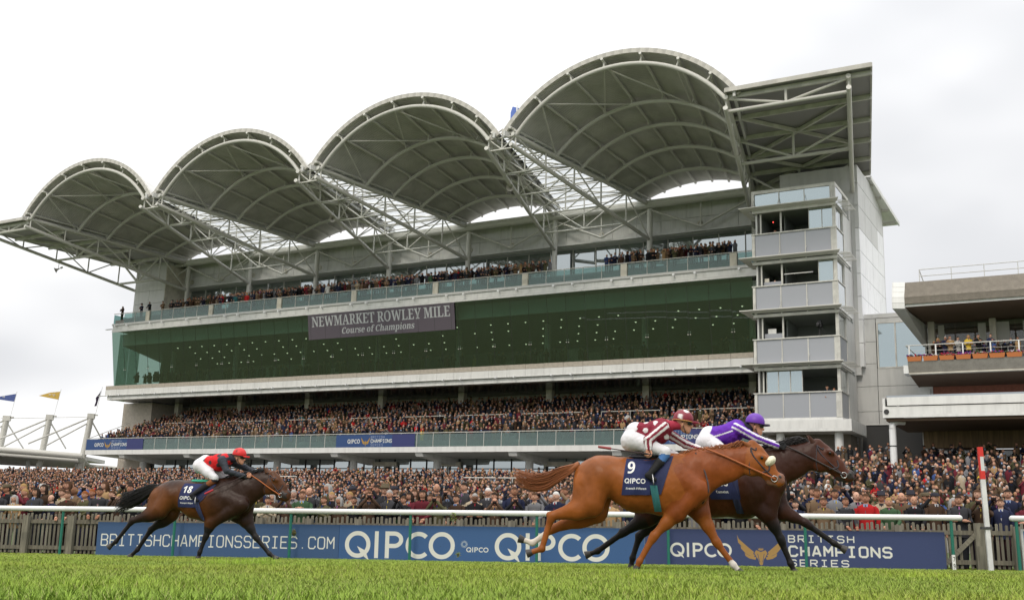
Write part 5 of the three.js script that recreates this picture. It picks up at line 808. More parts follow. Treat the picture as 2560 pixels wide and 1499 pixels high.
  const clothMat = canvasMat(256, 320, (c, w, h) => { c.fillStyle = '#242c56'; c.fillRect(0, 0, w, h); speckle(c, w, h, 3, ['rgba(0,0,0,0.1)', 'rgba(255,255,255,0.03)'], 900, 4); o.print(c, w, h); }, { roughness: 0.9, side: THREE.DoubleSide });
  for (const s of [1, -1]) { obj('number_cloth', patch(J.cA, J.cB, J.cC, J.cD, 0.022, 14, s), clothMat, H); obj('saddle_pad', patch([J.cB[0] - 0.06, J.cB[1]], J.pad0, J.pad2, [J.cC[0] - 0.02, J.cC[1]], 0.015, 12, s), navy, H); obj('girth', patch([J.girthT[0] - 0.05, J.girthT[1]], [J.girthT[0] + 0.05, J.girthT[1]], [J.girthB[0] + 0.05, J.girthB[1] + 0.05], [J.girthB[0] - 0.05, J.girthB[1] + 0.05], 0.03, 10, s), std(o.girth, { roughness: 0.8, side: THREE.DoubleSide }), H); }
  obj('cloth_ridge', [box(J.cB[0] - J.cA[0], 0.03, 0.26, (J.cA[0] + J.cB[0]) / 2, (J.cA[1] + J.cB[1]) / 2 + 0.005, 0)], navy, H);
  obj('saddle', [new THREE.CapsuleGeometry(0.09, 0.3, 6, 12).rotateZ(Math.PI / 2).scale(1, 0.45, 1.3).translate(J.cB[0] - 0.08, (J.cA[1] + J.cB[1]) / 2 + 0.05, 0)], std(o.saddle, { roughness: 0.6 }), H);
  const strapMat = std([0.035, 0.025, 0.03], { roughness: 0.6 }), strap = (pts, r, m = strapMat, nm = 'bridle_strap') => { for (const s of [1, -1]) obj(nm, path(pts.map(([x, y]) => [x, y, s * (Math.abs(F.side(x, y, s, 0.4)) + r * 0.6)]), r, 6, 16), m, H); };
  const mouth = mid(mid(J.chin, h2, 0.5), hm, 0.38), brow = mid(J.poll, J.forehead, 0.35);
  strap([mid(brow, h0, 0.25), mid(h0, brow, 0.3), mid(h0, hm, 0.5), mouth], 0.011); strap([mid(brow, h0, 0.22), mid(J.forehead, h0, 0.3), mid(J.forehead, h0, 0.12)], 0.01); strap([mid(brow, h0, 0.28), mid(J.jaw, n2, 0.45), mid(J.jaw, J.throat, 0.3)], 0.009); strap([mid(J.nasal, hm, 0.15), mid(J.nasal, hm, 0.8), mid(hm, J.jaw, 0.5)], 0.012);
  for (const s of [1, -1]) obj('bit_ring', new THREE.TorusGeometry(0.04, 0.007, 6, 18).translate(mouth[0], mouth[1], s * (Math.abs(F.side(mouth[0], mouth[1], s, 0.3)) + 0.008)), std([0.6, 0.6, 0.6], { metalness: 1, roughness: 0.25 }), H);
  for (const s of [1, -1]) { const hd = o.hand; obj('rein', path([[mouth[0], mouth[1], s * 0.09], [mix(mouth[0], hd[0], 0.35), mix(mouth[1], hd[1], 0.38) - 0.01, s * (Math.abs(F.side(mix(mouth[0], hd[0], 0.35), mix(mouth[1], hd[1], 0.38), s, 0.5)) + 0.02)], [mix(mouth[0], hd[0], 0.7), mix(mouth[1], hd[1], 0.72), s * (Math.abs(F.side(mix(mouth[0], hd[0], 0.7), mix(mouth[1], hd[1], 0.72), s, 0.5)) + 0.02)], [hd[0], hd[1], s * 0.11]], o.reinR, 6, 24), std(o.rein, { roughness: 0.7 }), H); }
  if (o.breast) strap([[J.crest1[0] - 0.03, J.crest1[1] - 0.02], [J.crest1[0] + 0.1, J.crest1[1] - 0.3], [J.under2[0] - 0.06, J.under2[1] + 0.02], [J.chest[0] - 0.12, J.chest[1] - 0.02]], 0.012, std([0.05, 0.035, 0.035]), 'breast_strap');
  if (o.extra) o.extra(H, J, F, { mid, h0, hm, h2, mouth });
  return { H, F, J };
}
const clothWords = (num, word, size = 126) => (c, w, h) => { c.fillStyle = '#e9e9e4'; c.textAlign = 'left'; c.font = `bold ${size}px sans-serif`; c.fillText(num, 22, 128); c.save(); roundText(c, 0, 172, 46, '#e9e9e4', 9, (q) => 14 + q * 198); c.restore(); c.font = 'bold 27px sans-serif'; c.textAlign = 'center'; c.fillText(word, w / 2, 272); };
const legBlack = (x, y, tag, q, base, dark, lo) => { if (!['fore', 'hind', 'cannon', 'cannonH', 'fetlock', 'pastern'].includes(tag)) return base; const t = tag === 'fore' || tag === 'hind' ? smooth(lo + 0.22, lo - 0.05, y) : 1; return base.map((v, i) => mix(v, dark[i], t)); };
const near = (a, x, y) => Math.hypot(a[0] - x, a[1] - y);
const chestnut = (x, y, z, tag, J) => {
  const n = fbm(x * 5 + 3, y * 5, z * 5, 4), k = (0.66 + 0.68 * n) * (0.92 + 0.16 * fbm(x * 30, y * 11, z * 30, 2)); let c = [0.255 * k, 0.075 * k, 0.014 * k];
  if (tag === 'muzzle') c = [0.20, 0.095, 0.06]; if (tag === 'shoulder' || tag === 'neck') c = [0.21 * k, 0.053 * k, 0.011 * k];
  if (tag === 'cannon' || tag === 'fetlock' || tag === 'pastern' || tag === 'cannonH') {
    if (near(J.Fhoof, x, y) < 0.2 + 0.05 * n && z < 0) return [0.62, 0.57, 0.52];
    if (z < 0 && x < J.Hhock[0] - 0.12 + 0.06 * n && near(J.Hfet, x, y) < 0.3) return [0.60, 0.54, 0.46];
  }
  return c;
};
const bay = (brown, dark, lo) => (x, y, z, tag, J, q) => {
  const n = fbm(x * 3 + 9, y * 3, z * 3, 4), flank = smooth(0.75, 0.15, near([J.belly[0] - 0.05, J.belly[1] + 0.16], x, y)) + smooth(0.45, 0.1, near([J.buttock[0] + 0.2, J.buttock[1] - 0.05], x, y)) + (tag === 'head' ? 0.5 : 0), t = clamp(flank * (0.45 + 0.9 * n)), c = dark.map((v, i) => mix(v, brown[i], t) * (0.8 + 0.4 * n));
  if (tag === 'muzzle') return [0.035, 0.028, 0.026];
  return legBlack(x, y, tag, q, c, [0.012, 0.010, 0.010], lo);
};
const horse9 = buildHorse('racehorse', 'bright chestnut racehorse with number nine cloth and white sheepskin noseband', h9, {
  coat: chestnut, sheen: [0.5, 0.25, 0.12], hair: [0.27, 0.085, 0.022], seed: 11, tailW: 0.74, mane: 150, maneLength: 0.09, maneFly: 1, girth: [0.03, 0.16, 0.17], saddle: [0.02, 0.02, 0.03], hand: [0.17, 1.68], rein: [0.35, 0.10, 0.03], reinR: 0.014, breast: true, print: clothWords('9', 'French Fifteen', 150),
  extra: (H, J, F, q) => {
    const R = rng(3), g = new THREE.IcosahedronGeometry(0.084, 4), p = g.attributes.position, c = q.mid(J.nasal, q.hm, 0.3); for (let i = 0; i < p.count; i++) { const k = 1 + 0.12 * (fbm(p.getX(i) * 40, p.getY(i) * 40, p.getZ(i) * 40, 2) - 0.5); p.setXYZ(i, p.getX(i) * k * 1.15, p.getY(i) * k * 0.75, p.getZ(i) * k * 1.5); } g.rotateZ(0.75).translate(c[0] + 0.025, c[1] + 0.02, 0); g.computeVertexNormals(); obj('sheepskin_noseband', g, std([0.72, 0.68, 0.52], { roughness: 1 }), H);
  } });
const horse18 = buildHorse('racehorse', 'dark bay racehorse with number eighteen cloth galloping behind the others', h18, {
  coat: bay([0.135, 0.045, 0.011], [0.026, 0.0105, 0.0055], 0.62), sheen: [0.25, 0.18, 0.14], hair: [0.012, 0.011, 0.012], seed: 23, tailW: 1.0, mane: 130, maneLength: 0.14, maneFly: 1, girth: [0.03, 0.04, 0.11], saddle: [0.02, 0.35, 0.22], hand: [1.06, 1.66], rein: [0.36, 0.10, 0.02], reinR: 0.012, print: clothWords('18', 'Trumpet Major', 126) });
const horseP = buildHorse('racehorse', 'dark brown racehorse in the lead with neck stretched beside the chestnut', hp, {
  coat: bay([0.095, 0.026, 0.010], [0.040, 0.0125, 0.0065], 0.66), sheen: [0.25, 0.15, 0.12], hair: [0.013, 0.010, 0.010], seed: 37, tailW: 0.8, mane: 200, maneLength: 0.17, maneFly: 1, forelock: true, girth: [0.02, 0.025, 0.07], saddle: [0.02, 0.02, 0.03], hand: [0.5, 1.84], rein: [0.04, 0.03, 0.03], reinR: 0.012, print: clothWords('5', 'Camelot', 150) });
// ---------- jockeys ----------
function buildJockey(label, A, horse, o) {
  const G = thing('jockey', label, 'person', horse.J.o, RAIL_TURN), F0 = horse.F, P = [], mid = (a, b, t = 0.5) => [mix(a[0], b[0], t), mix(a[1], b[1], t)];
  const cap = (a, ra, b, rb, z0, z1, zs, k, t) => P.push([a[0], a[1], z0, ra, b[0], b[1], z1, rb, zs, k, t]);
  const sh = [A.shoulder[0], A.shoulder[1]], up = mid(A.back, sh, 0.45), wst = A.waist, hipc = mid(A.hip, A.bottom, 0.4);
  cap(hipc, 0.145, mid(hipc, wst, 0.8), 0.125, 0, 0, 1.12, 0.05, 'breech'); cap([A.bottom[0] + 0.1, A.bottom[1] - 0.02], 0.12, hipc, 0.13, 0, 0, 1.25, 0.06, 'breech');
  cap([wst[0] + 0.02, wst[1] - 0.05], 0.125, [up[0], up[1] - 0.13], 0.155, 0, 0, 1.15, 0.06, 'silk'); cap([up[0], up[1] - 0.13], 0.155, [sh[0] - 0.02, sh[1] - 0.03], 0.125, 0, 0, 1.25, 0.06, 'silk'); cap([up[0] - 0.03, up[1] - 0.08], 0.09, [sh[0] - 0.04, sh[1] + 0.02], 0.08, 0, 0, 1.6, 0.06, 'silk');
  const fc = mid(A.helm, A.chin, 0.5); cap([sh[0] + 0.03, sh[1] + 0.02], 0.075, mid(A.neck, fc, 0.45), 0.06, 0, 0, 1, 0.04, 'neck');
  cap([fc[0] - 0.01, fc[1] + 0.05], 0.098, [fc[0] + 0.02, fc[1] - 0.055], 0.068, 0, 0, 0.82, 0.03, 'skin'); cap([fc[0] + 0.085, fc[1] - 0.012], 0.017, [fc[0] + 0.105, fc[1] - 0.035], 0.02, 0, 0, 0.9, 0.02, 'skin'); cap([fc[0] + 0.07, fc[1] - 0.085], 0.022, [fc[0] + 0.055, fc[1] - 0.105], 0.03, 0, 0, 1.2, 0.02, 'skin'); for (const s of [-1, 1]) cap([fc[0] - 0.02, fc[1]], 0.018, [fc[0] - 0.025, fc[1] - 0.03], 0.016, s * 0.088, s * 0.085, 0.7, 0.01, 'skin');
  for (const s of [1, -1]) { // legs
    const kz = Math.max(0.2, Math.abs(F0.side(A.knee[0], A.knee[1], s)) + 0.07), az = Math.max(0.26, Math.abs(F0.side(A.ankle[0], A.ankle[1], s)) + 0.065), tz = Math.max(0.27, Math.abs(F0.side(A.toe[0], A.toe[1], s)) + 0.06), kx = s > 0 ? A.knee : [A.knee[0] + (o.farKnee ?? 0.1), A.knee[1] - 0.03];
    cap([A.hip[0] - 0.0, A.hip[1] + 0.01], 0.115, mid(A.hip, kx, 0.55), 0.092, s * 0.1, s * mix(0.1, kz, 0.6), 1, 0.05, 'breech'); cap(mid(A.hip, kx, 0.55), 0.092, [kx[0] - 0.02, kx[1] + 0.02], 0.072, s * mix(0.1, kz, 0.6), s * kz, 1, 0.04, 'breech');
    cap([kx[0] - 0.02, kx[1] - 0.03], 0.06, mid(kx, A.ankle, 0.45), 0.062, s * kz, s * mix(kz, az, 0.45), 1, 0.02, 'boot'); cap(mid(kx, A.ankle, 0.45), 0.062, A.ankle, 0.04, s * mix(kz, az, 0.45), s * az, 1, 0.02, 'boot'); cap([A.ankle[0] - 0.035, A.ankle[1] - 0.02], 0.037, mid(A.ankle, A.toe, 0.9), 0.032, s * az, s * tz, 0.95, 0.03, 'boot');
  }
  const hands = [];
  for (const s of [1, -1]) { // arms
    const e = s > 0 ? A.elbow : A.lelbow, w = s > 0 ? A.wrist : mid(A.lelbow, A.lhand, 0.82), h = s > 0 ? A.hand : A.lhand, S = [sh[0] - 0.01, sh[1] - 0.035], ez = s * (o.elbowZ ?? 0.24), wz = s * (s > 0 && o.freeHand ? 0.3 : 0.12);
    cap(S, 0.078, e, 0.056, s * 0.17, ez, 1, 0.05, s > 0 ? 'sleeve' : 'sleeveF'); cap(e, 0.056, w, 0.04, ez, wz, 1, 0.03, s > 0 ? 'sleeve2' : 'sleeveF2');
    hands.push([w, h, wz, s]);
  }
  const B = field(P), tone = (x, y, z, q) => { const t = q[10]; if (t === 'skin' || t === 'neck') return t === 'neck' ? o.collar : [0.50, 0.25, 0.16]; const n = 0.9 + 0.2 * fbm(x * 14, y * 14, z * 14, 3); let c; if (t === 'breech') c = [0.70, 0.69, 0.72]; else if (t === 'boot') c = o.boot(x, y, A); else c = o.silk(x, y, z, t, A, q); return c.map((v) => v * n); };
  const skinned = meshField(B, 0.0105, tone), list = [skinned];
  { const p = skinned.attributes.position, nn = skinned.attributes.normal; for (let i = 0; i < p.count; i++) { const x = p.getX(i), y = p.getY(i), z = p.getZ(i), t = B.nearest(x, y, z)[10], amp = t === 'silk' ? 0.02 : t.startsWith('sleeve') ? 0.018 : t === 'breech' ? 0.007 : 0.002, w = Math.abs(fbm(x * 9 + y * 8, y * 13 - x * 11, z * 10, 3) - 0.5) * 2, d = amp * (0.35 - w); p.setXYZ(i, x + nn.getX(i) * d, y + nn.getY(i) * d, z + nn.getZ(i) * d); } skinned.computeVertexNormals(); }
  for (const [w, h, z, s] of hands) { // hands closed on rein or stick
    const d = Math.hypot(h[0] - w[0], h[1] - w[1]) || 0.01, ux = (h[0] - w[0]) / d, uy = (h[1] - w[1]) / d, Q = [], hc = (a, ra, b, rb, z0, z1, k) => Q.push([a[0], a[1], z0, ra, b[0], b[1], z1, rb, 1, k, 'skin']), at = (a, b) => [w[0] + ux * a - uy * b, w[1] + uy * a + ux * b];
    hc(at(-0.02, 0), 0.028, at(0.03, 0), 0.026, z, z, 0.01); hc(at(0.03, 0.022), 0.024, at(0.075, 0.02), 0.022, z - 0.02, z - 0.02, 0.012); hc(at(0.03, -0.01), 0.024, at(0.075, -0.01), 0.02, z + 0.01, z + 0.01, 0.012);
    for (let k = 0; k < 4; k++) { const b = 0.034 - k * 0.02, L = [0.012, 0.018, 0.014, 0.004][k]; hc(at(0.078, b), 0.0105, at(0.1 + L, b - 0.004), 0.01, z - 0.005, z + 0.012, 0.003); hc(at(0.1 + L, b - 0.004), 0.01, at(0.088 + L * 0.6, b - 0.018), 0.0095, z + 0.012, z + 0.03, 0.003); hc(at(0.088 + L * 0.6, b - 0.018), 0.0095, at(0.064, b - 0.014), 0.009, z + 0.03, z + 0.028, 0.003); }
    hc(at(0.03, 0.035), 0.013, at(0.065, 0.052), 0.0115, z + 0.005, z + 0.02, 0.006); hc(at(0.065, 0.052), 0.0115, at(0.098, 0.046), 0.01, z + 0.02, z + 0.026, 0.003);
    list.push(meshField(field(Q), 0.0045, () => o.glove ?? [0.50, 0.25, 0.16]));
  }
  obj('body', list, new THREE.MeshPhysicalMaterial({ vertexColors: true, roughness: 0.72, specularIntensity: 0.5, bumpMap: rep(noiseMap(64, (u, v) => tn(u, v, 6, 2, 3), false), 5), bumpScale: 0.006 }), G);
  // helmet with its silk, peak, goggles, chin strap
  const hc = [fc[0] - 0.012, fc[1] + 0.075], hm = part('helmet', G);
  const sk = new THREE.SphereGeometry(1, 28, 20, 0, 6.2832, 0, Math.PI * 0.58).scale(0.142, 0.132, 0.118).rotateZ(-0.12).translate(hc[0], hc[1], 0);
  obj('silk_cap', paint(sk, (x, y, z) => o.cap(x - hc[0], y - hc[1], z)), new THREE.MeshStandardMaterial({ vertexColors: true, roughness: 0.45, side: THREE.DoubleSide }), hm);
  obj('peak', new THREE.SphereGeometry(1, 16, 6, Math.PI - 0.95, 1.9, Math.PI * 0.42, Math.PI * 0.1).scale(0.215, 0.08, 0.115).rotateY(0).translate(hc[0] + 0.005, hc[1] - 0.055, 0), std(o.peak, { side: THREE.DoubleSide, roughness: 0.5 }), hm);
  obj('cap_band', new THREE.TorusGeometry(0.131, 0.007, 6, 30).rotateX(Math.PI / 2).scale(1.06, 1, 0.9).rotateZ(-0.14).translate(hc[0], hc[1] - 0.028, 0), std(o.band), hm);
  obj('goggles', [new THREE.SphereGeometry(1, 16, 10, Math.PI - 1.15, 2.3, Math.PI * 0.36, Math.PI * 0.28).scale(0.112, 0.085, 0.098).translate(fc[0] + 0.006, fc[1] + 0.022, 0)], std([0.012, 0.012, 0.014], { roughness: 0.12, side: THREE.DoubleSide }), G);
  obj('chin_strap', path([[fc[0] - 0.03, fc[1] + 0.04, 0.085], [fc[0] - 0.01, fc[1] - 0.03, 0.082], [fc[0] + 0.015, fc[1] - 0.1, 0.045], [fc[0] + 0.03, fc[1] - 0.125, 0], [fc[0] + 0.015, fc[1] - 0.1, -0.045], [fc[0] - 0.03, fc[1] + 0.04, -0.085]], 0.006, 6), M.dark, G);
  for (const s of [1, -1]) obj('stirrup', path([[A.toe[0] - 0.02, A.toe[1] - 0.05, s * (Math.abs(F0.side(A.toe[0], A.toe[1], s)) + 0.02)], [A.toe[0] - 0.015, A.toe[1] - 0.055, s * (Math.abs(F0.side(A.toe[0], A.toe[1], s)) + 0.12)], [A.toe[0] - 0.03, A.toe[1] + 0.05, s * (Math.abs(F0.side(A.toe[0], A.toe[1], s)) + 0.1)], [A.toe[0] - 0.04, A.toe[1] + 0.09, s * (Math.abs(F0.side(A.toe[0], A.toe[1], s)) + 0.06)]], 0.007, 6), std([0.5, 0.5, 0.5], { metalness: 1, roughness: 0.3 }), G);
  if (o.whip) { const [a, b] = o.whip, w = thing('whip', o.whipLabel, 'whip', horse.J.o, RAIL_TURN); obj('shaft', tube([...a], [...b], 0.012, 8, 0.007), std([0.03, 0.012, 0.012]), w); const d = V(...b).sub(V(...a)).normalize(); obj('handle', tube([...a], V(...a).addScaledVector(d, 0.16), 0.016, 8), std([0.02, 0.02, 0.02]), w); const e = V(...b), f = e.clone().addScaledVector(d, 0.18); obj('flap', tube(e, f, 0.022, 6, 0.018), std(o.flap ?? [0.03, 0.02, 0.02]), w); }
  return G;
}
const spots = (x, y, A, size, pitch, seed) => { const u = (x - A.waist[0]) / pitch, v = (y - A.waist[1]) / pitch + 0.25 * Math.floor(u + 0.5); const i = Math.round(u), j = Math.round(v); return Math.hypot(u - i + 0.18 * (hash3(i, j, seed) - 0.5), v - j + 0.18 * (hash3(j, i, seed) - 0.5)) * pitch < size; };
const along = (x, y, z, q) => { const bx = q[4] - q[0], by = q[5] - q[1], L = Math.hypot(bx, by) || 1; return ((x - q[0]) * -by + (y - q[1]) * bx) / L; };
buildJockey('jockey in maroon silks with white spots and striped sleeves, whip hand low', j9, horse9, {
  farKnee: 0.12, elbowZ: 0.27, freeHand: true, collar: [0.36, 0.03, 0.06], band: [0.5, 0.25, 0.08], peak: [0.20, 0.012, 0.03],
  silk: (x, y, z, t, A, q) => { const m = [0.20, 0.012, 0.03], w = [0.68, 0.66, 0.66]; if (t === 'silk') return spots(x, y, A, 0.036, 0.145, 4) ? w : m; const d = along(x, y, z, q) / 0.056; return Math.abs(d) < 0.28 || Math.abs(d) > 0.82 ? m : w; },
  cap: (x, y, z) => (Math.hypot(x + 0.035, y - 0.03, 0) < 0.036 || Math.hypot(x - 0.05, y - 0.115) < 0.04) && z > -0.2 ? [0.7, 0.68, 0.68] : [0.21, 0.012, 0.03],
  boot: (x, y, A) => Math.hypot(x - A.knee[0], y - A.knee[1]) < 0.13 ? [0.05, 0.14, 0.33] : [0.014, 0.014, 0.015],
  whip: [[-0.52, 1.56, 0.31], [-1.12, 1.63, 0.4]], whipLabel: 'thin dark whip held back in the maroon jockey\'s hand', flap: [0.28, 0.05, 0.05] });
buildJockey('jockey in red silks with dark spots and grey sleeves on the trailing horse', j18, horse18, {
  farKnee: 0.14, elbowZ: 0.22, collar: [0.02, 0.02, 0.03], band: [0.05, 0.008, 0.008], peak: [0.62, 0.012, 0.012],
  silk: (x, y, z, t, A) => t === 'silk' ? (spots(x, y, A, 0.04, 0.17, 7) ? [0.035, 0.032, 0.038] : [0.58, 0.012, 0.015]) : [0.035, 0.04, 0.052],
  cap: (x, y, z) => Math.abs(x + 0.02) < 0.006 ? [0.12, 0.01, 0.01] : [0.62, 0.012, 0.012],
  boot: (x, y, A) => { const d = Math.hypot(x - A.knee[0], y - A.knee[1]); return d > 0.07 && d < 0.17 ? [0.20, 0.065, 0.02] : [0.016, 0.016, 0.02]; },
  whip: [[1.0, 1.66, 0.16], [0.42, 1.34, 0.36]], whipLabel: 'red and black whip lying along the dark horse\'s shoulder', flap: [0.4, 0.02, 0.03] });
buildJockey('jockey in purple silks with white seams and purple cap on the leading horse', jp, horseP, {
  farKnee: 0.12, elbowZ: 0.2, glove: [0.02, 0.02, 0.022], collar: [0.02, 0.02, 0.03], band: [0.03, 0.008, 0.06], peak: [0.02, 0.012, 0.03],
  silk: (x, y, z, t, A, q) => { const p = [0.115, 0.02, 0.36], w = [0.66, 0.65, 0.70]; if (t === 'silk') { const f = (x - A.waist[0]) / (A.shoulder[0] - A.waist[0]), line = mix(A.waist[1] - 0.09, A.shoulder[1] - 0.04, f); return Math.abs(y - line) < 0.011 && f > 0.05 ? w : p; } const d = along(x, y, z, q) / 0.056; return (d > 0.42 && d < 0.95) || (d < -0.3 && d > -0.75) ? w : p; },
  cap: () => [0.125, 0.022, 0.36], boot: () => [0.016, 0.016, 0.018] });
// ---------- people ----------
// figures are lofted in parts of one mesh; every vertex carries a class that a palette turns into colour
const CL = { skin: 0, hair: 1, coat: 2, shirt: 3, accent: 4, legs: 5, dark: 6, lip: 7 };
function loft(rings, seg, cls, capTop = true) { // rings: [x, y, z, rx, rz]
  const P = [], N = rings.length;
  const pt = (i, k) => { const [x, y, z, a, b] = rings[i], t = k / seg * 2 * Math.PI; return [x + a * Math.sin(t), y, z + b * Math.cos(t)]; };
  for (let i = 0; i + 1 < N; i++) for (let k = 0; k < seg; k++) { const a = pt(i, k), b = pt(i, k + 1), c = pt(i + 1, k + 1), d = pt(i + 1, k); P.push(a, b, c, a, c, d); }
  if (capTop) for (let k = 0; k < seg; k++) P.push(pt(N - 1, k), pt(N - 1, k + 1), rings[N - 1].slice(0, 3));
  return { P, cls };
}
function limb(pts, seg, cls) { // pts: [x, y, z, r]
  const P = [], fr = pts.map((p, i) => { const a = pts[Math.max(0, i - 1)], b = pts[Math.min(pts.length - 1, i + 1)], d = V(b[0] - a[0], b[1] - a[1], b[2] - a[2]).normalize(), u = Math.abs(d.y) > 0.9 ? V(1, 0, 0) : V(0, 1, 0), s = u.cross(d).normalize(), t = d.clone().cross(s); return [s, t]; });
  const pt = (i, k) => { const t = k / seg * 2 * Math.PI, [s, u] = fr[i], r = pts[i][3]; return [pts[i][0] + r * (s.x * Math.cos(t) + u.x * Math.sin(t)), pts[i][1] + r * (s.y * Math.cos(t) + u.y * Math.sin(t)), pts[i][2] + r * (s.z * Math.cos(t) + u.z * Math.sin(t))]; };
  for (let i = 0; i + 1 < pts.length; i++) for (let k = 0; k < seg; k++) { const a = pt(i, k), b = pt(i, k + 1), c = pt(i + 1, k + 1), d = pt(i + 1, k); P.push(a, b, c, a, c, d); }
  for (let k = 0; k < seg; k++) P.push(pt(pts.length - 1, k), pt(pts.length - 1, k + 1), pts[pts.length - 1].slice(0, 3));
  return { P, cls };
}
function ball(cx, cy, cz, rx, ry, rz, W, Hh, cls, warp) {
  const P = [], C = [], pt = (i, j) => { const th = j / Hh * Math.PI, ph = i / W * 2 * Math.PI; let x = Math.sin(th) * Math.sin(ph), y = Math.cos(th), z = Math.sin(th) * Math.cos(ph), k = 1, c = cls; if (warp) [k, c] = warp(x, y, z); return [[cx + rx * x * k, cy + ry * y * k, cz + rz * z * k], c]; };
  for (let j = 0; j < Hh; j++) for (let i = 0; i < W; i++) { const a = pt(i, j), b = pt(i, j + 1), c = pt(i + 1, j + 1), d = pt(i + 1, j); for (const q of j ? (j < Hh - 1 ? [a, b, c, a, c, d] : [a, b, d]) : [a, b, c]) { P.push(q[0]); C.push(q[1]); } }
  return { P, C };
}
const plate = (x, y, z, w, h, cls, taper = 1) => ({ P: [[x - w / 2 * taper, y - h / 2, z], [x + w / 2 * taper, y - h / 2, z], [x + w / 2, y + h / 2, z - 0.004], [x - w / 2 * taper, y - h / 2, z], [x + w / 2, y + h / 2, z - 0.004], [x - w / 2, y + h / 2, z - 0.004]], cls });
function pack(list) {
  const P = [], C = []; for (const q of list) q.P.forEach((p, i) => { P.push(...p); C.push(q.C ? q.C[i] : q.cls); });
  const g = new THREE.BufferGeometry(); g.setAttribute('position', new THREE.Float32BufferAttribute(P, 3)); g.computeVertexNormals();
  return { pos: new Float32Array(P), nor: weld(P, g.attributes.normal.array), cls: new Uint8Array(C) };
}
function weld(P, N) { // shared normals where corners meet
  const m = new Map(), key = (i) => Math.round(P[i] * 2000) + ',' + Math.round(P[i + 1] * 2000) + ',' + Math.round(P[i + 2] * 2000), out = new Float32Array(N.length);
  for (let i = 0; i < P.length; i += 3) { const k = key(i), a = m.get(k) ?? [0, 0, 0]; a[0] += N[i]; a[1] += N[i + 1]; a[2] += N[i + 2]; m.set(k, a); }
  for (let i = 0; i < P.length; i += 3) { const a = m.get(key(i)), l = Math.hypot(...a) || 1; out[i] = a[0] / l; out[i + 1] = a[1] / l; out[i + 2] = a[2] / l; }
  return out;
}
const HAIRS = ['short', 'bald', 'long', 'hat', 'cap'], POSES = ['leaning', 'folded', 'camera', 'clapping', 'raised', 'standing'];
function figure(pose, hairKind, fine = true) { // 1.72 m tall, faces +z
  const L = [], sg = fine ? 12 : 7, lean = pose === 'leaning' ? 0.1 : 0, z1 = lean * 0.6, z2 = lean;
  for (const s of [-1, 1]) L.push(limb([[s * 0.09, 0.0, 0, 0.06], [s * 0.095, 0.5, 0.01, 0.075], [s * 0.09, 0.9, 0, 0.1]], fine ? 8 : 5, CL.legs), loft([[s * 0.09, 0, 0.05, 0.05, 0.13], [s * 0.09, 0.07, 0.03, 0.045, 0.1]], 6, CL.dark));
  L.push(loft([[0, 0.74, 0, 0.19, 0.13], [0, 0.92, 0, 0.178, 0.125], [0, 1.06, z1 * 0.6, 0.165, 0.115], [0, 1.26, z1, 0.195, 0.13], [0, 1.37, z2, 0.205, 0.12], [0, 1.43, z2, 0.165, 0.095], [0, 1.48, z2, 0.07, 0.065]], sg, CL.coat), limb([[0, 1.44, z2, 0.062], [0, 1.56, z2 + 0.02, 0.056]], 8, CL.skin));
  L.push({ P: [[-0.055, 1.475, z2 + 0.085], [0.055, 1.475, z2 + 0.085], [0, 1.17, z1 + 0.142]], cls: CL.shirt }, { P: [[-0.016, 1.46, z2 + 0.096], [0.016, 1.46, z2 + 0.096], [0, 1.2, z1 + 0.148]], cls: CL.accent });
  const hy = 1.605, hz = z2 + 0.035;
  L.push(ball(0, hy, hz, 0.079, 0.116, 0.098, fine ? 16 : 9, fine ? 12 : 7, 0, (x, y, z) => { const isHair = hairKind === 'bald' ? (z < 0.1 && y < 0.35 && y > -0.35 && Math.abs(x) > 0.5) || (z < -0.4 && y < 0.3 && y > -0.5) : (y > 0.3 + 0.22 * z) || (z < 0.0 && y > -0.45) || (z < 0.25 && y > 0.1 && Math.abs(x) > 0.6); const jaw = y < -0.2 && !isHair ? 1 - 0.16 * (-y - 0.2) : 1; return [isHair ? 1.09 : jaw, isHair ? CL.hair : CL.skin]; }));
  if (fine) {
    L.push({ P: [[-0.014, hy - 0.018, hz + 0.094], [0.014, hy - 0.018, hz + 0.094], [0, hy - 0.016, hz + 0.118], [-0.014, hy - 0.018, hz + 0.094], [0, hy - 0.016, hz + 0.118], [0, hy + 0.03, hz + 0.093], [0.014, hy - 0.018, hz + 0.094], [0, hy + 0.03, hz + 0.093], [0, hy - 0.016, hz + 0.118]], cls: CL.skin });
    for (const s of [-1, 1]) L.push(plate(s * 0.031, hy + 0.022, hz + 0.0905, 0.026, 0.011, CL.dark), plate(s * 0.031, hy + 0.037, hz + 0.089, 0.034, 0.006, CL.hair), ball(s * 0.082, hy, hz - 0.005, 0.012, 0.028, 0.018, 5, 4, CL.skin));
    L.push(plate(0, hy - 0.053, hz + 0.086, 0.042, 0.012, CL.lip));
  }
  if (hairKind === 'long') { L.push(loft([[0, 1.36, z2 - 0.05, 0.085, 0.05], [0, 1.5, z2 - 0.045, 0.1, 0.065], [0, 1.62, z2 - 0.015, 0.095, 0.085], [0, 1.7, z2 + 0.01, 0.07, 0.075]], fine ? 12 : 7, CL.hair)); for (const s of [-1, 1]) L.push(limb([[s * 0.08, 1.4, z2 + 0.03, 0.03], [s * 0.088, 1.52, z2 + 0.04, 0.028], [s * 0.07, 1.67, z2 + 0.05, 0.03]], 6, CL.hair)); }
  if (hairKind === 'hat') L.push(loft([[0, 1.665, hz, 0.15, 0.17], [0, 1.68, hz, 0.15, 0.17], [0, 1.68, hz, 0.1, 0.12], [0, 1.78, hz, 0.09, 0.1]], sg, CL.accent));
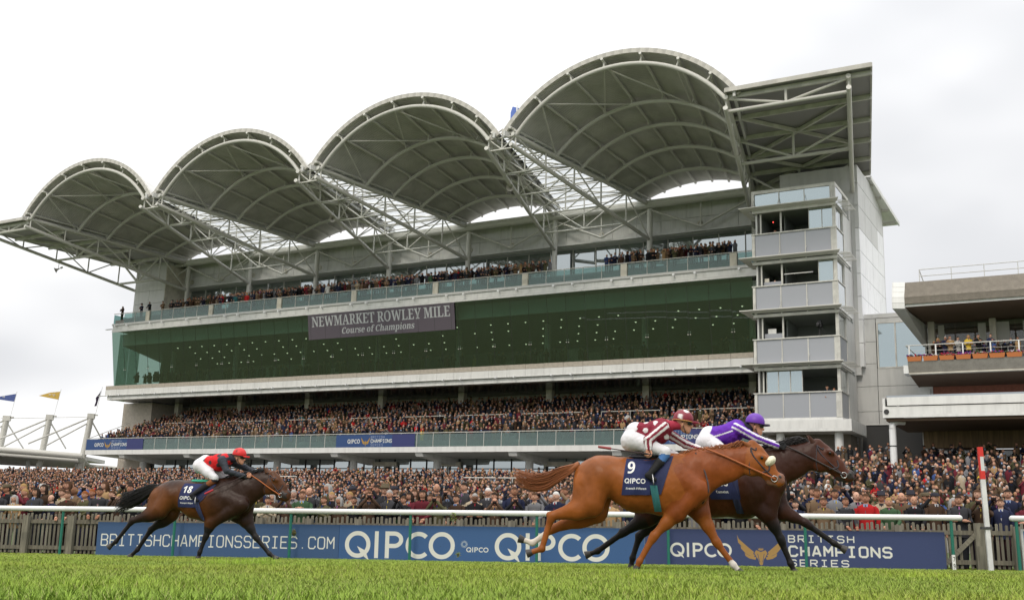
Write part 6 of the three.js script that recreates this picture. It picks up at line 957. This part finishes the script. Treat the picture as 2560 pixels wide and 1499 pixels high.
  if (hairKind === 'cap') L.push(loft([[0, 1.655, hz + 0.01, 0.098, 0.12], [0, 1.7, hz, 0.1, 0.115], [0, 1.735, hz, 0.07, 0.08]], sg, CL.accent), loft([[0, 1.65, hz + 0.1, 0.07, 0.06], [0, 1.66, hz + 0.1, 0.07, 0.06]], sg, CL.accent));
  const arm = { leaning: (s) => [[s * 0.22, 1.12, 0.2], [s * 0.08 + s * 0.06, 1.0, 0.42]], folded: (s) => [[s * 0.25, 1.12, 0.08], [-s * 0.06, 1.13, 0.24]], camera: (s) => [[s * 0.27, 1.3, 0.22], [s * 0.05, 1.57, 0.27]], clapping: (s) => [[s * 0.25, 1.13, 0.12], [s * 0.02, 1.25, 0.32]], raised: (s) => s > 0 ? [[0.34, 1.62, 0.06], [0.32, 1.9, 0.1]] : [[-0.25, 1.14, 0.05], [-0.24, 0.95, 0.2]], standing: (s) => [[s * 0.25, 1.14, -0.02], [s * 0.25, 0.88, 0.05]] }[pose];
  for (const s of [-1, 1]) {
    const [e, w] = arm(s); L.push(limb([[s * 0.16, 1.4, z2, 0.06], [s * 0.205, 1.36, z2, 0.062], [...e, 0.052], [...w, 0.04]], fine ? 8 : 5, CL.coat));
    const d = V(w[0] - e[0], w[1] - e[1], w[2] - e[2]).normalize(), at = (t, ox = 0, oy = 0) => [w[0] + d.x * t + ox, w[1] + d.y * t + oy, w[2] + d.z * t];
    L.push(limb([[...at(-0.01), 0.03], [...at(0.05), 0.042], [...at(0.09), 0.038]], 6, CL.skin));
    if (fine) for (let k = 0; k < 5; k++) { const o = (k - 1.5) * 0.018; L.push(k < 4 ? limb([[...at(0.085, o, 0), 0.0095], [...at(0.125 + 0.01 * (k % 3), o, -0.01), 0.009], [...at(0.14 + 0.008 * (k % 2), o, -0.03), 0.008]], 4, CL.skin) : limb([[...at(0.03, -s * 0.035, 0), 0.011], [...at(0.08, -s * 0.05, 0.01), 0.009]], 4, CL.skin)); }
  }
  if (pose === 'camera') { L.push(loft([[0, 1.55, 0.3, 0.065, 0.035], [0, 1.64, 0.3, 0.065, 0.035]], 6, CL.dark), limb([[0, 1.59, 0.32, 0.035], [0, 1.59, 0.42, 0.032]], 8, CL.dark)); }
  return pack(L);
}
const fineKit = {}; const kit = (p, h) => fineKit[p + h] ??= figure(p, h, true);
const COATS = [['navy', [0.018, 0.022, 0.05]], ['black', [0.013, 0.013, 0.015]], ['charcoal', [0.04, 0.04, 0.045]], ['dark brown', [0.06, 0.035, 0.022]], ['olive', [0.075, 0.07, 0.035]], ['tweed brown', [0.15, 0.10, 0.06]], ['grey', [0.17, 0.17, 0.18]], ['camel', [0.34, 0.22, 0.11]], ['red', [0.42, 0.018, 0.02]], ['burgundy', [0.13, 0.02, 0.03]], ['beige', [0.42, 0.35, 0.25]], ['blue', [0.05, 0.09, 0.24]], ['green', [0.05, 0.10, 0.05]], ['white', [0.6, 0.59, 0.57]], ['teal', [0.03, 0.12, 0.13]], ['yellow', [0.55, 0.38, 0.05]]];
const COATW = [11, 17, 14, 13, 7, 8, 6, 3, 1.8, 3.5, 2.6, 1.2, 1, 0.6, 0.4, 0.15];
const HAIRC = [['dark', [0.025, 0.016, 0.011]], ['brown', [0.07, 0.035, 0.018]], ['fair', [0.32, 0.20, 0.08]], ['grey', [0.30, 0.29, 0.28]], ['white', [0.55, 0.54, 0.52]], ['ginger', [0.22, 0.07, 0.02]]], HAIRW = [13, 11, 3.5, 4, 1.5, 1];
const pickW = (r, w) => { let s = w.reduce((a, b) => a + b, 0) * r; for (let i = 0; i < w.length; i++) if ((s -= w[i]) < 0) return i; return w.length - 1; };
const SKINS = [[0.46, 0.25, 0.17], [0.52, 0.29, 0.20], [0.42, 0.21, 0.14], [0.55, 0.33, 0.24], [0.38, 0.19, 0.12], [0.20, 0.10, 0.06]];
function palette(R, over = {}) {
  const c = over.coat ?? pickW(R(), COATW), h = over.hair ?? pickW(R(), HAIRW), skin = SKINS[pickW(R(), [5, 5, 4, 3, 3, 0.4])], k = 0.8 + 0.4 * R();
  const shirt = R() < 0.2 ? [0.48, 0.48, 0.5] : R() < 0.15 ? [0.25, 0.33, 0.5] : COATS[pickW(R(), COATW)][1], tie = [[0.25, 0.02, 0.03], [0.03, 0.05, 0.18], [0.3, 0.1, 0.25], [0.1, 0.1, 0.12], [0.4, 0.3, 0.06]][(R() * 5) | 0];
  return { c, h, cols: [skin, HAIRC[h][1], COATS[c][1].map((v) => v * k), shirt, tie, [0.03, 0.03, 0.035].map((v) => v * (0.6 + 2 * R())), [0.02, 0.013, 0.012], [skin[0] * 0.65, skin[1] * 0.4, skin[2] * 0.42]] };
}
const skinMat = new THREE.MeshPhysicalMaterial({ vertexColors: true, roughness: 0.85, specularIntensity: 0.3 });
const ONES = ['', 'first', 'second', 'third', 'fourth', 'fifth', 'sixth', 'seventh', 'eighth', 'ninth', 'tenth', 'eleventh', 'twelfth', 'thirteenth', 'fourteenth', 'fifteenth', 'sixteenth', 'seventeenth', 'eighteenth', 'nineteenth'], TENS = ['', '', 'twent', 'thirt', 'fort', 'fift', 'sixt', 'sevent', 'eight', 'ninet'];
const ordinal = (n) => n < 20 ? ONES[n] : n >= 100 ? 'hundred-and-' + ordinal(n - 100).replace(/^$/, 'zeroth') : n % 10 ? TENS[(n / 10) | 0] + 'y-' + ONES[n % 10] : TENS[n / 10] + 'ieth';
function person(R, at, yaw, o, where, group) {
  const pose = o.pose ?? 'standing', hairKind = o.hairKind ?? HAIRS[pickW(R(), [11, 2, 6, 1.2, 2])], k = kit(pose, hairKind), pal = palette(R, o);
  if (hairKind === 'cap' || hairKind === 'hat') pal.cols[4] = R() < 0.5 ? [0.10, 0.08, 0.05] : [0.03, 0.03, 0.04];
  const g = new THREE.BufferGeometry(); k.pa ??= new THREE.BufferAttribute(k.pos, 3); k.na ??= new THREE.BufferAttribute(k.nor, 3); g.setAttribute('position', k.pa); g.setAttribute('normal', k.na);
  const c = new Float32Array(k.cls.length * 3); for (let i = 0; i < k.cls.length; i++) c.set(pal.cols[k.cls[i]], i * 3); g.setAttribute('color', new THREE.BufferAttribute(c, 3));
  const m = top(obj('person', g, skinMat)); m.position.copy(at); m.rotation.set(0, yaw, (R() - 0.5) * 0.06); const s = (o.height ?? 1.72) / 1.72; m.scale.set(s * (0.94 + 0.14 * R()), s, s);
  const hw = hairKind === 'hat' ? 'in hat' : hairKind === 'cap' ? 'in cap' : hairKind === 'bald' ? 'balding' : `with ${hairKind === 'long' ? 'long ' : ''}${HAIRC[pal.h][0]} hair`;
  tag(m, `${o.what ?? 'spectator'} ${hw} in ${COATS[pal.c][0]}${o.extra ?? ''}, ${where}`, 'person', group);
  return m;
}
{ // rows pressed against the picket fence
  const R = rng(4242), rows = [[-1.22, 0.0, 0.44, 'front fence row'], [-1.66, 0.03, 0.48, 'second fence row'], [-2.25, 0.08, 0.56, 'third fence row']];
  rows.forEach(([off, lift, gap, rowName], r) => {
    const list = []; for (let s = -13.4 + r * 0.21; s < 12.6; s += gap * (0.86 + 0.34 * R())) list.push(s);
    list.forEach((s, i) => {
      const p = onRail(s + (R() - 0.5) * 0.08, off - R() * 0.18); p.y += lift;
      const pose = r === 0 ? ['leaning', 'leaning', 'leaning', 'folded', 'camera', 'clapping', 'standing'][(R() * 7) | 0] : ['standing', 'camera', 'clapping', 'folded', 'standing'][(R() * 5) | 0];
      const fist = r === 0 && s > 5.9 && s < 6.45 && !rows.fist; if (fist) rows.fist = true;
      const child = r === 1 && s > 11.0 && s < 11.5;
      person(R, p, RAIL_TURN + (R() - 0.5) * 0.9 - 0.1, { pose: fist ? 'raised' : pose, height: [1.47, 1.56, 1.64][r] + 0.2 * (R() - 0.3), coat: fist ? 1 : undefined, extra: fist ? ' arm raised' : pose === 'camera' ? ' holding camera' : '' }, `${ordinal(i + 1)} from left, ${rowName}`, 'spectators behind the picket fence');
    });
  });
}
{ // upper balcony
  const R = rng(99); let n = 0; const spots = [-72.6, -70.4, -69.2]; for (let u = -66.2; u < -1.9; u += (u > -56 && u < -25 ? 0.34 : 0.42) + 0.72 * R() * R() * (u > -24 ? 1.6 : u > -56 ? 0.8 : 1)) spots.push(u);
  for (const u of spots) { if (u > -18.6 && u < -13.2) continue; const back = R() < 0.3 ? 1 : 0; n++; person(R, inStand(u, 21.5 + 0.3 * back, -0.42 - 0.8 * back - 0.1 * R()), STAND_TURN + 0.5 + (R() - 0.5) * 0.8, { pose: ['leaning', 'standing', 'folded', 'clapping'][(R() * 4) | 0], height: 1.62 + 0.2 * R() }, `${ordinal(n)} from left, top balcony`, 'spectators on the top balcony'); }
}
{ // balcony of the concrete stand, tower rooms, people standing high by the brick wall
  const R = rng(7), W = (u, y, n, o, where, grp) => person(R, inStand(u, y, n), STAND_TURN + 0.35 + (R() - 0.5) * 0.5, o, where, grp), gc = 'spectators on the flower balcony';
  const C = [[14.25, 1, 2], [14.75, 0, 3], [15.1, 7, 1], [15.5, 13, 0], [16.15, 15, 2], [16.75, 1, 0], [17.0, 0, 1], [17.45, 0, 0], [17.55, 11, 1], [19.75, 10, 4], [20.15, 1, 4], [20.6, 6, 3], [21.1, 9, 1], [21.4, 2, 0]];
  C.forEach(([u, c, h], i) => W(u, 11.5, i % 3 ? 7.1 : 6.6, { coat: c, hair: h, pose: i % 2 ? 'clapping' : 'folded', height: i === 8 || i === 6 ? 1.3 : 1.7, hairKind: [0, 4, 9].includes(i) ? 'long' : 'short' }, `${ordinal(i + 1)} from left on the flower balcony`, gc));
  W(2.95, 16.85, 4.1, { coat: 1, hairKind: 'bald', height: 1.75, pose: 'folded' }, 'behind the desk in the tower room with a blind'); W(4.75, 16.75, 3.9, { coat: 2, hair: 1, hairKind: 'short', height: 1.55, pose: 'folded' }, 'low behind the tower rail below the blind'); W(2.7, 12.75, 4.0, { coat: 1, hairKind: 'bald', height: 1.75, pose: 'folded' }, 'beside the white notice in the tower room');
  W(6.5, 8.75, 4.4, { coat: 0, hair: 0, hairKind: 'short', height: 1.85, pose: 'leaning' }, 'standing in the lowest tower room opening'); W(6.95, 8.75, 4.3, { coat: 1, hair: 5, hairKind: 'short', height: 1.7, pose: 'folded' }, 'reading a paper in the lowest tower room'); W(3.1, 20.7, 4.3, { coat: 9, hair: 1, hairKind: 'short', height: 1.7, pose: 'standing' }, 'at the left of the top tower room');
  const hi = 'people standing by the walls above the terracing'; [[9.9, 9, 3], [10.6, 4, 1], [13.35, 3, 1], [13.75, 0, 0], [14.2, 0, 4], [14.8, 4, 0]].forEach(([u, c, h], i) => W(u, i < 2 ? 3.9 : 4.25, i < 2 ? 5.5 : 6.5, { coat: c, hair: h, hairKind: i === 5 ? 'long' : 'short', pose: i ? 'folded' : 'raised', height: 1.75 }, `${ordinal(i + 1)} of six standing by the pale stone wall`, hi));
  [[18.9, 0, 0], [19.6, 6, 0], [20.6, 1, 1]].forEach(([u, c, h], i) => W(u, 4.55, 5.6, { coat: c, hair: h, hairKind: 'short', pose: 'folded', height: 1.8 }, `${ordinal(i + 1)} of three standing high before the dark shop glass`, hi));
}
{ // everyone else: far too many to tell apart
  const R = rng(31337), low = []; for (const p of ['standing', 'folded', 'camera', 'clapping']) for (const h of HAIRS) low.push(null);
  const mini = (hairKind, arms) => { // upper body only
    const L = [loft([[0, 0.6, 0, 0.2, 0.14], [0, 1.06, 0, 0.18, 0.13], [0, 1.33, 0.01, 0.225, 0.135], [0, 1.43, 0, 0.15, 0.09], [0, 1.5, 0, 0.06, 0.06]], 6, CL.coat, false)], hy = 1.605;
    L.push(ball(0, hy, 0.03, 0.083, 0.12, 0.1, 7, 5, 0, (x, y, z) => { const a = hairKind === 'bald' ? z < -0.2 && y < 0.4 : y > 0.55 || (z < 0 && y > -0.5); return [a ? 1.08 : 1, a ? CL.hair : CL.skin]; }), { P: [[-0.06, 1.48, 0.1], [0.06, 1.48, 0.1], [0, 1.15, 0.15]], cls: CL.shirt });
    if (hairKind === 'long') L.push(loft([[0, 1.38, -0.05, 0.1, 0.05], [0, 1.62, -0.02, 0.1, 0.08]], 6, CL.hair)); if (hairKind === 'hat' || hairKind === 'cap') L.push(loft([[0, 1.66, 0.04, hairKind === 'hat' ? 0.14 : 0.1, 0.15], [0, 1.68, 0.03, 0.1, 0.11], [0, 1.76, 0.02, 0.08, 0.09]], 6, CL.accent));
    if (arms) for (const s of [-1, 1]) L.push(limb([[s * 0.22, 1.33, 0.02, 0.06], [s * 0.26, arms === 2 ? 1.28 : 1.1, 0.16, 0.05], [s * 0.06, arms === 2 ? 1.55 : 1.2, 0.26, 0.045]], 4, CL.coat), limb([[s * 0.07, arms === 2 ? 1.53 : 1.19, 0.25, 0.04], [s * 0.03, arms === 2 ? 1.58 : 1.22, 0.29, 0.04]], 4, CL.skin));
    return pack(L);
  };
  const kits = HAIRS.flatMap((h) => [0, 1, 2].map((a) => mini(h, a))), hw = [10, 4, 5, 1, 1.5], aw = [5, 3, 2], spotsAll = [];
  const put = (u, y, n, sc) => spotsAll.push([u, y, n, sc]);
  for (let r = 0; r < 11; r++) { const y = 6.9 + 0.355 * r, n = 1.15 - 0.76 * r; for (let u = -71.8 + Math.max(0, r - 1) * 0.55; u < 0.6; u += 0.5 * (0.8 + 0.4 * R())) if (R() < 0.93) put(u, y, n + (R() - 0.5) * 0.25, 0.93 + 0.14 * R()); }
  for (let u = -66; u < 0.5; u += 0.55 * (0.7 + 0.7 * R())) put(u, 10.45, -7.3 - R() * 0.9, 0.95 + 0.12 * R());
  for (let r = 0; r < 19; r++) { const s = stepRow(r); for (let u = -140; u < 7.4; u += 0.54 * (0.8 + 0.4 * R())) if (R() < 0.94) put(u, s.y, s.n - 0.5 + (R() - 0.5) * 0.3, 0.92 + 0.15 * R()); }
  for (let r = 0; r < 18; r++) { const s = rightRow(r); for (let u = 8; u < 34; u += 0.56 * (0.8 + 0.4 * R())) if (R() < (r > 13 ? 0.6 : 0.92)) put(u, s.y, s.n - 0.45 + (R() - 0.5) * 0.3, 0.92 + 0.15 * R()); }
  for (const [n, y] of [[-1.25, 21.8], [-2.1, 22.1]]) for (let u = -64; u < -2; u += 0.5 * (0.6 + 0.9 * R())) if (!(u > -19 && u < -13) && R() < 0.75) put(u, y, n, 0.94 + 0.1 * R());
  for (let k = 0; k < 26; k++) put(13.9 + k * 0.42, 11.5, 4.4 + 1.6 * R(), 0.94 + 0.1 * R());
  for (let k = 0; k < 130; k++) put(-71 + 71 * Math.pow(R(), 1.2), 14.0, -1.7 - R() * 1.4, 0.95 + 0.1 * R());
  let total = 0; const chosen = spotsAll.map((q) => { const k = kits[pickW(R(), hw) * 3 + pickW(R(), aw)]; total += k.cls.length; return k; });
  const pos = new Float32Array(total * 3), nor = new Float32Array(total * 3), colr = new Float32Array(total * 3); let o = 0;
  const cs = Math.cos(STAND_TURN), sn = Math.sin(STAND_TURN);
  spotsAll.forEach(([u, y, n, sc], i) => {
    const k = chosen[i], pal = palette(R, R() < 0.8 ? { coat: pickW(R(), [9, 16, 14, 14, 7, 9, 5, 2, 0.8, 4]) } : {}).cols, hatCol = (pal[4] = [0.035, 0.03, 0.028]), a = 0.45 + (R() - 0.5) * 1.0, ca = Math.cos(a), sa = Math.sin(a), wx = sc * (0.92 + 0.16 * R());
    for (let j = 0; j < k.cls.length; j++, o++) {
      const x = k.pos[j * 3] * wx, yy = k.pos[j * 3 + 1] * sc, z = k.pos[j * 3 + 2] * sc, lx = u + x * ca + z * sa, lz = n - x * sa + z * ca, nx = k.nor[j * 3], nz = k.nor[j * 3 + 2], mx = nx * ca + nz * sa, mz = -nx * sa + nz * ca, c = pal[k.cls[j]];
      pos[o * 3] = STAND_AT[0] + lx * cs + lz * sn; pos[o * 3 + 1] = y + yy; pos[o * 3 + 2] = STAND_AT[2] - lx * sn + lz * cs; nor[o * 3] = mx * cs + mz * sn; nor[o * 3 + 1] = k.nor[j * 3 + 1]; nor[o * 3 + 2] = -mx * sn + mz * cs; colr[o * 3] = c[0]; colr[o * 3 + 1] = c[1]; colr[o * 3 + 2] = c[2];
    }
  });
  const g = new THREE.BufferGeometry(); g.setAttribute('position', new THREE.BufferAttribute(pos, 3)); g.setAttribute('normal', new THREE.BufferAttribute(nor, 3)); g.setAttribute('color', new THREE.BufferAttribute(colr, 3));
  console.log('crowd', spotsAll.length, 'triangles', total / 3);
  tag(top(obj('crowd', g, skinMat)), 'dense crowd of racegoers filling the terraces of the stands', 'crowd', null, 'stuff');
}
// ---------- what the leaning glass mirrors: the far rail and the vehicles parked behind the camera ----------
{
  const R = rng(606);
  for (const [z, label] of [[9, 'white running rail on the far side of the course, nearer of two'], [16, 'white running rail on the far side of the course, further of two']]) {
    const G = thing('far_running_rail', label, 'rail', [0, ground(0, z), z], RAIL_TURN, 'rails on the far side');
    obj('rail_tube', tube([-110, 1.1, 0], [60, 1.1, 0], 0.06, 8), railMat, G); for (let s = -108; s < 60; s += 6) obj('rail_post', tube([s, -0.4, 0], [s, 1.1, 0], 0.035, 6), postGreen, G);
  }
  const tints = [['white', [0.75, 0.75, 0.75]], ['silver', [0.45, 0.47, 0.5]], ['dark blue', [0.03, 0.05, 0.14]], ['red', [0.35, 0.02, 0.02]], ['black', [0.02, 0.02, 0.02]], ['pale blue', [0.35, 0.45, 0.55]]];
  const glass = std([0.02, 0.025, 0.03], { roughness: 0.1 }), tyre = std([0.015, 0.015, 0.015], { roughness: 0.9 });
  for (let i = 0; i < 16; i++) {
    const van = i % 3 === 0, [tn0, tc] = tints[(i * 5 + (i >> 2)) % 6], x = -74 + i * 7.4 + 2 * R(), z = 24 + 5 * R(), C = thing('parked_vehicle', `${tn0} parked ${van ? 'van' : 'car'} on the far side of the course, ${ordinal(i + 1)} along the row`, van ? 'van' : 'car', [x, ground(x, z), z], 0.15 * (R() - 0.5), 'vehicles parked across the course');
    const prof = van ? [[-2.5, 0.35], [2.4, 0.35], [2.5, 0.9], [2.2, 1.1], [1.5, 2.1], [-2.4, 2.2], [-2.5, 1.9]] : [[-2.1, 0.32], [2.1, 0.32], [2.15, 0.7], [1.9, 0.85], [1.0, 0.95], [0.4, 1.4], [-1.0, 1.45], [-1.7, 1.0], [-2.1, 0.9]];
    obj('body', shapeGeo(prof, 1.7, 0.05).translate(0, 0, -0.85), std(tc, { roughness: 0.25, metalness: 0.2 }), C);
    obj('side_window', van ? boxR(0.6, 1.6, 1.2, 1.9, -0.93, 0.93) : shapeGeo([[-1.5, 1.0], [0.85, 0.98], [0.35, 1.34], [-0.95, 1.38]], 1.84).translate(0, 0, -0.92), glass, C);
    for (const s of [-1.4, 1.4]) for (const w of [-0.75, 0.75]) obj('wheel', new THREE.CylinderGeometry(0.33, 0.33, 0.22, 16).rotateX(Math.PI / 2).translate(s, 0.33, w), tyre, C);
  }
}

{ // clods of turf thrown up by the hooves, small sign by the left edge
  const R = rng(12), turf = new THREE.MeshStandardMaterial({ vertexColors: true, roughness: 1, side: THREE.DoubleSide });
  const clod = (label, s, off, h, size) => {
    const p = onRail(s, off), g = []; for (let k = 0; k < 26; k++) { const b = new THREE.ConeGeometry(0.004, 0.05 + 0.06 * R(), 3).rotateZ(R() * 6).rotateX(R() * 6).translate((R() - 0.5) * size, (R() - 0.5) * size * 2, (R() - 0.5) * size); g.push(paint(b, [0.14 + 0.1 * R(), 0.19 + 0.1 * R(), 0.03])); } g.push(paint(new THREE.IcosahedronGeometry(size * 0.45, 1).scale(1, 1.6, 0.8), [0.07, 0.06, 0.03]));
    const m = top(obj('turf_clod', g, turf)); m.position.set(p.x, p.y + h, p.z); tag(m, label, 'turf', 'clods of turf in the air');
  };
  clod('ragged clod of turf in the air before the web lettering', -4.2, 1.6, 0.55, 0.1); clod('small clod of turf flying off the chestnut horse hind hoof', 0.55, 8.0, 0.72, 0.06); clod('tiny clod of turf low over the round wordmark board', -0.6, 2.0, 0.16, 0.05);
  const q = onRail(-12.35, -2.0), s = thing('marker_sign', 'small white and orange marker sign behind the fence at the left edge', 'sign', q.toArray(), RAIL_TURN); obj('pole', tube([0, 0, 0], [0, 1.3, 0], 0.03, 8), M.steel, s); obj('plate', box(0.16, 0.24, 0.02, 0, 1.62, 0), railMat, s); obj('lower_plate', box(0.16, 0.2, 0.02, 0, 1.39, 0), std([0.6, 0.12, 0.03]), s);
}
renderer.render(scene, camera);
